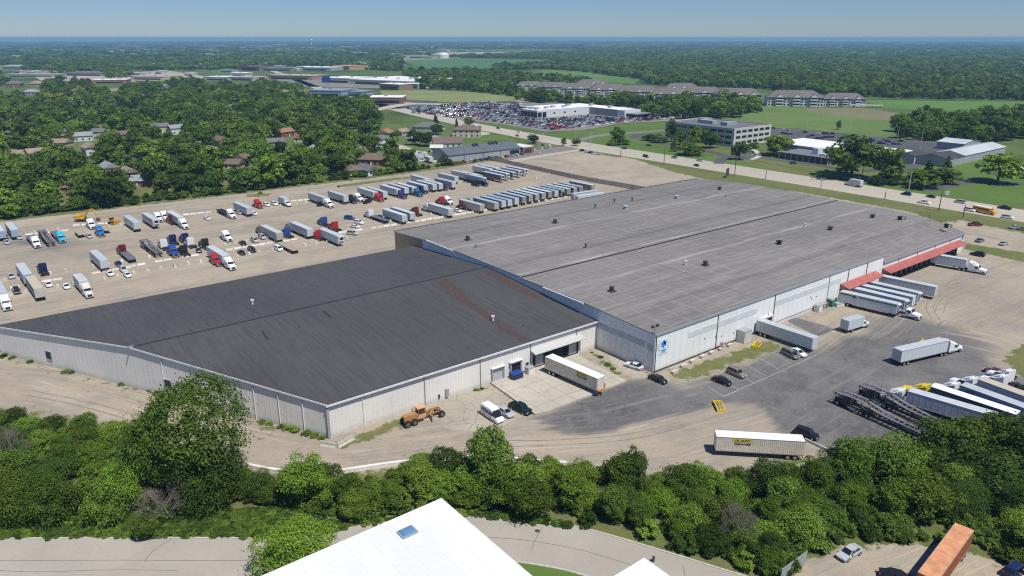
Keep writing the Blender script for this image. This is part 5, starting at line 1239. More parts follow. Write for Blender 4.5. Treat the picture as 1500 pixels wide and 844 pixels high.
# construction machines
def machine_excavator():
    x, y = G(121, 324); t = thing('excavator', 'yellow tracked excavator with its arm reaching right by the hedge', 'excavator', (x, y, 0), R(-38))
    for s in (-1, 1): MB().prism([(-2.3, .35), (-2.0, 0), (2.0, 0), (2.3, .35), (2.1, .95), (-2.1, .95)], s*1.2 - .3, s*1.2 + .3).build('track', M_TYRE, t)
    b = MB().box(-1.2, 1.2, -1.0, 1.0, .5, 1.15).mi(0); b.box(-2.8, 1.2, -1.45, 1.45, 1.15, 1.5); b.box(-2.9, -.4, -1.4, 1.4, 1.5, 2.5); b.build('house', P['digger'], t)
    c = MB().loft([[(x_, .4, z) , (x_, 1.4, z), (x_, 1.35, z2), (x_, .45, z2)] for x_, z, z2 in ((-.3, 1.5, 3.0), (1.3, 1.5, 2.9))]).build('operator_cab', P['digger'], t); MB().box(1.25, 1.36, .5, 1.3, 1.9, 2.8).box(-.1, 1.1, 1.38, 1.42, 1.9, 2.8).build('cab_glass', M_GLASS, c)
    MB().tube([(1, -.1, 1.7), (3.2, -.1, 4.6), (5.4, -.1, 5.3)], [.42, .5, .32], 4).build('boom', P['digger'], t)
    MB().tube([(5.3, -.1, 5.6), (5.8, -.1, 4.6), (6.9, -.1, 1.5)], [.3, .34, .2], 4).build('stick', P['digger'], t)
    MB().prism([(6.4, 1.6), (7.5, 1.4), (7.6, .3), (6.9, .05), (6.3, .5)], -.7, .5).build('bucket', mat('rusty_steel', (.16, .09, .05), .8), t)
    mb = MB(); mb.tube([(1.4, -.1, 1.6), (2.9, -.1, 3.6)], .1); mb.tube([(3.6, -.1, 5.1), (5.2, -.1, 5.8)], .1); mb.build('hydraulic_cylinder', M_CHROME, t)
machine_excavator()
def machine_dozer():
    x, y = G(166, 328); t = thing('bulldozer', 'small yellow bulldozer standing beside the excavator bucket', 'bulldozer', (x, y, 0), R(-60))
    for s in (-1, 1): MB().prism([(-1.9, .4), (-1.5, 0), (1.5, 0), (1.9, .4), (1.5, 1.0), (-1.5, 1.0)], s*1.0 - .28, s*1.0 + .28).build('track', M_TYRE, t)
    MB().box(-1.4, 1.6, -.65, .65, .6, 1.8).box(.2, 1.9, -.5, .5, .8, 1.7).build('body', P['digger'], t)
    c = MB().box(-1.3, .1, -.75, .75, 2.75, 2.9).build('cab_roof', P['digger'], t)
    mb = MB()
    for a in (-1.2, 0): 
        for s in (-.7, .7): mb.box(a - .06, a + .06, s - .05, s + .05, 1.8, 2.75)
    mb.build('cab_post', M_STEEL, t); MB().box(-1.1, -.1, -.6, .6, 1.8, 2.6).build('cab_glass', M_GLASS, t)
    MB().prism([(2.1, .05), (2.3, .05), (2.5, 1.3), (2.35, 1.3), (2.15, .7)], -1.6, 1.6).build('blade', P['digger'], t); MB().bar((0, -1.35, .5), (2.2, -1.3, .5), .15, .2).bar((0, 1.35, .5), (2.2, 1.3, .5), .15, .2).build('push_arm', P['digger'], t)
machine_dozer()
def machine_grader():
    A, B = G(592, 622), G(640, 607); t = thing('motor_grader', 'orange six-wheeled motor grader parked at the foot of the white wall', 'motor grader', ((A[0]+B[0])/2, (A[1]+B[1])/2 - .6, 0), math.atan2(B[1]-A[1], B[0]-A[0]))
    og = mat('weathered_orange', (.42, .215, .07), .65, var=.3, vscale=2)
    MB().loft([[(x, -w, .9), (x, w, .9), (x, w*.9, z), (x, -w*.9, z)] for x, w, z in ((-4.3, .55, 2.0), (-4.1, .65, 2.2), (-1.2, .65, 2.3))]).build('engine_hood', og, t)
    MB().box(-4.36, -4.3, -.5, .5, 1.0, 1.95).build('radiator', M_DARK, t)
    c = MB().box(-1.2, .5, -.75, .75, 1.0, 1.9).box(-1.35, .65, -.9, .9, 3.25, 3.42).build('cab', mat('faded_orange_roof', (.66, .36, .2), .6), t)
    mb = MB()
    for a in (-1.15, -.3, .45):
        for s in (-.72, .72): mb.box(a - .05, a + .05, s - .05, s + .05, 1.9, 3.25)
    mb.build('post', og, c); MB().box(-1.05, .35, -.66, .66, 1.95, 3.15).build('cab_glass', M_GLASS, c)
    MB().tube([(.4, 0, 1.5), (1.6, 0, 1.9), (3.0, 0, 2.0), (4.3, 0, 1.3)], [.28, .26, .26, .24], 4).build('frame_beam', og, t)
    mb = MB(); mb.bar((.8, 0, 1.0), (4.2, 0, .9), .2, .2); mb.bar((1.9, -.9, .7), (1.9, .9, .7), .3, .3); mb.bar((1.9, -.5, .8), (2.4, -.4, 1.9), .12, .12); mb.bar((1.9, .5, .8), (2.4, .4, 1.9), .12, .12); mb.build('drawbar', og, t)
    MB().loft([[(x, y, .12), (x + .12, y, .12), (x + .22, y, .75), (x + .1, y, .75)] for x, y in ((1.2, -1.9), (2.2, 1.9))]).build('blade', M_STEEL, t)
    MB().cyl((-1.9, .5, 2.7), .07, .9).build('exhaust', M_STEEL, t); MB().bar((4.1, -.95, .72), (4.1, .95, .72), .2, .2).build('axle', og, t)
    for x in (-3.8, -2.2, 4.1):
        for s in (-1, 1): link('wheel', WM['grader'], (M_TYRE, mat('dusty_hub', (.16, .12, .08), .9)), t, (x, s*1.0, .72), onobj=True)
machine_grader()
# orange container trailer, silver car and two cut-off cars bottom right
oc = mat('rust_orange_container', (.50, .17, .07), .6, var=.25, vscale=1.2); 
c = seg('container', (1364, 838), (1409, 777), 'rust-orange container on a chassis at the lower right corner', col=oc, pz=4.1, frac=.5, roof=mat('faded_orange_container_roof', (.62, .29, .15), .7, var=.3, vscale=.8), flip=True)
seg('sedan', (1259, 805), (1228, 823), 'silver-blue hatchback with sunroof on the concrete lot at lower right', 'silver', name='car')
seg('sedan', (1300, 846), (1326, 852), 'black car cut by the bottom photo edge left of the orange container', 'black')
seg('suv', (1478, 846), (1496, 834), 'dark blue suv cut by the lower right corner', 'navy')
seg('van', (1506, 850), (1520, 840), 'white van cut by the lower right corner', 'white')

# ============================================================= small things round the warehouses
def at(px, py, z=0): return (*G(px, py, 0), z)
blk = MB(); blk.loft([[(x, -.38, 0), (x, .38, 0), (x, .30, .75), (x, -.30, .75)] for x in (-.4, .4)]); BLK = blk.mesh('concrete_block')
M_BLK = mat('white_painted_concrete', (.70, .67, .60), .85, var=.25, vscale=2, orand=.2)
W = {1: (0, 280, 4.22), 2: (150, 260, 5.275), 3: (330, 260, 6.03), 4: (450, 220, 6.49), 5: (640, 200, 5.77)}
blocks = {1: [(30, 558), (118, 545), (165, 628), (263, 607), (358, 595), (403, 497), (455, 578), (575, 467), (645, 545), (670, 452), (752, 438), (312, 512), (288, 243), (212, 253), (360, 236), (672, 218), (742, 210), (62, 648)],
          2: [(15, 787), (122, 765), (148, 655), (240, 745), (263, 638), (352, 725), (366, 620), (455, 708), (567, 692), (662, 672), (760, 658), (718, 292), (797, 282), (878, 275), (1027, 512), (950, 525), (318, 345)],
          3: [(90, 585), (186, 568), (375, 540), (110, 695), (208, 680), (305, 662), (418, 645), (515, 630), (650, 497), (702, 603), (803, 587), (903, 570), (1073, 543), (825, 475), (632, 232), (714, 224), (790, 213), (1080, 440), (490, 252)],
          4: [(380, 730), (1250, 598), (1180, 612), (640, 695), (795, 675)], 5: [(15, 648), (195, 400), (840, 358)]}
for k, l in blocks.items():
    for a, b_ in l:
        x, y = G(W[k][0] + a / W[k][2], W[k][1] + b_ / W[k][2]); o = link('concrete_block', BLK, M_BLK, None, (x, y, 0), rnd.uniform(0, 3)); o.scale = [rnd.uniform(.9, 1.3)] * 3
        tag(o, 'small white concrete block marking a parking spot in the gravel truck yard', 'concrete block', 'concrete blocks in the truck yard')
bar = MB(); bar.prism([(-.3, 0), (.3, 0), (.12, .3), (.1, .62), (-.1, .62), (-.12, .3)], -1.35, 1.35); BAR = bar.mesh('concrete_barrier')
def barriers(a, b_, step=3.05, gap=.08):
    A, B = Vector(G(*a)), Vector(G(*b_)); n = int((B - A).length / step); d = (B - A).normalized(); an = math.atan2(d.y, d.x) - R(90)
    for i in range(n):
        if rnd.random() < gap: continue
        p = A + d * step * (i + .5); o = link('concrete_barrier', BAR, M_BLK, None, (p.x + rnd.uniform(-.12, .12), p.y + rnd.uniform(-.12, .12), 0), an + rnd.uniform(-.03, .03))
        tag(o, 'long white concrete barrier in one of the dividing lines of the gravel truck yard', 'concrete barrier', 'concrete barriers dividing the truck yard')
def wpx(k, a, b_): return (W[k][0] + a / W[k][2], W[k][1] + b_ / W[k][2])
for k, a, b_ in ((1, (60, 602), (140, 585)), (1, (255, 562), (440, 535)), (1, (565, 512), (844, 465)), (2, (120, 708), (400, 655)), (2, (400, 655), (800, 590)), (2, (950, 565), (1055, 548)), (2, (620, 292), (890, 262)), (1, (155, 272), (450, 240)), (1, (450, 214), (740, 197)),
                 (3, (0, 645), (440, 575)), (3, (440, 575), (700, 535)), (3, (580, 212), (750, 195)), (3, (1000, 490), (1206, 460)), (4, (330, 785), (900, 702)), (4, (900, 702), (1480, 605)), (5, (0, 690), (1140, 505))):
    barriers(wpx(k, *a), wpx(k, *b_))
def fence(pts, h, th, m, label, post=3.0, name='fence', rails=True):
    t = thing(name, label, 'fence', (*pts[0], 0)); mb = MB(); pm = MB(); ox, oy = pts[0]
    for i in range(len(pts) - 1):
        a = Vector((pts[i][0] - ox, pts[i][1] - oy, 0)); b_ = Vector((pts[i+1][0] - ox, pts[i+1][1] - oy, 0)); L = (b_ - a).length; n = max(1, int(L / post)); d = (b_ - a) / n
        for k in range(n):
            p, q = a + d * k, a + d * (k + 1); dz = rnd.uniform(-.06, .06)
            mb.bar((p.x, p.y, h/2 + dz), (q.x, q.y, h/2 + dz + rnd.uniform(-.03, .03)), th, h - .05)
            o = MB().box(-.09, .09, -.09, .09, 0, h + .15); o.build('post', M_GTRIM, t, (p.x, p.y, 0)) if k % 2 == 0 else None
    mb.build('fence_panel', m, t); return t
M_FEN = mat('weathered_tan_fence', (.52, .45, .35), .85, var=.35, vscale=.5)
fence(GL([(714.5, 234), (745, 241), (850, 264), (905, 274), (945, 281)]), 2.6, .12, M_FEN, 'long weathered tan fence between the truck yard and the empty gravel lot', 4)
# white low wall beside the track
def lowwall():
    pts = dens(GL([(362, 684), (380, 688), (420, 694.5), (460, 697), (500, 693), (560, 684), (600, 679), (640, 674.5), (680, 671.5), (720, 672), (770, 677), (810, 680), (830, 682)]), 3)
    t = thing('low_wall', 'low white painted wall curving beside the gravel track above the hedge', 'wall', (0, 0, 0)); mb = MB()
    for i in range(len(pts) - 1): mb.bar((*pts[i], .38), (*pts[i+1], .38), .55, .76)
    mb.build('wall', mat('bright_white_concrete', (.74, .73, .69), .8, var=.15), t); return t
lowwall()
def jersey(a, b_, label, m):
    A, B = G(*a), G(*b_); L = math.hypot(B[0]-A[0], B[1]-A[1]); o = MB().prism([(-.35, 0), (.35, 0), (.14, .35), (.11, .95), (-.11, .95), (-.14, .35)], -L/2, L/2).build('concrete_barrier', m, None, ((A[0]+B[0])/2, (A[1]+B[1])/2, 0), math.atan2(B[1]-A[1], B[0]-A[0]) - R(90))
    tag(o, label, 'concrete barrier')
jersey((470, 652), (493, 656), 'cream concrete barrier on the left of two meeting at the white warehouse corner', M_CONC); jersey((495, 656), (518, 643), 'cream concrete barrier on the right of two meeting at the white warehouse corner', M_CONC)
jersey((1178, 648), (1200, 658), 'white concrete barrier near the black suv and white container', M_BLK); jersey((1200, 658), (1219, 668), 'white concrete barrier disappearing into the hedge beside the black suv', M_BLK)
for i, q in enumerate(((988, 547), (1001, 538), (1014, 531), (1029, 524), (1042, 518.5), (1056, 513), (1069, 507.5))):
    x, y = G(*q); o = MB().box(-.9, .9, -.4, .4, 0, .7).build('concrete_block', M_CONC, None, (x, y, 0), rnd.uniform(-.15, .15)); tag(o, 'large pale concrete block lying along the south wall of the grey-roofed warehouse', 'concrete block', 'large concrete blocks along the warehouse wall')
def pole_light():
    x, y = G(955, 549); t = thing('floodlight_pole', 'steel pole with two floodlights at the corner of the grey-roofed warehouse', 'light pole', (x, y, 0)); MB().cyl((0, 0, 6), .13, 12).build('pole', M_GALV, t)
    MB().bar((-.9, 0, 12), (.9, 0, 12), .12, .12).build('arm', M_STEEL, t)
    for s in (-1, 1): MB().loft([[(s*.8 + a, b_, c) for a, b_ in ((-.3, -.3), (.3, -.3), (.3, .3), (-.3, .3))] for c in (12.05, 12.55)]).build('lamp_head', M_STEEL, t)
pole_light()
def cabinet(q, sx, sy, sz, m, name, label, cat, top=None, ang=0):
    x, y = G(*q); t = thing(name, label, cat, (x, y, 0), R(ang)); MB().box(-sx, sx, -sy, sy, .1, sz).build('cabinet_body', m, t); MB().box(-sx - .1, sx + .1, -sy - .1, sy + .1, sz, sz + .1).box(-sx - .05, sx + .05, -sy - .05, sy + .05, 0, .1).build('cabinet_lid', top or M_GTRIM, t)
    MB().box(-sx*.8, sx*.8, -sy - .03, -sy - .002, .4, sz - .4).build('cabinet_door', m, t); return t
cabinet((1089, 500), 1.5, 1.2, 3.2, mat('off_white_cabinet', (.6, .6, .56), .6, var=.2), 'utility_cabinet', 'tall off-white utility cabinet standing at the wall left of the docked trailer', 'utility cabinet')
cabinet((1058, 512), .5, .4, 1.9, M_CONC, 'utility_cabinet', 'small grey utility cabinet at the wall behind the concrete blocks', 'utility cabinet')
cabinet((776, 549), .9, .7, 2.0, M_TRIM, 'cooling_unit', 'white cooling unit on the apron beside the blue dumpster', 'cooling unit')
cabinet((1198, 456), 1.0, .8, 1.9, M_TRIM, 'utility_cabinet', 'white box cabinet left of the green portable toilet', 'utility cabinet')
cabinet((1204.5, 453), .7, .6, 1.7, M_GALV, 'utility_cabinet', 'grey metal cabinet between the white cabinet and stacked pallets', 'utility cabinet')
def pallets():
    x, y = G(1209, 451); t = thing('pallet_stack', 'stack of brown pallets beside the green portable toilet', 'pallets', (x, y, 0)); m = mat('pallet_wood', (.30, .19, .09), .9, var=.3, vscale=2); mb = MB()
    for i in range(12):
        z = i * .14; mb.box(-.6, .6, -.5, .5, z + .1, z + .135)
        for s in (-.5, 0, .5): mb.box(s - .06, s + .06, -.5, .5, z, z + .1)
    mb.build('boards', m, t)
pallets()
def toilet(q, label):
    x, y = G(*q); t = thing('portable_toilet', label, 'portable toilet', (x, y, 0)); g = mat('toilet_green', (.02, .22, .14), .5); MB().box(-.6, .6, -.6, .6, 0, 2.1).build('cabin', g, t); MB().loft([[(-.62*s, -.62*s, z), (.62*s, -.62*s, z), (.62*s, .62*s, z), (-.62*s, .62*s, z)] for s, z in ((1, 2.1), (.8, 2.35))]).build('roof', M_GTRIM, t)
    MB().box(-.4, .4, -.64, -.605, .1, 1.9).build('door', g, t)
toilet((1217, 449), 'green portable toilet standing by the wall, right of the pallets, nearer one'); toilet((1214, 447.5), 'green portable toilet behind the nearer one at the wall')
cabinet((1229, 448), 1.4, .8, .9, M_TRIM, 'waste_bin', 'low white bin on the ground beside the short canopy docks', 'bin', ang=-20)
cabinet((756, 556), 1.4, .9, 1.75, P['navy'], 'dumpster', 'blue dumpster in front of the open dock door', 'dumpster', top=P['blue'])
def plow_box(q, ang, label, L=3.4):
    x, y = G(*q); t = thing('plow_box', label, 'plow box', (x, y, 0), R(ang)); MB().loft([[(a, b_, 0), (a, b_ + .15, 0), (a, b_ + .3, .75), (a, b_ + .15, .75)] for a, b_ in ((-L/2, 0), (L/2, 0))]).build('blade', M_YEL, t)
    for s in (-1, 1): MB().box(s*L/2 - .06, s*L/2 + .06, -1.5, .3, 0, .65).build('side_plate', M_YEL, t)
    MB().bar((-L/2, -1.4, .55), (L/2, -1.4, .55), .15, .15).bar((-L/2, -.8, .55), (L/2, -.8, .55), .1, .1).build('brace', M_YEL, t)
plow_box((1049, 597), 50, 'yellow steel plow box on the asphalt between black sedan and white container', 4.0); plow_box((1105, 507), 20, 'yellow steel plow box on the grass beside the docked trailer', 3.2); plow_box((1350, 503), 10, 'yellow steel plow box behind the crossing white semi truck', 3.6)
# shrubs along walls are grown below with the trees
# poles and wires along the highway
def upole(q, top, label, arm=True, wood=True, wires=None):
    x, y = G(*q); z = 8.
    for _ in range(30):
        _, yy = PXa(x, y, z); z += .1 * (float(yy) - top[1]) * (math.hypot(x - CX, y - CY) / 1078)
    t = thing('utility_pole', label, 'utility pole', (x, y, 0), 0, 'poles along the highway'); m = mat('pole_wood', (.13, .11, .09), .9) if wood else mat('pale_pole', (.45, .44, .40), .6)
    MB().tube([(0, 0, 0), (0, 0, z)], [.24, .15], 7).build('pole', m, t)
    if arm:
        for h in ((z - .6, z - 2.2) if z > 9 else (z - .5,)): MB().box(-1.3, 1.3, -.07, .07, h, h + .16).build('crossarm', m, t)
    return (x, y, z)
pp = []
for q, top, l, a in (((951, 258), (955, 230), 'utility pole with crossarms beside the highway sign', 1), ((1076, 258.5), (1079, 228), 'utility pole with crossarms right of the small dark roadside sign', 1), ((972.5, 241.5), (974.5, 214), 'utility pole on the near verge by the gravel lot', 1), ((909, 230), (912, 202), 'utility pole at the gravel lot entrance', 1),
                     ((1121.5, 262), (1122, 250), 'short pole on the near verge', 0), ((1202.5, 276), (1204, 262), 'short grey pole on the near verge left of the box truck', 0), ((1262, 264), (1264, 236), 'pole with crossarm on the far verge above the box truck', 1),
                     ((1331, 279), (1336, 250), 'pale leaning pole on the far verge above the navy suv', 0), ((1375, 309), (1380, 276), 'tall dark pole on the near verge above the white pickup', 1), ((1296, 292), (1297.5, 281), 'short pole on the near verge', 0), ((1359.5, 328), (1361.5, 314), 'short pole at the warehouse corner beyond the roof', 0),
                     ((1396, 245), (1398, 231), 'pole with two crossarms before the grey metal shed', 1), ((1410.5, 319), (1413, 300), 'thin pole beside the yellow bus', 0)):
    if q == (951, 258): continue
    pp.append(upole(q, top, l, a, wood='grey' not in l and 'pale leaning' not in l))
for q, top in (((1123, 186), (1124, 173)), ((1181, 192), (1182, 177)), ((1144.5, 188), (1145.5, 180)), ((1243.5, 200), (1245, 183)), ((1252, 200), (1252.5, 190)), ((1287, 205), (1288, 183)), ((1314, 207), (1315.5, 186)), ((1347, 222), (1348.5, 189)), ((1079, 181), (1080, 172)), ((843, 205), (844, 192)), ((865, 214), (867, 196)),
               ((733, 197), (733.5, 186)), ((795, 206), (796, 196)), ((820, 187), (820.5, 178)), ((905, 181), (905.5, 170)), ((1170, 232), (1171, 222))):
    x, y = G(*q); z = 8.
    for _ in range(30):
        _, yy = PXa(x, y, z); z += .1 * (float(yy) - top[1]) * (math.hypot(x - CX, y - CY) / 1078)
    t = thing('street_lamp', 'pale parking lot lamp post on the office and dealership grounds', 'street lamp', (x, y, 0), 0, 'lamp posts of the parking lots'); MB().tube([(0, 0, 0), (0, 0, z)], [.2, .13], 6).build('pole', mat('pale_pole', (.45, .44, .40), .6), t); MB().box(-.9, .9, -.2, .2, z, z + .15).build('lamp_head', mat('pale_pole', (.45, .44, .40), .6), t)
x, y = G(1065, 260); t = thing('roadside_sign', 'small dark roadside sign board seen from behind on the verge', 'sign', (x, y, 0), R(20)); MB().box(-2.2, 2.2, -.2, .2, 1, 5.2).build('sign_board', M_STEEL, t)
for s in (-1.6, 1.6): MB().box(s - .15, s + .15, -.35, -.21, 0, 5).build('post', M_STEEL, t)
x, y = G(1387, 287); t = thing('roadside_sign', 'small white sign at the mouth of the side road', 'sign', (x, y, 0), R(-60)); MB().box(-.9, .9, -.15, .15, .3, 2.4).build('sign_board', M_TRIM, t); MB().box(-.1, .1, -.1, .1, 0, .3).build('post', M_STEEL, t)
# fences at the foot of the picture
fence(GL([(1143, 852), (1180, 824)]), 2.2, .05, mat('chain_link_haze', (.30, .34, .34), .6), 'short grey chain-link gate at the lower right lot', 3)

# white roofed building under the camera and its neighbour
def flat_bldg(c, L, D, h, label, sky=None):
    t = thing('building', label, 'building', (*c, 0)); m = surf('white_membrane_roof', ((.76, .77, .77), (.68, .70, .71), (.60, .61, .60)), .10, .7, .7, ((1, .3, 1), 0)) if 'white_membrane_roof' not in MATS else MATS['white_membrane_roof']
    MB().box(-L, 0, -D, 0, 0, h - .3).build('wall', mat('pale_block_wall', (.55, .54, .5), .8, var=.1), t); MB().box(-L - .15, .15, -D - .15, .15, h - .3, h).build('roof', m, t)
    MB().box(-L - .2, .2, .15, .25, h - .5, h + .04).box(.15, .25, -D - .2, .25, h - .5, h + .04).build('roof_edge', M_TRIM, t)
    mb = MB()
    for i in range(int(L / 3)): mb.box(-3*i - 3.06, -3*i - 3, -D, 0, h, h + .012)
    mb.build('membrane_seam', mat('membrane_seam_grey', (.62, .63, .63), .7), t)
    mb = MB()
    for i in range(6): mb.box(.002, .05, -4 - i*6, -2 - i*6, 2, 3.6)
    mb.build('window', M_GLASS, t)
    return t
HB = 13.5
def corner(px, py): return G(px, py, HB)
c1 = corner(646, 732)
# axes: the corner points away from the camera, edges run along -x and -y
b1 = flat_bldg(c1, 55, 45, HB, 'white flat-roofed building at the bottom of the photo with one square skylight')
b2 = flat_bldg(corner(944, 820), 20, 30, HB, 'white flat roof corner poking in at the bottom edge, right of the bigger white roof')
sx, sy = G(597, 781, HB); k = (sx - c1[0], sy - c1[1])
sk_ = MB().box(k[0] - 1.15, k[0] + 1.15, k[1] - .85, k[1] + .85, HB, HB + .3).build('skylight', mat('skylight_frame', (.30, .36, .42), .5), b1)
MB().loft([[(k[0] + a*s, k[1] + b_*s*.75, z) for a, b_ in ((-1, -1), (1, -1), (1, 1), (-1, 1))] for s, z in ((1.0, HB + .3), (.8, HB + .5), (.3, HB + .6))]).build('skylight_dome', mat('blue_glass', (.12, .24, .38), .1, spec=.8), sk_)
# person-like dark hydrant at the kerb
x, y = G(957, 823); t = thing('fire_hydrant', 'dark fire hydrant beside the street at the tip of the small white roof', 'fire hydrant', (x, y, 0)); MB().cyl((0, 0, .4), .18, .8).cyl((0, 0, .85), .24, .12).build('barrel', M_STEEL, t); MB().cyl((0, 0, .55), .1, .6, 'x').build('outlet', M_STEEL, t)

# ============================================================= buildings beyond
def rot_rect(A, B, depth):
    """front edge A->B on the ground, depth away to the left of it"""
    L = math.hypot(B[0]-A[0], B[1]-A[1]); return L, math.atan2(B[1]-A[1], B[0]-A[0])
def facade(par, L, y, rows, z0, dz, n, w_, h_, m=M_GLASS, margin=1.5, face=-1):
    for r in range(rows):
        for i in range(n):
            x = margin + (L - 2*margin) * (i + .5) / n
            MB().box(x - w_/2, x + w_/2, y - .05 if face < 0 else y + .003, y - .003 if face < 0 else y + .05, z0 + r*dz, z0 + r*dz + h_).build('window', m, par)
def facade_y(par, D, x, rows, z0, dz, n, w_, h_, m=M_GLASS, margin=1.5, face=-1):
    for r in range(rows):
        for i in range(n):
            y = margin + (D - 2*margin) * (i + .5) / n
            MB().box(x - .05 if face < 0 else x + .003, x - .003 if face < 0 else x + .05, y - w_/2, y + w_/2, z0 + r*dz, z0 + r*dz + h_).build('window', m, par)
# grey workshop
t = thing('workshop', 'long grey metal workshop with gabled slate-blue roof beyond the truck yard', 'workshop', (131.5, 287.5, 0)); L, Dp, e, r_ = 58, 19, 4.6, 8.2
M_SHOP = wall_material('grey_metal_wall', (.38, .39, .40), (.33, .345, .36), 1.5, .15); M_SLATE = mat('slate_roof', (.115, .13, .15), .6, var=.15, vscale=.2)
mb = MB(); mb.loft([[(x, 0, 0), (x, Dp, 0), (x, Dp, e), (x, Dp/2, r_), (x, 0, e)] for x in (0, L)]); mb.build('wall', M_SHOP, t)
mb = MB(); slab(mb, [(-.4, -.5, e), (L + .4, -.5, e), (L + .4, Dp/2, r_ + .15), (-.4, Dp/2, r_ + .15)], .12); slab(mb, [(-.4, Dp/2, r_ + .15), (L + .4, Dp/2, r_ + .15), (L + .4, Dp + .5, e), (-.4, Dp + .5, e)], .12); mb.build('roof', M_SLATE, t)
for x in (12, 27, 41): MB().box(x - .15, x + .15, -.15, -.003, 0, e - .1).build('downspout', M_STEEL, t)
MB().box(49, 57, -.1, -.003, 0, 3.4).build('garage_door', M_DARK, t); MB().box(-.1, -.003, 4, 7.5, 0, 3.8).build('garage_door', M_DARK, t)
for x, n in ((24, 3), (37, 5)):
    mb = MB()
    for i in range(n): mb.box(x + i*1.5, x + i*1.5 + .9, Dp/2 - 3 + (i % 2), Dp/2 - 2 + (i % 2), 7.4, 9.0); mb.cyl((x + i*1.5 + .4, Dp/2 - 1 - (i % 2), 8.8), .3, 1.5)
    mb.build('roof_unit', M_STEEL, t)
t = thing('brick_annex', 'small brick annex with white flat roof at the right end of the grey workshop', 'building', (190.3, 286, 0)); MB().box(0, 9, 0, 15, 0, 4.6).build('wall', mat('brown_brick', (.22, .13, .09), .85, var=.2), t); MB().box(-.2, 9.2, -.2, 15.2, 4.6, 5.1).build('roof', M_TRIM, t); facade(t, 9, 0, 1, 1, 3, 3, 1.8, 2.4)
# dealership
A, B = G(803, 172), G(861, 166.7)
def block(name, label, cat, A, B, depth, h, wm, rm, base=0, parent=None, parapet=.6):
    L = math.hypot(B[0]-A[0], B[1]-A[1]); t = thing(name, label, cat, (*A, base), math.atan2(B[1]-A[1], B[0]-A[0])) if parent is None else parent
    MB().box(0, L, 0, depth, 0, h).build('wall', wm, t); MB().box(.25, L - .25, .25, depth - .25, h, h + .06).build('roof', rm, t)
    mb = MB(); mb.box(-.05, L + .05, -.05, .25, h, h + parapet); mb.box(-.05, L + .05, depth - .25, depth + .05, h, h + parapet); mb.box(-.05, .25, .25, depth - .25, h, h + parapet); mb.box(L - .25, L + .05, .25, depth - .25, h, h + parapet); mb.build('parapet', wm, t)
    return t, L
M_DW = mat('pale_dealer_wall', (.60, .62, .62), .5); M_DG = mat('dark_dealer_cladding', (.24, .26, .29), .5); M_WR = mat('white_roof_membrane', (.78, .78, .76), .7, var=.1, vscale=.05)
D_ = thing('dealership', 'large pale car dealership with white flat roofs and glass showroom fronts', 'car dealership', (363.9, 461.6, 0))
def part_box(par, n, x0, x1, y0, y1, z0, z1, m): return MB().box(x0, x1, y0, y1, z0, z1).build(n, m, par)
# wall2 runs from (364,461.6) to (420,464); showroom to the north-west, wing to the south-east
part_box(D_, 'main_hall', 0, 56, 0, 40, 0, 7.6, M_DW); part_box(D_, 'hall_roof', .3, 55.7, .3, 39.7, 7.6, 7.75, M_WR)
part_box(D_, 'showroom', -14, 0, 0, 26, 0, 7.2, M_DW); part_box(D_, 'showroom_roof', -13.7, -.003, .3, 25.7, 7.2, 7.35, M_WR)
part_box(D_, 'wing', 56.005, 79, -40, 40, 0, 7.0, M_DG); part_box(D_, 'wing_roof', 56.3, 78.7, -39.7, 39.7, 7.0, 7.15, M_WR)
part_box(D_, 'wing_end', 56.0, 79, -50, -40.005, 0, 7.0, M_DW); part_box(D_, 'service_canopy', 58, 82, -62, -50.2, 3.6, 4.3, M_DG); part_box(D_, 'canopy_opening', 59, 81, -60, -50.01, 0, 3.5, M_DARK)
for y in np.arange(3, 24, 5.2): part_box(D_, 'showroom_window', -14.08, -14.003, y - 2.2, y + 2.2, .5, 5.4, M_GLASS)
for x in (-11, -5): part_box(D_, 'showroom_window', x - 2.5, x + 2.5, -.08, -.003, .5, 5.4, M_GLASS)
for x in (8, 22, 36): part_box(D_, 'window', x - 1.2, x + 1.2, -.08, -.003, 3.0, 4.4, M_GLASS)
for x, y in ((6, 10), (18, 14), (30, 10), (44, 20), (66, -20), (68, 10), (-7, 10), (-7, 18)): part_box(D_, 'roof_unit', x - 2.4, x + 2.4, y - 1.6, y + 1.6, 7.76, 9.4, M_GTRIM)
# three storey office: front corner (378?) from the survey
O_ = thing('office_building', 'three-storey pale office block with dark window bands beyond the highway', 'office building', (332.8, 220.6, 0)); LX, LY, HO = 45.5, 64, 12.4
M_OFF = mat('precast_panels', (.55, .54, .49), .7, var=.06)
MB().box(0, LX, 0, LY, 0, HO).build('wall', M_OFF, O_); MB().box(.4, LX - .4, .4, LY - .4, HO, HO + .05).build('roof', mat('slate_gravel_roof', (.14, .15, .165), .9, var=.1), O_)
mb = MB(); mb.box(-.06, LX + .06, -.06, .3, HO, HO + .7).box(-.06, LX + .06, LY - .3, LY + .06, HO, HO + .7).box(-.06, .3, .3, LY - .3, HO, HO + .7).box(LX - .3, LX + .06, .3, LY - .3, HO, HO + .7).build('parapet', M_OFF, O_)
facade(O_, LX, 0, 3, 1.5, 4.0, 6, 5.4, 1.9, margin=1.5); facade_y(O_, LY, 0, 3, 1.5, 4.0, 9, 5.6, 1.9, margin=1.5)
for x, y, a, b_ in ((20, 20, 6, 3), (18, 38, 3, 7), (28, 48, 5, 3)): part_box(O_, 'roof_unit', x - a, x + a, y - b_, y + b_, HO + .06, HO + 2.6, M_GTRIM)
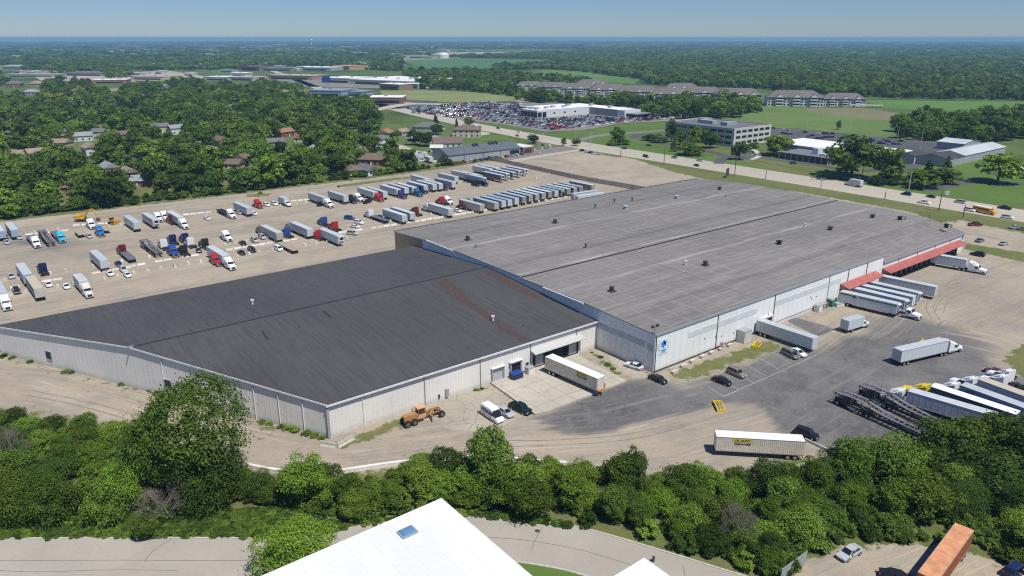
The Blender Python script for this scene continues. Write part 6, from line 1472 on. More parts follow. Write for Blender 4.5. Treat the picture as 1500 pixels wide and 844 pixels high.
# low office with white roof
A = G(1139.5, 231.5); t = thing('low_office', 'single-storey office with white flat roof and glazed grey portico beyond the highway', 'office building', (312.8, 136, 0))
part_box(t, 'portico', 0, 14, 0, 35, 0, 3.7, mat('brown_glazing_frame', (.10, .09, .08), .5)); part_box(t, 'portico_roof', -1, 15, -1, 36, 3.7, 4.3, mat('grey_flat_roof', (.17, .18, .19), .8))
for y in np.arange(2, 35, 4.2): part_box(t, 'window', -.1, -.003, y - 1.7, y + 1.7, .5, 3.1, M_GLASS)
for y in np.arange(0, 35.5, 4.2): part_box(t, 'column', -.5, -.12, y - .15, y + .15, 0, 3.69, M_TRIM)
part_box(t, 'hall', 24, 61, -22, 55, 0, 5.6, mat('grey_render', (.30, .31, .32), .7)); part_box(t, 'hall_roof', 23.6, 61.4, -22.4, 55.4, 5.6, 6.2, M_WR); part_box(t, 'link_block', 14.01, 23.99, 0, 35, 0, 3.9, mat('grey_render', (.30, .31, .32), .7)); part_box(t, 'link_roof', 15.01, 23.59, 0, 35, 3.9, 4.2, mat('grey_flat_roof', (.17, .18, .19), .8)); part_box(t, 'stair_tower', 8, 13.9, 12, 16, 4.31, 8.0, M_DW); part_box(t, 'roof_unit', 5, 7.5, 5, 9, 4.31, 5.6, M_TRIM)
# metal sheds right of it
def gable(name, label, cat, pts, h, r_, wm, rm, along='x', m2=None):
    (x0, y0), (x1, y1) = pts; L, Dp = x1 - x0, y1 - y0; t = thing(name, label, cat, (x0, y0, 0))
    if along == 'x': mb = MB(); mb.loft([[(x, 0, 0), (x, Dp, 0), (x, Dp, h), (x, Dp/2, r_), (x, 0, h)] for x in (0, L)])
    else: mb = MB(); mb.loft([[(0, y, 0), (L, y, 0), (L, y, h), (L/2, y, r_), (0, y, h)] for y in (0, Dp)])
    mb.build('wall', wm, t); mb = MB()
    if along == 'x': slab(mb, [(-.4, -.4, h + .05), (L + .4, -.4, h + .05), (L + .4, Dp/2, r_ + .15), (-.4, Dp/2, r_ + .15)], .1); slab(mb, [(-.4, Dp/2, r_ + .15), (L + .4, Dp/2, r_ + .15), (L + .4, Dp + .4, h + .05), (-.4, Dp + .4, h + .05)], .1)
    else: slab(mb, [(-.4, -.4, h + .05), (L/2, -.4, r_ + .15), (L/2, Dp + .4, r_ + .15), (-.4, Dp + .4, h + .05)], .1); slab(mb, [(L/2, -.4, r_ + .15), (L + .4, -.4, h + .05), (L + .4, Dp + .4, h + .05), (L/2, Dp + .4, r_ + .15)], .1)
    mb.build('roof', rm, t); return t
M_LTR = mat('pale_metal_roof', (.50, .53, .54), .5, var=.15, vscale=.08); M_DKR = mat('brown_black_roof', (.06, .055, .055), .8)
s1 = G(1387, 243.5); s2 = G(1325, 238)
gable('metal_shed', 'long grey shed with pale metal roof right of the dark-roofed shed, beyond the highway', 'shed', ((384.2, 86), (449, 104)), 5.0, 7.2, M_SHOP, M_LTR, 'x')
gable('metal_shed', 'wider grey shed with brown-black roof joined to the long pale shed', 'shed', ((360, 86), (384, 104)), 5.0, 7.2, M_SHOP, M_DKR, 'x')
gable('metal_shed', 'narrow grey shed with brown-black roof between the white-roofed office and the wider dark shed', 'shed', ((357, 104.3), (375, 112.8)), 5.0, 6.6, M_SHOP, M_DKR, 'x')
gable('metal_shed', 'smaller pale-roofed grey shed standing behind the long one', 'shed', ((441, 109), (468, 127)), 5.0, 6.6, M_SHOP, M_LTR, 'y')
MB()
s4 = G(1489, 261); t = gable('grey_building', 'grey building with pale roof cut by the right photo edge', 'building', ((s4[0], s4[1] - 60), (s4[0] + 30, s4[1])), 5, 6.6, M_SHOP, M_LTR, 'y'); facade_y(t, 60, 0, 1, 1.4, 3, 8, 1.6, 1.3)
def gantry():
    x, y = G(1401, 176); t = thing('steel_frame', 'thin dark steel frame standing in the scrub before the green field', 'steel frame', (x, y, 0)); m = M_STEEL; h = 9
    mb = MB()
    for px_, q_ in ((0, 0), (7, 0), (11, 0)): mb.bar((px_ * .7, -px_*.7, 0), (px_*.7, -px_*.7, h), .5, .5)
    mb.bar((-5, 5, 0), (0, 0, h), .5, .5); mb.bar((0, 0, h), (4.9, -4.9, h), .4, .4); mb.build('beam', m, t)
gantry()

# apartment houses: one built in full, then copied
def copy_tree(o, parent=None):
    c = o.copy(); COL.objects.link(c); c.parent = parent
    for ch in list(o.children): copy_tree(ch, c)
    return c
M_AR = mat('brown_grey_shingles', (.155, .14, .13), .85, var=.2, vscale=.15); M_AW = mat('pale_siding', (.60, .61, .62), .7); M_AG = mat('gable_blue_grey', (.26, .29, .33), .7)
def apartment():
    t = thing('apartment_house', '', 'apartment building', (0, 0, 0)); L, Dp, h = 46, 18, 8.4
    MB().box(0, L, 0, Dp, 0, h).build('wall', M_AW, t)
    mb = MB(); mb.v = [(-1, -1, h), (L + 1, -1, h), (L + 1, Dp + 1, h), (-1, Dp + 1, h), (8, Dp/2, h + 6.2), (L - 8, Dp/2, h + 6.2)]; mb.f = [(0, 1, 5, 4), (1, 2, 5), (2, 3, 4, 5), (3, 0, 4), (0, 3, 2, 1)]; mb.m = [0]*5
    rf = mb.build('roof', M_AR, t)
    for x in (6, 20, 34):
        MB().box(x, x + 7, -1.8, -.003, 0, h).build('bay', M_AG, t); MB().loft([[(x + a, y, z) for a, z in ((-.5, h), (7.5, h), (3.5, h + 3.2))] for y in (-2.3, 5)]).build('gable', M_AR, rf)
        MB().loft([[(x + a, y, z) for a, z in ((.3, h + .1), (6.7, h + .1), (3.5, h + 2.7))] for y in (-2.36, -2.31)]).build('gable_face', M_TRIM, rf)
    for r in range(3):
        for x in (1.5, 4, 14.2, 17.2, 28.2, 31.2, 42, 44.5): MB().box(x - .8, x + .8, -.06, -.003, .8 + r*2.75, 2.4 + r*2.75).build('window', M_GLASS, t)
        for x in (9.5, 23.5, 37.5): MB().box(x - 2.4, x + 2.4, -1.87, -1.803, .5 + r*2.75, 2.5 + r*2.75).build('balcony_opening', M_DARK, t); MB().box(x - 2.6, x + 2.6, -2.6, -1.88, .25 + r*2.75, .45 + r*2.75).box(x - 2.6, x + 2.6, -2.6, -2.5, .45 + r*2.75, 1.3 + r*2.75).build('balcony', M_TRIM, t)
        facade_y(t, Dp, 0, 1, .8 + r*2.75, 0, 4, 1.5, 1.5)
    return t
apt = apartment()
al = [((778, 133), 0, 'farthest left apartment house of the long brown-roofed row', .9), ((812, 137), -2, 'second apartment house from the left in the brown-roofed row', 1.05), ((850, 140), -3, 'third apartment house from the left in the brown-roofed row', 1.1), ((893, 142), -3, 'fourth apartment house from the left in the brown-roofed row', 1.1),
      ((935, 146), -4, 'fifth apartment house from the left, behind dealership trees', 1.15), ((985, 149), -4, 'sixth apartment house from the left, behind a belt of trees', 1.1), ((1030, 147), -2, 'seventh apartment house from the left, set slightly back', 1.1), ((1082, 151), -4, 'third apartment house from the right end of the row', 1.15), ((1160, 156), -6, 'second apartment house from the right, facing the meadow', 1.2), ((1236, 156), -6, 'rightmost apartment house of the row beside the crop field', 1.0),
      ((868, 131), 0, 'apartment house in the back line behind the left part of the row', 1.0), ((1000, 138), 0, 'apartment house in the back line behind the middle of the row', 1.0)]
for i, ((px, py), da, l, s) in enumerate(al):
    o = apt if i == 0 else copy_tree(apt); x, y = G(px, py); a = YAW + R(4 + da * 2); o.rotation_euler.z = a; L = 46 * s * .5; o.location = (x - math.cos(a)*L, y - math.sin(a)*L, 0); o.scale = (s, s, s); o['label'] = l; o['group'] = 'apartment houses of the long row'
    if (px, py) == (1160, 156): o.scale = (1.35, s, s)
x, y = G(1270, 158); t = thing('carport', 'low pale carport row beside the rightmost apartment house', 'carport', (x, y, 0), YAW + R(-10)); MB().box(-17, 17, 0, 6, 2.4, 2.9).build('roof', M_AW, t)
for q in np.arange(-16, 17, 4): MB().box(q - .15, q + .15, .2, .5, 0, 2.39).build('post', M_TRIM, t)

# houses of the suburb
def house(q, L, Dp, h, rr, ang, wc, rc, label, hip=False, storeys=1, z=0, wing=None, chim=False):
    x, y = G(*q); t = thing('house', label, 'house', (x, y, 0), R(ang)); wm = mat('house_wall_%d%d%d' % tuple(int(v*100) for v in wc), wc, .8, var=.1); rm = mat('house_roof_%d%d%d' % tuple(int(v*100) for v in rc), rc, .85, var=.2, vscale=.4)
    MB().box(-L/2, L/2, -Dp/2, Dp/2, 0, h).build('wall', wm, t); mb = MB(); e = .6; i_ = Dp/2 if hip else 0
    mb.v = [(-L/2-e, -Dp/2-e, h), (L/2+e, -Dp/2-e, h), (L/2+e, Dp/2+e, h), (-L/2-e, Dp/2+e, h), (-L/2-e + i_, 0, h + rr), (L/2+e - i_, 0, h + rr)]; mb.f = [(0, 1, 5, 4), (1, 2, 5), (2, 3, 4, 5), (3, 0, 4), (0, 3, 2, 1)]; mb.m = [0]*5; rf = mb.build('roof', rm, t)
    if chim: MB().box(L*.1, L*.1 + 1, -.9, .1, h, h + rr + 1.2).build('chimney', mat('chimney_brick', (.25, .12, .08), .9), rf)
    for r in range(storeys):
        for k in range(max(2, int(L / 4))):
            xx = -L/2 + L * (k + .5) / max(2, int(L / 4)); MB().box(xx - .6, xx + .6, -Dp/2 - .05, -Dp/2 - .003, .9 + r*2.8, 2.2 + r*2.8).build('window', M_GLASS, t)
        for yy in (-Dp/4, Dp/4): MB().box(-L/2 - .05, -L/2 - .003, yy - .6, yy + .6, .9 + r*2.8, 2.2 + r*2.8).build('window', M_GLASS, t)
    MB().box(L*.05, L*.05 + 1, -Dp/2 - .06, -Dp/2 - .004, 0, 2.1).build('door', M_TRIM, t)
TN, BR, GY, WH, CR = (.42, .35, .26), (.25, .13, .09), (.3, .31, .32), (.62, .62, .6), (.5, .44, .34)
rB, rG, rS, rT, rO = (.17, .125, .10), (.15, .155, .16), (.27, .29, .30), (.30, .24, .17), (.33, .17, .09)
HP = [((101, 281), 13, 9, 3, 2.6, 20, BR, rB, 'brown-roofed house behind the hedge at the left'), ((202, 271), 24, 10, 3, 2.4, 5, BR, rS, 'long house with pale grey roof and brick chimney behind the hedge', 0, 1, 1), ((36, 231), 20, 10, 3, 2.2, 0, CR, rT, 'tan-roofed ranch house at the left by a pale drive'),
      ((337, 246), 15, 9, 3, 2.6, -5, TN, rB, 'brown-roofed house with two gables behind the hedge, left part'), ((357, 241), 11, 8, 4.2, 2.8, 85, TN, rB, 'cross-gabled tan house end beside the brown-roofed house'), ((477, 243), 12, 10, 3, 2.8, 30, BR, rB, 'small hip-roofed brown house in the hedge', 1), ((546, 240), 20, 13, 3.6, 3.2, -10, BR, rB, 'large brown hip-roofed brick house beside the tall hedge', 1),
      ((620, 208), 22, 13, 3, 3.4, -5, CR, rS, 'grey hip-roofed house behind two round dark trees', 1), ((628, 190), 24, 15, 3, 3.6, -20, WH, rG, 'slate hip-roofed house in front of the highway', 1), ((655, 215), 20, 13, 3.4, 3.8, 10, WH, rB, 'brown-roofed house with white gables directly behind the workshop'), ((684, 200), 22, 16, 6.0, 3.0, 0, CR, rB, 'two-storey tan brick apartment house with brown hip roof by the highway', 1, 2),
      ((565, 200), 12, 9, 3.4, 2.6, 80, CR, rO, 'small house with orange-tan roof between dark trees'), ((589, 198), 10, 8, 3, 2.4, 60, CR, rT, 'small tan house mostly hidden by round trees'), ((404, 213), 12, 9, 3, 2.5, 20, GY, rG, 'grey house in the clearing of the suburb'), ((416, 200), 14, 10, 4, 2.6, 60, BR, rO, 'rust-roofed house in the clearing of the suburb'),
      ((440, 207), 11, 9, 3, 2.4, 100, CR, rO, 'orange-brown gabled house at the right of the clearing'), ((398, 195), 12, 9, 3, 2.4, 0, WH, rS, 'white house with pale roof at the left of the clearing'), ((456, 225), 12, 9, 3, 2.4, 90, GY, rS, 'pale grey house between two big trees'), ((90, 214), 14, 9, 3, 2.4, -10, TN, rT, 'house with tan roof showing between trees, left third'), ((122, 206), 13, 9, 4, 2.6, 30, WH, rS, 'white-walled house among the dark trees, left third'),
      ((148, 204), 9, 8, 6, 2.4, 0, WH, rG, 'tall white house gable peeking over the trees'), ((262, 196), 14, 10, 5, 2.6, 40, WH, rS, 'bright white house end amid the suburb trees'), ((340, 165), 12, 9, 6, 2.6, 40, WH, rB, 'white chimney-like house end in the upper suburb'), ((48, 139), 20, 13, 4, 4, 0, GY, rS, 'grey hip-roofed house high in the left suburb', 1), ((22, 128), 22, 14, 6, 4, 10, BR, rG, 'large dark-roofed house at the far left', 1),
      ((58, 127), 26, 14, 5, 4, -10, TN, rT, 'large tan-roofed house at the far left', 1), ((108, 151), 14, 10, 4, 3, 0, WH, rS, 'pale blue-roofed house in the upper left suburb'), ((285, 257), 10, 7, 3, 1.6, 0, WH, WH, 'small white shed roof in the trees behind the hedge'), ((640, 222), 8, 7, 3, 1.8, 0, WH, WH, 'small pale shed left of the grey workshop'), ((248, 182), 12, 9, 4, 2.4, 20, CR, rB, 'brown-roofed house deep in the suburb trees')]
for h in HP:
    house(h[0], h[1], h[2], h[3], h[4], h[5] - 38, h[6], h[7], h[8], bool(h[9]) if len(h) > 9 else False, h[10] if len(h) > 10 else 1, chim=len(h) > 11)

# shops, sheds and water tanks toward the horizon
def far_box(q0, q1, depth, h, wc, rc, label, name='store', cat='store', ext=None, gr=None):
    A, B = G(*q0), G(*q1); L = math.hypot(B[0]-A[0], B[1]-A[1]); t = thing(name, label, cat, (*A, 0), math.atan2(B[1]-A[1], B[0]-A[0]), gr)
    wm = mat('shop_wall_%d%d%d' % tuple(int(v*100) for v in wc), wc, .8, var=.1); rm = mat('shop_roof_%d%d%d' % tuple(int(v*100) for v in rc), rc, .8, var=.15, vscale=.05)
    MB().box(0, L, 0, depth, 0, h).build('wall', wm, t); MB().box(-.5, L + .5, -.5, depth + .5, h, h + .8).build('roof', rm, t)
    MB().box(L*.1, L*.9, -.1, -.01, .8, h*.55).build('shop_window', M_GLASS, t); n = max(1, int(L / 25))
    for i in range(n): MB().box(L*(i + .4)/n, L*(i + .4)/n + 4, depth*.4, depth*.4 + 4, h + .81, h + 2.5).build('roof_unit', M_GTRIM, t)
    if ext is not None: MB().box(L*.05, L*.3, -1.2, -.11, 1, h + 3).build('entrance_portal', ext, t)
wR, gR, bR = (.75, .75, .73), (.3, .3, .3), (.2, .15, .12)
for a, b_, dp, h, wc, rc, l, ex in (((541, 152), (590, 152), 30, 7, (.25, .12, .09), wR, 'long brick store with white roof rim left of the dealership', None), ((556, 131), (585, 132.5), 30, 8, (.3, .18, .14), wR, 'brick and tan store with white roof near the dry field', None), ((512, 123), (600, 127), 120, 7.5, (.5, .46, .40), wR, 'very long pale superstore roof in the shopping area', None),
                                  ((471, 121), (514, 122.5), 60, 8, (.5, .5, .48), wR, 'store with bright blue front in the shopping area', P['blue']), ((453, 142), (500, 143), 50, 8, (.22, .3, .38), (.22, .27, .31), 'blue-grey roofed building at the edge of the suburb trees', None), ((391, 116), (457, 117.5), 50, 7, (.36, .22, .16), (.45, .38, .32), 'long brown-fronted shopping strip', None),
                                  ((428, 103), (484, 104), 60, 7, (.4, .4, .4), wR, 'long white roof beyond the shopping strip', None), ((486, 102), (512, 103), 60, 9, (.5, .3, .12), (.5, .28, .13), 'orange-brown roofed store beyond the shopping strip', None), ((336, 118), (371, 119), 40, 6, (.5, .46, .40), (.5, .42, .35), 'tan-roofed shop near the green patch', None), ((92, 111), (152, 112), 60, 6, (.35, .3, .28), (.17, .16, .17), 'dark-roofed long building behind the left suburb', None),
                                  ((136, 123), (185, 122.5), 30, 6, (.35, .18, .14), wR, 'low brick building with white roof in the left suburb edge', None), ((6, 113), (84, 113), 30, 5, (.4, .4, .4), (.42, .4, .37), 'very long pale low building at the far left', None), ((352, 103), (380, 104), 40, 9, (.30, .16, .11), (.2, .1, .08), 'dark red building in the far shopping area', None), ((380, 104), (430, 104.5), 60, 7, (.3, .3, .32), (.20, .21, .24), 'grey roofs left of the long white roof', None),
                                  ((192, 117), (240, 118), 50, 6, (.5, .44, .36), (.45, .38, .30), 'tan commercial building near the bare lot', None), ((300, 118), (330, 118.5), 40, 6, (.5, .46, .42), wR, 'white-roofed shop right of the bare lot', None), ((0, 101), (30, 101), 60, 7, (.5, .5, .5), (.5, .5, .48), 'pale roof near the left photo edge towards the horizon', None), ((500, 141), (530, 142), 30, 6, (.3, .32, .35), (.25, .28, .3), 'grey restaurant building left of the brick store', None), ((596, 128), (612, 130), 20, 6, (.5, .5, .48), (.6, .6, .58), 'small pale building at the dry field corner', None)):
    far_box(a, b_, dp, h, wc, rc, l, ext=ex)
rr = random.Random(11)
for i in range(215):
    if i < 175: px = rr.uniform(0, 640); py = rr.choice((rr.uniform(66, 76), rr.uniform(72, 100), rr.uniform(84, 112)))
    else: px = rr.uniform(640, 1500); py = rr.uniform(64, 82)
    if 590 < px < 760 and 86 < py < 108: continue
    x, y = G(px, py); d = math.hypot(x - CX, y - CY); L = rr.uniform(14, 45) * (1 + d / 3500) * (.55 if py > 86 else 1); c = rr.choice((wR, wR, (.5, .42, .34), gR, (.3, .26, .24)))
    nm = {wR: 'white-roofed', (.5, .42, .34): 'tan-roofed', gR: 'grey-roofed', (.3, .26, .24): 'brown-roofed'}[c]
    q1 = (px + L / d * 1078, py + .1)
    far_box((px, py), q1, rr.uniform(12, 30) * (1 + d / 5000), rr.uniform(4, 6) if py > 86 else rr.uniform(6, 11), (.5, .48, .45), c, f'tiny {nm} building among the far trees toward the horizon', 'far_building', 'building', gr='tiny buildings toward the horizon')
def tank():
    x, y = G(650, 85.5); t = thing('water_tank', 'large white domed water tank in the far fields', 'water tank', (x, y, 0)); d = math.hypot(x - CX, y - CY); r = 7.2 / 1078 * d; h = 4.8 / 1078 * d; M_ = mat('tank_white', (.72, .72, .68), .5)
    MB().cyl((0, 0, h/2), r, h, 'z', 24).build('tank_wall', M_, t); mb = MB(); mb.loft([[(r*math.cos(a)*s, r*math.sin(a)*s, h + z) for a in np.linspace(0, 6.2832, 25)[:-1]] for s, z in ((1.02, 0), (.8, r*.22), (.5, r*.36), (.15, r*.42))]); mb.build('dome', M_, t)
tank()
def tower(px, yb, yt, wpx_, label):
    x, y = G(px, yb); d = math.hypot(x - CX, y - CY); k = d / 1078; t = thing('water_tower', label, 'water tower', (x, y, 0)); h = (yb - yt) * k * 1.02; r = wpx_ * k / 2; M_ = mat('tank_white', (.72, .72, .68), .5)
    MB().cyl((0, 0, h*.35), r*.45, h*.7, 'z', 10).build('tower_shaft', M_, t); MB().loft([[(r*math.cos(a)*s, r*math.sin(a)*s, z*h) for a in np.linspace(0, 6.2832, 17)[:-1]] for s, z in ((.45, .6), (1, .74), (1, .88), (.4, 1))]).build('tower_bowl', M_, t)
tower(456.7, 66.5, 58.5, 3, 'white water tower on the horizon'); 
def mast():
    x, y = G(18, 70); d = math.hypot(x - CX, y - CY); k = d / 1078; t = thing('radio_mast', 'faint thin mast on the horizon at the far left', 'mast', (x, y, 0)); MB().tube([(0, 0, 0), (0, 0, 11*k)], [1.2, .6], 5).build('mast_shaft', M_GALV, t)
mast()

# wires between the poles of the near verge
def wires(a, b_, n=3):
    for k in range(n):
        o_ = (k - (n - 1) / 2) * 1.0; pts = []
        for i in range(9):
            t = i / 8; pts.append((a[0] + (b_[0]-a[0])*t + o_, a[1] + (b_[1]-a[1])*t, a[2] - .4 + (b_[2]-a[2])*t - 1.6 * math.sin(math.pi*t)))
        tag(MB().tube(pts, .03, 4).build('overhead_wire', M_STEEL), 'thin dark overhead wire strung between highway poles', 'wire', 'overhead wires along the highway')
wp = [p for p in pp if abs(p[0] - 236) < 9 and p[2] > 7]; wp.sort(key=lambda p: p[1])
for a, b_ in zip(wp, wp[1:]): wires(a, b_)
# worn wheel tracks pressed into the gravel
def track(name, pts, wd, m, z):
    mb = MB(); c = dens(GL(pts), 5)
    for o_ in (-1.0, 1.0): line_on(mb, [(p[0] + rnd.uniform(-.06, .06), p[1] + rnd.uniform(-.06, .06)) for p in offs(c, o_)], wd, z)
    struct(mb.build(name, m))
M_TK1 = mat('dark_wheel_track', (.27, .235, .185), .95, var=.45, vscale=.25)
for i, (pts, m) in enumerate((([(1440, 420), (1400, 418), (1375, 430), (1362, 450), (1372, 470)], M_TK1), ([(1450, 430), (1408, 428), (1384, 440), (1376, 458)], M_TK1), ([(1475, 408), (1430, 405), (1396, 414), (1380, 436)], M_TK1), ([(720, 650), (820, 648), (920, 640), (1000, 622)], M_TK1), ([(40, 575), (140, 596), (250, 630), (340, 660)], M_TK1))):
    track('wheel_tracks', pts, .3, m, .008 + i * .0015)

# ============================================================= trees
def leaf_mat(name, c1, c2, c3, trans=.38):
    m = bpy.data.materials.new(name); m.use_nodes = True; t = m.node_tree; t.nodes.clear(); MATS[name] = m
    out = N(t, 'ShaderNodeOutputMaterial'); d = N(t, 'ShaderNodeBsdfDiffuse'); tr = N(t, 'ShaderNodeBsdfTranslucent'); mx = N(t, 'ShaderNodeMixShader'); mx.inputs[0].default_value = trans * .8
    tc = N(t, 'ShaderNodeTexCoord'); oi = N(t, 'ShaderNodeObjectInfo'); ge = N(t, 'ShaderNodeNewGeometry')
    n1 = noise(t, tc.outputs['Object'], 6, 3); c = mixc(t, ramp(t, n1, .38, .62), c1, c2)
    c = mixc(t, ramp(t, oi.outputs['Random'], .0, 1.0, 0, .9), c, c3)
    wn = N(t, 'ShaderNodeTexWhiteNoise', noise_dimensions='1D'); t.links.new(ma(t, 'MULTIPLY', oi.outputs['Random'], 91.7), wn.inputs['W'])
    wl = N(t, 'ShaderNodeTexWhiteNoise', noise_dimensions='1D'); t.links.new(ge.outputs['Random Per Island'], wl.inputs['W'])
    v = ma(t, 'MULTIPLY', ramp(t, wn.outputs['Value'], 0, 1, .68, 1.5), ramp(t, wl.outputs['Value'], 0, 1, .65, 1.4))
    hs = N(t, 'ShaderNodeHueSaturation'); t.links.new(c, hs.inputs['Color']); t.links.new(v, hs.inputs['Value'])
    for s_ in (d, tr): t.links.new(hs.outputs[0], s_.inputs['Color'])
    t.links.new(d.outputs[0], mx.inputs[1]); t.links.new(tr.outputs[0], mx.inputs[2]); t.links.new(mx.outputs[0], out.inputs[0]); return m
LM = dict(green=leaf_mat('leaves_green', (.120, .188, .026), (.165, .230, .034), (.080, .135, .025)), dark=leaf_mat('leaves_dark', (.065, .112, .020), (.092, .148, .024), (.050, .088, .020)),
          lime=leaf_mat('leaves_lime', (.13, .215, .026), (.16, .25, .032), (.095, .165, .022)), yellow=leaf_mat('leaves_yellow', (.22, .24, .03), (.25, .27, .035), (.17, .2, .03)), plum=leaf_mat('leaves_plum', (.03, .022, .028), (.04, .03, .035), (.03, .02, .03)),
          dry=leaf_mat('twigs_grey', (.16, .135, .12), (.20, .175, .15), (.13, .12, .10), .05))
M_BARK = mat('bark', (.11, .085, .065), .95, var=.3, vscale=4)
def leafmesh(name, seed, n, leaf, shape, nl=22, flat=.0, core=True):
    """crown one unit high and one unit wide: clumps of leaf faces round many small lobes, with gaps between"""
    r = np.random.RandomState(seed); L = []
    while len(L) < nl:
        p = r.uniform(-1, 1, 3); rad = np.linalg.norm(p)
        if rad > 1: continue
        if shape == 'round': c = p * np.array([.40, .40, .40]) + (0, 0, .53); q = r.uniform(.07, .19)
        elif shape == 'bush': c = p * np.array([.43, .43, .36]) + (0, 0, .38); q = r.uniform(.07, .19); c[2] = max(c[2], .1)
        elif shape == 'tall': c = p * np.array([.31, .31, .45]) + (0, 0, .53); q = r.uniform(.06, .17)
        elif shape == 'vase': c = p * np.array([.40, .40, .24]) + (0, 0, .68 - .25*abs(p[0])); q = r.uniform(.11, .18)
        elif shape == 'cone': zz = r.rand(); c = np.array([p[0]*.34*(1 - zz), p[1]*.34*(1 - zz), .08 + zz*.86]); q = .17 * (1.15 - zz)
        L.append((c[0], c[1], c[2], q, q * r.uniform(.7, 1.0)))
    L = np.array(L); per = r.dirichlet(L[:, 3]**2 * 400 + 1) ; k = r.choice(nl, n, p=L[:, 3]**2 / (L[:, 3]**2).sum())
    d = r.normal(size=(n, 3)); d /= np.linalg.norm(d, axis=1)[:, None]; d[:, 2] = np.where(d[:, 2] < -.35, -d[:, 2], d[:, 2])
    rad = (r.uniform(.70, 1.15, n) + (r.rand(n) < .16) * r.uniform(.1, .55, n))[:, None]
    P0 = L[k, :3] + d * rad * np.stack([L[k, 3], L[k, 3], L[k, 4]], -1)
    # drop leaves deep inside other lobes
    keep = np.ones(n, bool)
    for j in range(nl):
        dd = np.linalg.norm((P0 - L[j, :3]) / np.array([L[j, 3], L[j, 3], L[j, 4]]), axis=1); keep &= ~((dd < .62) & (k != j))
    P0 = P0[keep]; d = d[keep]; n = len(P0); P0[:, 2] = np.maximum(P0[:, 2], .02)
    nrm = d + r.normal(size=(n, 3)) * .55 + np.array([0, 0, .35]); nrm /= np.linalg.norm(nrm, axis=1)[:, None]
    a = np.cross(nrm, r.normal(size=(n, 3))); a /= np.linalg.norm(a, axis=1)[:, None]; b_ = np.cross(nrm, a)
    s = leaf * r.uniform(.55, 1.35, n)[:, None]
    V = np.stack([P0 + a*s, P0 + b_*s*.7, P0 - a*s*.9, P0 - b_*s*.75], 1).reshape(-1, 3); nf = n
    me = bpy.data.meshes.new(name); me.vertices.add(4*nf); me.loops.add(4*nf); me.polygons.add(nf)
    me.vertices.foreach_set('co', V.ravel()); me.loops.foreach_set('vertex_index', np.arange(4*nf, dtype=np.int32)); me.polygons.foreach_set('loop_start', np.arange(0, 4*nf, 4, dtype=np.int32)); me.update(calc_edges=True)
    return me
def trunkmesh(name, seed, h=.62, r0=.028, limbs=6, spread=.3):
    r = random.Random(seed); mb = MB(); mb.tube([(0, 0, -.01), (.01, .005, h*.5), (0, 0, h)], [r0, r0*.75, r0*.4], 7)
    for i in range(limbs):
        a = i * 2.4 + r.random(); z = h * r.uniform(.35, .85); R_ = spread * r.uniform(.7, 1.1); mb.tube([(0, 0, z), (math.cos(a)*R_*.5, math.sin(a)*R_*.5, z + .12), (math.cos(a)*R_, math.sin(a)*R_, z + .24)], [r0*.45, r0*.3, r0*.1], 5)
    return mb.mesh(name)
def twigmesh(name, seed):
    r = random.Random(seed); mb = MB()
    def grow(p, d, L, rad, lv):
        q = (p[0] + d[0]*L, p[1] + d[1]*L, p[2] + d[2]*L); mb.tube([p, q], [rad, rad*.6], 4)
        if lv == 0: return
        for _ in range(4 if lv > 1 else 5):
            nd = Vector((d[0] + r.uniform(-.75, .75), d[1] + r.uniform(-.75, .75), d[2] + r.uniform(-.35, .5))).normalized(); grow(q, tuple(nd), L * r.uniform(.6, .85), rad*.55, lv - 1)
    for i in range(5):
        a = i * 1.26; grow((0, 0, 0), tuple(Vector((math.cos(a)*.55, math.sin(a)*.55, .9)).normalized()), .24, .012, 4)
    return mb.mesh(name)
NEAR = {k: [leafmesh('crown', 10*i + s, n, lf, sh, nl) for s in range(v)] for i, (k, v, n, lf, sh, nl) in enumerate((('round', 4, 13000, .018, 'round', 64), ('bush', 4, 12000, .019, 'bush', 56), ('tall', 3, 11000, .020, 'tall', 54), ('vase', 2, 46000, .011, 'vase', 130), ('bigbush', 2, 26000, .0125, 'bush', 70), ('cone', 1, 5000, .03, 'cone', 30)))}
MID = {k: [leafmesh('crown', 100 + 10*i + s, n, lf, sh, nl) for s in range(v)] for i, (k, v, n, lf, sh, nl) in enumerate((('round', 4, 2200, .045, 'round', 34), ('bush', 2, 1600, .052, 'bush', 24), ('tall', 2, 1800, .045, 'tall', 30), ('cone', 1, 900, .06, 'cone', 24)))}
TR = [trunkmesh('trunk', s) for s in range(3)]; TB = [trunkmesh('trunk', 20 + s, .3, .02, 5, .25) for s in range(2)]; BARE = [twigmesh('twigs', s) for s in range(2)]
def tree(x, y, h, w_, kind, col, label, group=None, lod='near', z=0, name=None, cat=None):
    bush = kind == 'bush'; t = thing(name or ('bush' if bush or kind == 'bare' else 'tree'), label, cat or ('bush' if bush or kind == 'bare' else 'tree'), (x, y, z), rnd.uniform(0, 6.28), group); t.scale = (w_, w_, h)
    if kind == 'bare': link('branches', BARE[rnd.randrange(2)], M_TWIG, t, onobj=True); return t
    S = NEAR if lod == 'near' else MID; kind = 'bigbush' if bush and w_ > 8.5 and lod == 'near' else kind; k = kind if kind in S else 'round'
    link('crown', rnd.choice(S[k]), LM[col], t, onobj=True); link('trunk', rnd.choice(TB if bush else TR), M_BARK, t, onobj=True); return t
M_TWIG = mat('grey_twigs', (.20, .17, .15), .95)
def tpx(bx, by, ty, wp, kind, col, label, group=None, lod='near'):
    x, y = G(bx, by); d = math.hypot(x - CX, y - CY); h = 5.
    for _ in range(40): _, yy = PXa(x, y, h); h += .12 * (float(yy) - ty) * d / 1078
    h = max(h, .8); dist = math.sqrt(d*d + HC*HC); return tree(x, y, h, wp * dist / 1078 * .98, kind, col, label, group, lod)
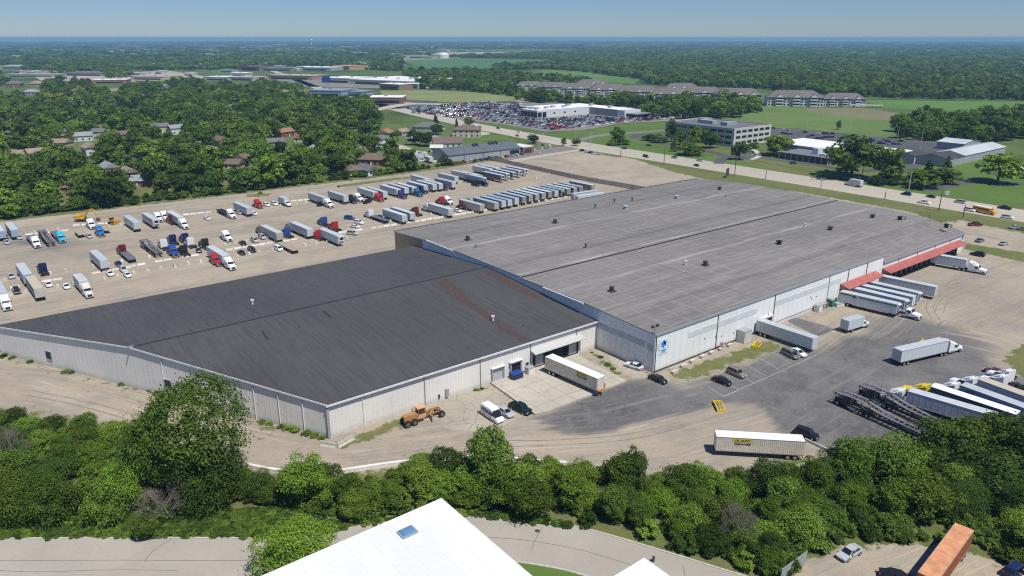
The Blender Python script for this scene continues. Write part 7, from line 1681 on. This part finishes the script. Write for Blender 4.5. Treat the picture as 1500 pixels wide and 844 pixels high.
GH = 'trees and bushes of the hedge along the creek'
tpx(287, 712, 560, 160, 'vase', 'green', 'tall broad tree rising over the hedge in front of the charcoal-roofed warehouse')
tpx(300, 735, 640, 110, 'bush', 'dark', 'dark undergrowth round the foot of the tall broad tree', None)
tpx(250, 762, 688, 88, 'bare', 'dry', 'grey leafless bush below the tall broad tree', None)
for q_, w_, l_ in (((150, 742, 668), 62, 'left'), ((188, 744, 660), 66, 'right'), ((165, 762, 690), 60, 'lower middle')): tpx(*q_, w_, 'bush', 'lime' if l_ == 'right' else 'green', l_ + ' one of three big bushes grown together beside the grey leafless bush')
for q_, w_, l_ in (((10, 758, 676), 80, 'left'), ((52, 756, 680), 74, 'middle'), ((84, 762, 690), 60, 'right')): tpx(*q_, w_, 'bush', 'green' if l_ != 'middle' else 'lime', l_ + ' one of three big bushes on the grass bank at the left edge')
tpx(212, 790, 757, 34, 'tall', 'green', 'small upright bush at the street kerb below the leafless bush')
tpx(434, 836, 752, 112, 'bush', 'lime', 'yellow-green bush growing beside the white roof')
tpx(447, 742, 667, 66, 'round', 'lime', 'light-green tree standing before the white low wall')
tpx(716, 716, 630, 82, 'tall', 'green', 'tall leafy tree in the hedge below the white cargo van')
tpx(930, 722, 654, 40, 'tall', 'dark', 'narrow vine-covered dark tree sticking out of the hedge top')
tpx(1080, 800, 715, 60, 'bare', 'dry', 'grey twiggy dead bush in the hedge left of the silver hatchback')
tpx(895, 740, 700, 46, 'bare', 'dry', 'grey twiggy bush inside the middle hedge')
tpx(12, 690, 600, 60, 'bare', 'dry', 'grey twiggy bush at the left photo edge in the hedge')
band = [(-60, 622), (0, 622), (120, 632), (210, 648), (262, 674), (345, 715), (420, 716), (500, 712), (560, 704), (650, 697), (720, 697), (800, 703), (880, 708), (960, 712), (1060, 714), (1140, 716), (1200, 712), (1225, 690), (1300, 688), (1380, 668), (1440, 655), (1560, 640), (1560, 842), (1480, 826), (1400, 792), (1300, 792), (1235, 794), (1195, 810), (1165, 838), (1120, 842), (1060, 826), (1010, 812), (960, 798), (905, 784), (860, 768), (800, 757), (740, 752), (690, 745), (620, 752), (560, 758), (500, 768), (430, 742), (350, 742), (310, 738), (240, 735), (180, 725), (100, 715), (0, 715), (-60, 715)]
bp = GL(band); bx0, bx1 = min(p[0] for p in bp), max(p[0] for p in bp); by0, by1 = min(p[1] for p in bp), max(p[1] for p in bp); sp = 4.35; cand = []
for i in range(int((bx1 - bx0) / sp)):
    for j in range(int((by1 - by0) / sp)):
        cand.append((bx0 + (i + rnd.uniform(.05, .95)) * sp, by0 + (j + rnd.uniform(.05, .95)) * sp))
cand = np.array(cand); cx_, cy_ = PXa(cand[:, 0], cand[:, 1]); ok = inpoly(cx_, cy_, band)
nh = 0
hl = {('bush', 'green'): 'mid-green bush in the dense hedge along the creek', ('bush', 'lime'): 'light-green bush in the dense hedge along the creek', ('bush', 'dark'): 'dark-green bush in the dense hedge along the creek',
      ('tall', 'green'): 'mid-green upright tree in the dense hedge along the creek', ('tall', 'dark'): 'dark-green upright tree in the dense hedge along the creek', ('tall', 'lime'): 'light-green upright tree in the dense hedge along the creek',
      ('round', 'green'): 'mid-green round tree in the dense hedge along the creek', ('round', 'dark'): 'dark-green round tree in the dense hedge along the creek', ('round', 'lime'): 'light-green round tree in the dense hedge along the creek'}
for (x, y), px, py in zip(cand[ok], cx_[ok], cy_[ok]):
    kind = rnd.choice(('bush', 'bush', 'tall', 'round')); h = rnd.uniform(3.8, 7.2); r_ = rnd.random(); col = 'green' if r_ < .55 else 'lime' if r_ < .8 else 'dark'
    if px > 1340: h *= rnd.uniform(.95, 1.3); col = rnd.choice(('green', 'dark', 'dark', 'green'))
    if px > 1440 and py > 720: h = rnd.uniform(5.5, 8); col = rnd.choice(('dark', 'green'))
    if 1325 < px < 1478 and py > 762: continue
    if 1200 < px < 1330 and py > 782: continue
    if px < 215 and py < 700: h = rnd.uniform(3.6, 5.0)
    if py < 712 and 370 < px < 620: h = rnd.uniform(1.8, 3.2)
    if 690 < px < 880: h *= 1.12
    if py > 770 and px > 850 and px < 1340: h *= .85
    tree(x, y, h, h * rnd.uniform(1.0, 1.45), kind, col, hl[kind, col], GH, 'near'); nh += 1
for q, ty, w_, k, c, l in (((1392, 690), 618, 90, 'round', 'dark', 'tall dark tree in front of the parked semi trucks'), ((1455, 690), 612, 105, 'round', 'green', 'broad green tree covering the tails of the parked trailers at right'), ((1505, 715), 618, 100, 'round', 'dark', 'dark tree cut by the right photo edge'), ((1240, 712), 650, 70, 'tall', 'lime', 'bright green tree at the end of the white barrier'), ((1300, 708), 640, 80, 'round', 'green', 'green tree covering the car hauler tail')):
    tpx(*q, ty, w_, k, c, l)
# weeds along the walls
M_G = 'weeds at the warehouse walls'
for px, py, s in ((5, 523, 1.6), (18, 525, 1.3), (45, 531, 1.4), (97, 546, 1.6), (106, 546, 1.3), (180, 564, 1.5), (220, 573, 1.2), (232, 578, 1.8), (242, 580, 1.6), (385, 619, 1.4), (395, 622, 1.2), (412, 626, 1.4), (422, 629, 1.6), (432, 631, 1.8), (442, 622, 2.6), (450, 636, 1.7), (462, 640, 1.5), (472, 643, 1.2), (697, 572, .9), (706, 570, .8), (867, 517, .7), (880, 524, 1.1), (890, 535, 1.2), (898, 541, 1.0), (566, 607, .7), (381, 284, 2.2), (496, 274, 1.5), (257, 390, 1.3), (828, 296, 1.5), (583, 379, 1.4)):
    x, y = G(px, py); tree(x, y, s * .6, s * 1.35, 'bush', 'green', 'low weed clump growing at a warehouse wall or yard edge', M_G, 'mid')
# office and highway trees
for q, ty, w_, k, c, l in (((1247, 260), 200, 82, 'round', 'green', 'big loose tree on the highway lawn in front of the low office'), ((1302, 268), 212, 50, 'tall', 'green', 'slender open tree right of the big loose one on the lawn'), ((1296, 270), 248, 40, 'bush', 'dark', 'low dark tree at the foot of the slender open one'), ((1345, 274), 246, 52, 'bush', 'dark', 'left dark spreading shrub before the metal shed'), ((1372, 268), 242, 60, 'bush', 'dark', 'right dark spreading shrub before the metal shed'), ((1357, 262), 230, 22, 'cone', 'dark', 'small dark conifer before the metal shed'), ((1384, 262), 224, 22, 'cone', 'dark', 'tall narrow conifer before the metal shed'), ((1395, 258), 247, 26, 'bush', 'dark', 'brownish shrub near the side road bend'),
                           ((1461, 268), 219, 56, 'round', 'green', 'lone round shade tree by the side road at right'), ((1083, 234), 204, 26, 'round', 'green', 'young tree on the island of the office drive'), ((1137, 228), 196, 44, 'round', 'green', 'dense tree between the office block and the low office'), ((1012, 227), 205, 40, 'bush', 'green', 'spreading low tree beside the highway before the office block'), ((988, 222), 198, 16, 'cone', 'green', 'thin young tree before the office block'), ((983, 208), 178, 24, 'tall', 'green', 'poplar-like tree at the left end of the office block'), ((996, 212), 192, 22, 'round', 'dark', 'dark tree right of the poplar-like one at the office'), ((1018, 216), 188, 30, 'tall', 'green', 'tall grey-green tree before the office windows'), ((1040, 217), 190, 30, 'round', 'dark', 'dark dense tree before the office windows'), ((1103, 218), 207, 18, 'bush', 'dark', 'dark bush at the office corner'),
                           ((905, 212), 186, 24, 'round', 'dark', 'round dark tree alone on the highway lawn'), ((897, 213), 202, 18, 'bush', 'green', 'low shrub left of the round dark lawn tree'), ((915, 212), 202, 18, 'bush', 'green', 'low shrub right of the round dark lawn tree'), ((950, 206), 195, 20, 'bush', 'dark', 'dark bush on the office drive, left'), ((965, 209), 194, 24, 'bush', 'dark', 'dark bush on the office drive, right'), ((844, 214), 203, 14, 'round', 'dark', 'small dark tree beside the highway by the brick annex'), ((826, 214), 203, 12, 'tall', 'green', 'thin tree beside the highway by the brick annex'), ((781, 210), 197, 18, 'round', 'dark', 'dark bushy tree behind the brick annex'), ((1245, 240), 222, 30, 'bush', 'dark', 'dark shrub behind the big loose tree'),
                           ((638, 186), 164, 14, 'cone', 'dark', 'dark conifer behind the slate-roofed house'), ((669, 186), 171, 8, 'cone', 'dark', 'thin conifer near the tan apartment house'), ((688, 184), 172, 20, 'round', 'yellow', 'yellow-green tree behind the tan apartment house'), ((640, 197), 181, 20, 'round', 'dark', 'dark round tree between the hip-roofed houses'), ((608, 212), 190, 24, 'round', 'dark', 'left one of two round dark trees before the grey house'), ((623, 214), 190, 26, 'round', 'dark', 'right one of two round dark trees before the grey house'), ((577, 207), 193, 16, 'round', 'dark', 'small round dark tree by the suburb street'), ((662, 210), 203, 10, 'round', 'green', 'small tree before the white gables'), ((600, 250), 215, 40, 'tall', 'green', 'tall tree at the hedge end left of the grey workshop'), ((652, 242), 228, 24, 'bush', 'green', 'green bush at the corner of the grey workshop'),
                           ((378, 205), 177, 32, 'round', 'yellow', 'bright yellow-green tree standing out in the suburb'), ((85, 155), 133, 34, 'round', 'yellow', 'yellowish tree high in the left suburb'), ((112, 184), 166, 20, 'round', 'yellow', 'small yellow-green tree in the left suburb'), ((62, 268), 246, 22, 'round', 'plum', 'dark purple tree behind the hedge at left'), ((1433, 183), 157, 36, 'round', 'green', 'large single tree at the edge of the crop field'), ((1228, 190), 178, 10, 'tall', 'green', 'small tree alone in the meadow'), ((1316, 180), 166, 16, 'round', 'dark', 'dark tree in the scrub at the meadow edge'), ((1345, 180), 165, 20, 'round', 'dark', 'second dark tree in the scrub at the meadow edge'),
                           ((1108, 165), 153, 12, 'round', 'dark', 'dark tree at the meadow corner'), ((1114, 164), 155, 8, 'cone', 'dark', 'small pointed tree at the meadow corner')):
    tpx(*q, ty, w_, k, c, l, None, 'mid')

# ---- suburb and woods: polygons of tree bases in the survey photo
SUB = [(-300, 330), (-80, 331), (0, 322), (100, 311), (200, 299), (330, 284), (450, 268), (530, 259), (612, 247), (618, 238), (600, 226), (575, 214), (556, 208), (548, 190), (552, 168), (540, 152), (500, 145), (450, 140), (440, 128), (300, 123), (190, 124), (100, 119), (0, 117), (-300, 117)]
WOOD2 = [(590, 107), (640, 106), (716, 106), (760, 110), (790, 116), (850, 120), (870, 126), (760, 131), (757, 140), (792, 146), (687, 134), (612, 130), (596, 118)]
WOODR = [(1600, 146), (1500, 147.5), (1262, 143), (1200, 138), (1110, 130), (1060, 128), (1000, 128), (950, 124), (940, 117), (850, 105), (800, 101), (725, 104), (722, 98), (806, 93), (810, 87), (640, 84), (760, 80), (900, 72), (1600, 72)]
BELT = [(823, 153), (900, 152), (960, 160), (1000, 156), (1060, 152), (1088, 156), (1105, 160), (1090, 172), (1040, 178), (1000, 176), (940, 170), (935, 160), (830, 156)]
BELT2 = [(1316, 190), (1340, 178), (1420, 182), (1500, 178), (1600, 178), (1600, 205), (1490, 206), (1440, 212), (1370, 208), (1310, 204)]
WOOD3 = [(756, 141), (800, 143), (835, 150), (790, 152), (760, 148)]
LEFTF = [(-300, 116), (190, 116), (190, 104), (310, 103), (400, 108), (500, 100), (590, 106), (590, 85), (640, 80), (640, 66), (-300, 66)]
FIELDC = [(1040, 114.8), (1095, 117), (1098, 122), (1040, 121)]
keepout = []
for h in HP: keepout.append((h[0][0], h[0][1], 10, 8))
BB = []                                              # clearings: houses, streets, drives (photo ellipses)
for (px, py, a, b_) in ((101, 279, 16, 8), (202, 270, 30, 8), (36, 232, 22, 9), (110, 232, 20, 7), (345, 247, 24, 8), (477, 243, 11, 7), (546, 243, 22, 9), (620, 200, 36, 22), (655, 215, 30, 20), (565, 202, 10, 10), (590, 210, 12, 14), (418, 208, 32, 10), (456, 226, 8, 6), (90, 214, 12, 5), (125, 210, 12, 6), (148, 206, 6, 6), (262, 198, 10, 5), (340, 167, 4, 4), (48, 141, 16, 5), (30, 129, 34, 5), (108, 153, 10, 4), (520, 196, 12, 5), (135, 240, 12, 6), (340, 262, 6, 8), (62, 262, 12, 8)):
    BB.append((px, py, a, b_))
for (px, py, a) in ((566, 152, 28), (570, 132, 18), (556, 126, 46), (492, 122, 24), (476, 143, 26), (424, 117, 36), (456, 104, 30), (499, 103, 14), (353, 119, 19), (122, 112, 32), (160, 123, 26), (45, 113, 40), (366, 104, 16), (405, 105, 26), (216, 118, 26), (315, 119, 16), (15, 101, 16), (515, 142, 16), (604, 129, 9), (650, 86, 10)): BB.append((px, py, a, 4))
rh = random.Random(23); hs_ = []
while len(hs_) < 46:
    px, py = rh.uniform(-10, 560), rh.uniform(124, 262)
    if not inpoly(np.array([px]), np.array([py]), SUB)[0] or any(abs(px - b_[0]) < 22 and abs(py - b_[1]) < 9 for b_ in BB): continue
    rc = rh.choice((rB, rG, rS, rT, rB)); nm = {rB: 'brown', rG: 'dark grey', rS: 'pale grey', rT: 'tan'}[rc]; hs_.append(1); BB.append((px, py - 1, 9 + 3 * (py > 200), 3 + (py > 190)))
    x, y = G(px, py); house_lab = 'suburban house with ' + nm + ' roof half hidden among the trees'
    house((px, py), rh.uniform(12, 17), rh.uniform(8, 10), rh.choice((3, 3, 5)), 2.6, rh.choice((0, 90)) + rh.uniform(-8, 8), rh.choice((TN, WH, CR, GY)), rc, house_lab, rh.random() < .3)
for o in sc.objects:
    if o.get('label', '').startswith('suburban house with'): o['group'] = 'houses among the suburb trees'
def woods():
    P_ = []
    def grid(d0, d1, sp, dens_, smin, smax, polys, hs=1.0, skip_bb=True):
        th = np.radians(90 - 38); half = .68
        x0, x1 = -d1, d1; n = int(2 * d1 / sp); a = (np.arange(n) + .5) / n * 2 * d1 - d1
        rr_ = np.arange(d0 / sp, d1 / sp) * sp
        for r_ in rr_:
            na = int(r_ * 2 * half / sp); ang_ = th + (np.arange(na) + nr.rand(na)) / na * 2 * half - half; rad = r_ + nr.rand(na) * sp
            X = CX + np.cos(ang_) * rad; Y = CY + np.sin(ang_) * rad; px, py = PXa(X, Y); ok = (px > -150) & (px < 1650)
            inn = np.zeros(na, bool); de = np.zeros(na)
            for pl, dn in polys: q = inpoly(px, py, pl); de = np.where(q & ~inn, dn, de); inn |= q
            ok &= inn & (nr.rand(na) < de * dens_) & ~inpoly(px, py, FIELDC)
            if skip_bb:
                for bx, by, ba, bb in BB: ok &= ((px - bx) / (ba + 3))**2 + ((py - by - bb * .9) / (bb * 1.7 + 3))**2 > 1
            for x, y in zip(X[ok], Y[ok]):
                s = nr.uniform(smin, smax) * (1.0 if nr.rand() < .7 else .68); P_.append((x, y, s * nr.uniform(.85, 1.3), s * nr.uniform(.75, 1.2) * hs))
    LOW = [(SUB, 1.0), (WOOD2, .8), (WOODR, 1.0), (BELT, .9), (BELT2, 1.0), (WOOD3, 1.0), (LEFTF, .5)]
    grid(230, 900, 9.6, .95, 9, 17, LOW)
    grid(900, 1500, 9.5, .95, 9, 14, LOW)
    grid(1500, 3000, 14, .95, 14, 21, LOW, .62)
    far = [(LEFTF, .34), (WOODR, .95), ([(-300, 66), (1700, 66), (1700, 72), (-300, 72)], .7)]
    grid(3000, 6000, 34, .9, 34, 55, far, .27, False)
    grid(6000, 16000, 150, .62, 150, 280, [([(-300, 57.5), (1700, 57.5), (1700, 72), (-300, 72)], 1)], .05, False)
    P_ = np.array(P_); d = np.hypot(P_[:, 0] - CX, P_[:, 1] - CY); P_ = P_[np.argsort(d)]; return P_
WP = woods(); print('woods', len(WP), 'hedge', nh)
BUDGET = 292 - len([o for o in sc.objects if o.get('category') == 'tree'])
lab = {'green': 'mid-green tree in the suburb woods behind the truck yard', 'dark': 'dark-green tree in the suburb woods behind the truck yard', 'lime': 'light-green tree in the suburb woods behind the truck yard'}
src = {}
px_, py_ = PXa(WP[:, 0], WP[:, 1])
near_i = [i for i in range(len(WP)) if px_[i] < 640 and -60 < px_[i]][:BUDGET]; ns = set(near_i)
for i in near_i:
    x, y, a, h = WP[i]; c = rnd.choice(('green', 'green', 'green', 'dark', 'lime')); k = rnd.choice(('round', 'round', 'round', 'tall', 'bush'))
    t = tree(x, y, h, a * (1.15 if k != 'tall' else .9), k, c, lab[c], 'trees of the suburb woods', 'mid', cat='tree', name='tree')
rest = np.array([WP[i] for i in range(len(WP)) if i not in ns])
# hedge row along the yard's far side: low bushy growth closing the edge
hedge = dens(GL([(-120, 338), (0, 322), (100, 311), (200, 299.5), (330, 285), (450, 269.5), (530, 260.5), (620, 249), (700, 238)]), 3); hb = []
L0 = 0
for i in range(len(hedge) - 1):
    a, b_ = Vector(hedge[i]), Vector(hedge[i+1]); n = max(1, int((b_ - a).length / 2.6))
    for k in range(n):
        p = a + (b_ - a) * (k + rnd.random()) / n; big = 1 if p.x < 110 else .45
        hb.append((p.x + rnd.uniform(-1, 1), p.y + rnd.uniform(.5, 5.5), rnd.uniform(4, 6.5) * big, rnd.uniform(2.8, 6.0) * big))
def scatter(name, pts, meshes, mats_, label, zoff=0):
    """instances of crown meshes on points, merged by geometry nodes into ONE stuff object"""
    me = bpy.data.meshes.new(name); me.vertices.add(len(pts)); pts = np.asarray(pts, float)
    me.vertices.foreach_set('co', np.stack([pts[:, 0], pts[:, 1], np.zeros(len(pts)) + zoff], -1).ravel()); me.update()
    at = me.attributes.new('scl', 'FLOAT_VECTOR', 'POINT'); at.data.foreach_set('vector', np.stack([pts[:, 2], pts[:, 2], pts[:, 3]], -1).astype(np.float32).ravel())
    ar = me.attributes.new('rot', 'FLOAT', 'POINT'); ar.data.foreach_set('value', nr.uniform(0, 6.28, len(pts)).astype(np.float32))
    ai = me.attributes.new('idx', 'INT', 'POINT'); ai.data.foreach_set('value', nr.randint(0, len(meshes), len(pts)).astype(np.int32))
    o = bpy.data.objects.new(name, me); COL.objects.link(o); g = bpy.data.node_groups.new(name, 'GeometryNodeTree')
    g.interface.new_socket('Geometry', in_out='INPUT', socket_type='NodeSocketGeometry'); g.interface.new_socket('Geometry', in_out='OUTPUT', socket_type='NodeSocketGeometry')
    gi = g.nodes.new('NodeGroupInput'); go = g.nodes.new('NodeGroupOutput'); jn = g.nodes.new('GeometryNodeJoinGeometry')
    def named(n, dt): q = g.nodes.new('GeometryNodeInputNamedAttribute'); q.data_type = dt; q.inputs[0].default_value = n; return q.outputs[0]
    sc_, ro, ix = named('scl', 'FLOAT_VECTOR'), named('rot', 'FLOAT'), named('idx', 'INT')
    cx = g.nodes.new('ShaderNodeCombineXYZ'); g.links.new(ro, cx.inputs[2])
    for k, ob in enumerate(meshes):
        oi = g.nodes.new('GeometryNodeObjectInfo'); oi.inputs['Object'].default_value = ob; oi.inputs['As Instance'].default_value = False
        sm = g.nodes.new('GeometryNodeSetMaterial'); sm.inputs['Material'].default_value = mats_[k]; g.links.new(oi.outputs['Geometry'], sm.inputs[0])
        gx = g.nodes.new('GeometryNodeGeometryToInstance'); g.links.new(sm.outputs[0], gx.inputs[0])
        cp = g.nodes.new('FunctionNodeCompare'); cp.data_type = 'INT'; cp.operation = 'EQUAL'; g.links.new(ix, cp.inputs[2]); cp.inputs[3].default_value = k
        ip = g.nodes.new('GeometryNodeInstanceOnPoints'); g.links.new(gi.outputs[0], ip.inputs['Points']); g.links.new(cp.outputs[0], ip.inputs['Selection']); g.links.new(gx.outputs[0], ip.inputs['Instance'])
        g.links.new(sc_, ip.inputs['Scale']); g.links.new(cx.outputs[0], ip.inputs['Rotation']); g.links.new(ip.outputs[0], jn.inputs[0])
    g.links.new(jn.outputs[0], go.inputs[0]); md = o.modifiers.new('scatter', 'NODES'); md.node_group = g
    o['kind'] = 'stuff'; tag(o, label, 'woods'); return o
def src_of(mesh):
    for o in sc.objects:
        if o.type == 'MESH' and o.data == mesh: return o
    return None
srcs = [s for s in (src_of(m) for k in ('round', 'tall', 'bush') for m in MID[k]) if s]
cyc = ['green', 'lime', 'green', 'dark', 'green', 'green', 'dark', 'green']
scatter('woodland', rest, srcs, [LM[cyc[i % 8]] for i in range(len(srcs))], 'endless mid and dark green woods filling the land up to the horizon')
bs = [src_of(m) for m in MID['bush'] if src_of(m)]
scatter('undergrowth', hb, bs * 2, [LM['dark'], LM['green'], LM['green'], LM['dark']][:len(bs)*2], 'dark tangled undergrowth closing the edge of the truck yard')
# ground cover on the bank above the street
bank = [(-40, 722), (100, 722), (240, 742), (350, 748), (430, 748), (500, 772), (560, 762), (640, 756), (700, 750), (800, 764), (860, 775), (800, 768), (690, 755), (560, 764), (470, 780), (390, 786.5), (0, 787), (-40, 787)]
gc = []
bpl = GL(bank); x0, x1 = min(p[0] for p in bpl), max(p[0] for p in bpl); y0, y1 = min(p[1] for p in bpl), max(p[1] for p in bpl)
xs = nr.uniform(x0, x1, 20000); ys = nr.uniform(y0, y1, 20000); m_ = inpoly(xs, ys, bpl)
for x, y in zip(xs[m_], ys[m_]): s = nr.uniform(.5, 1.5); gc.append((x, y, s * 1.5, s * .6))
o = scatter('ground_cover', gc, bs, [LM['green'], LM['dark']][:len(bs)], 'low green weeds covering the bank above the street'); o['category'] = 'weeds'
# undergrowth inside the creek hedge so that no bare soil shows between the stems
xs = nr.uniform(bx0, bx1, 6500); ys = nr.uniform(by0, by1, 6500); m_ = inpoly(xs, ys, bp)
gc = [(x, y, s * 1.3, s) for x, y, s in zip(xs[m_], ys[m_], nr.uniform(1.2, 3.4, m_.sum()))]
o = scatter('undergrowth', gc, bs, [LM['green'], LM['dark']][:len(bs)], 'tangled low growth filling the creek hedge'); o['category'] = 'undergrowth'

# ============================================================= the air
hz = MB().box(-26500, 26500, -26500, 26500, -2, 79).build('haze', None); hz['kind'] = 'stuff'; tag(hz, 'thin blue summer haze over the plain', 'haze')
m = bpy.data.materials.new('haze_air'); m.use_nodes = True; t = m.node_tree; t.nodes.clear(); out = N(t, 'ShaderNodeOutputMaterial'); pv = N(t, 'ShaderNodeVolumePrincipled')
pv.inputs['Color'].default_value = (.36, .70, .96, 1); pv.inputs['Density'].default_value = HAZE_D; pv.inputs['Anisotropy'].default_value = .0
t.links.new(pv.outputs[0], out.inputs['Volume']); hz.data.materials.clear(); hz.data.materials.append(m)
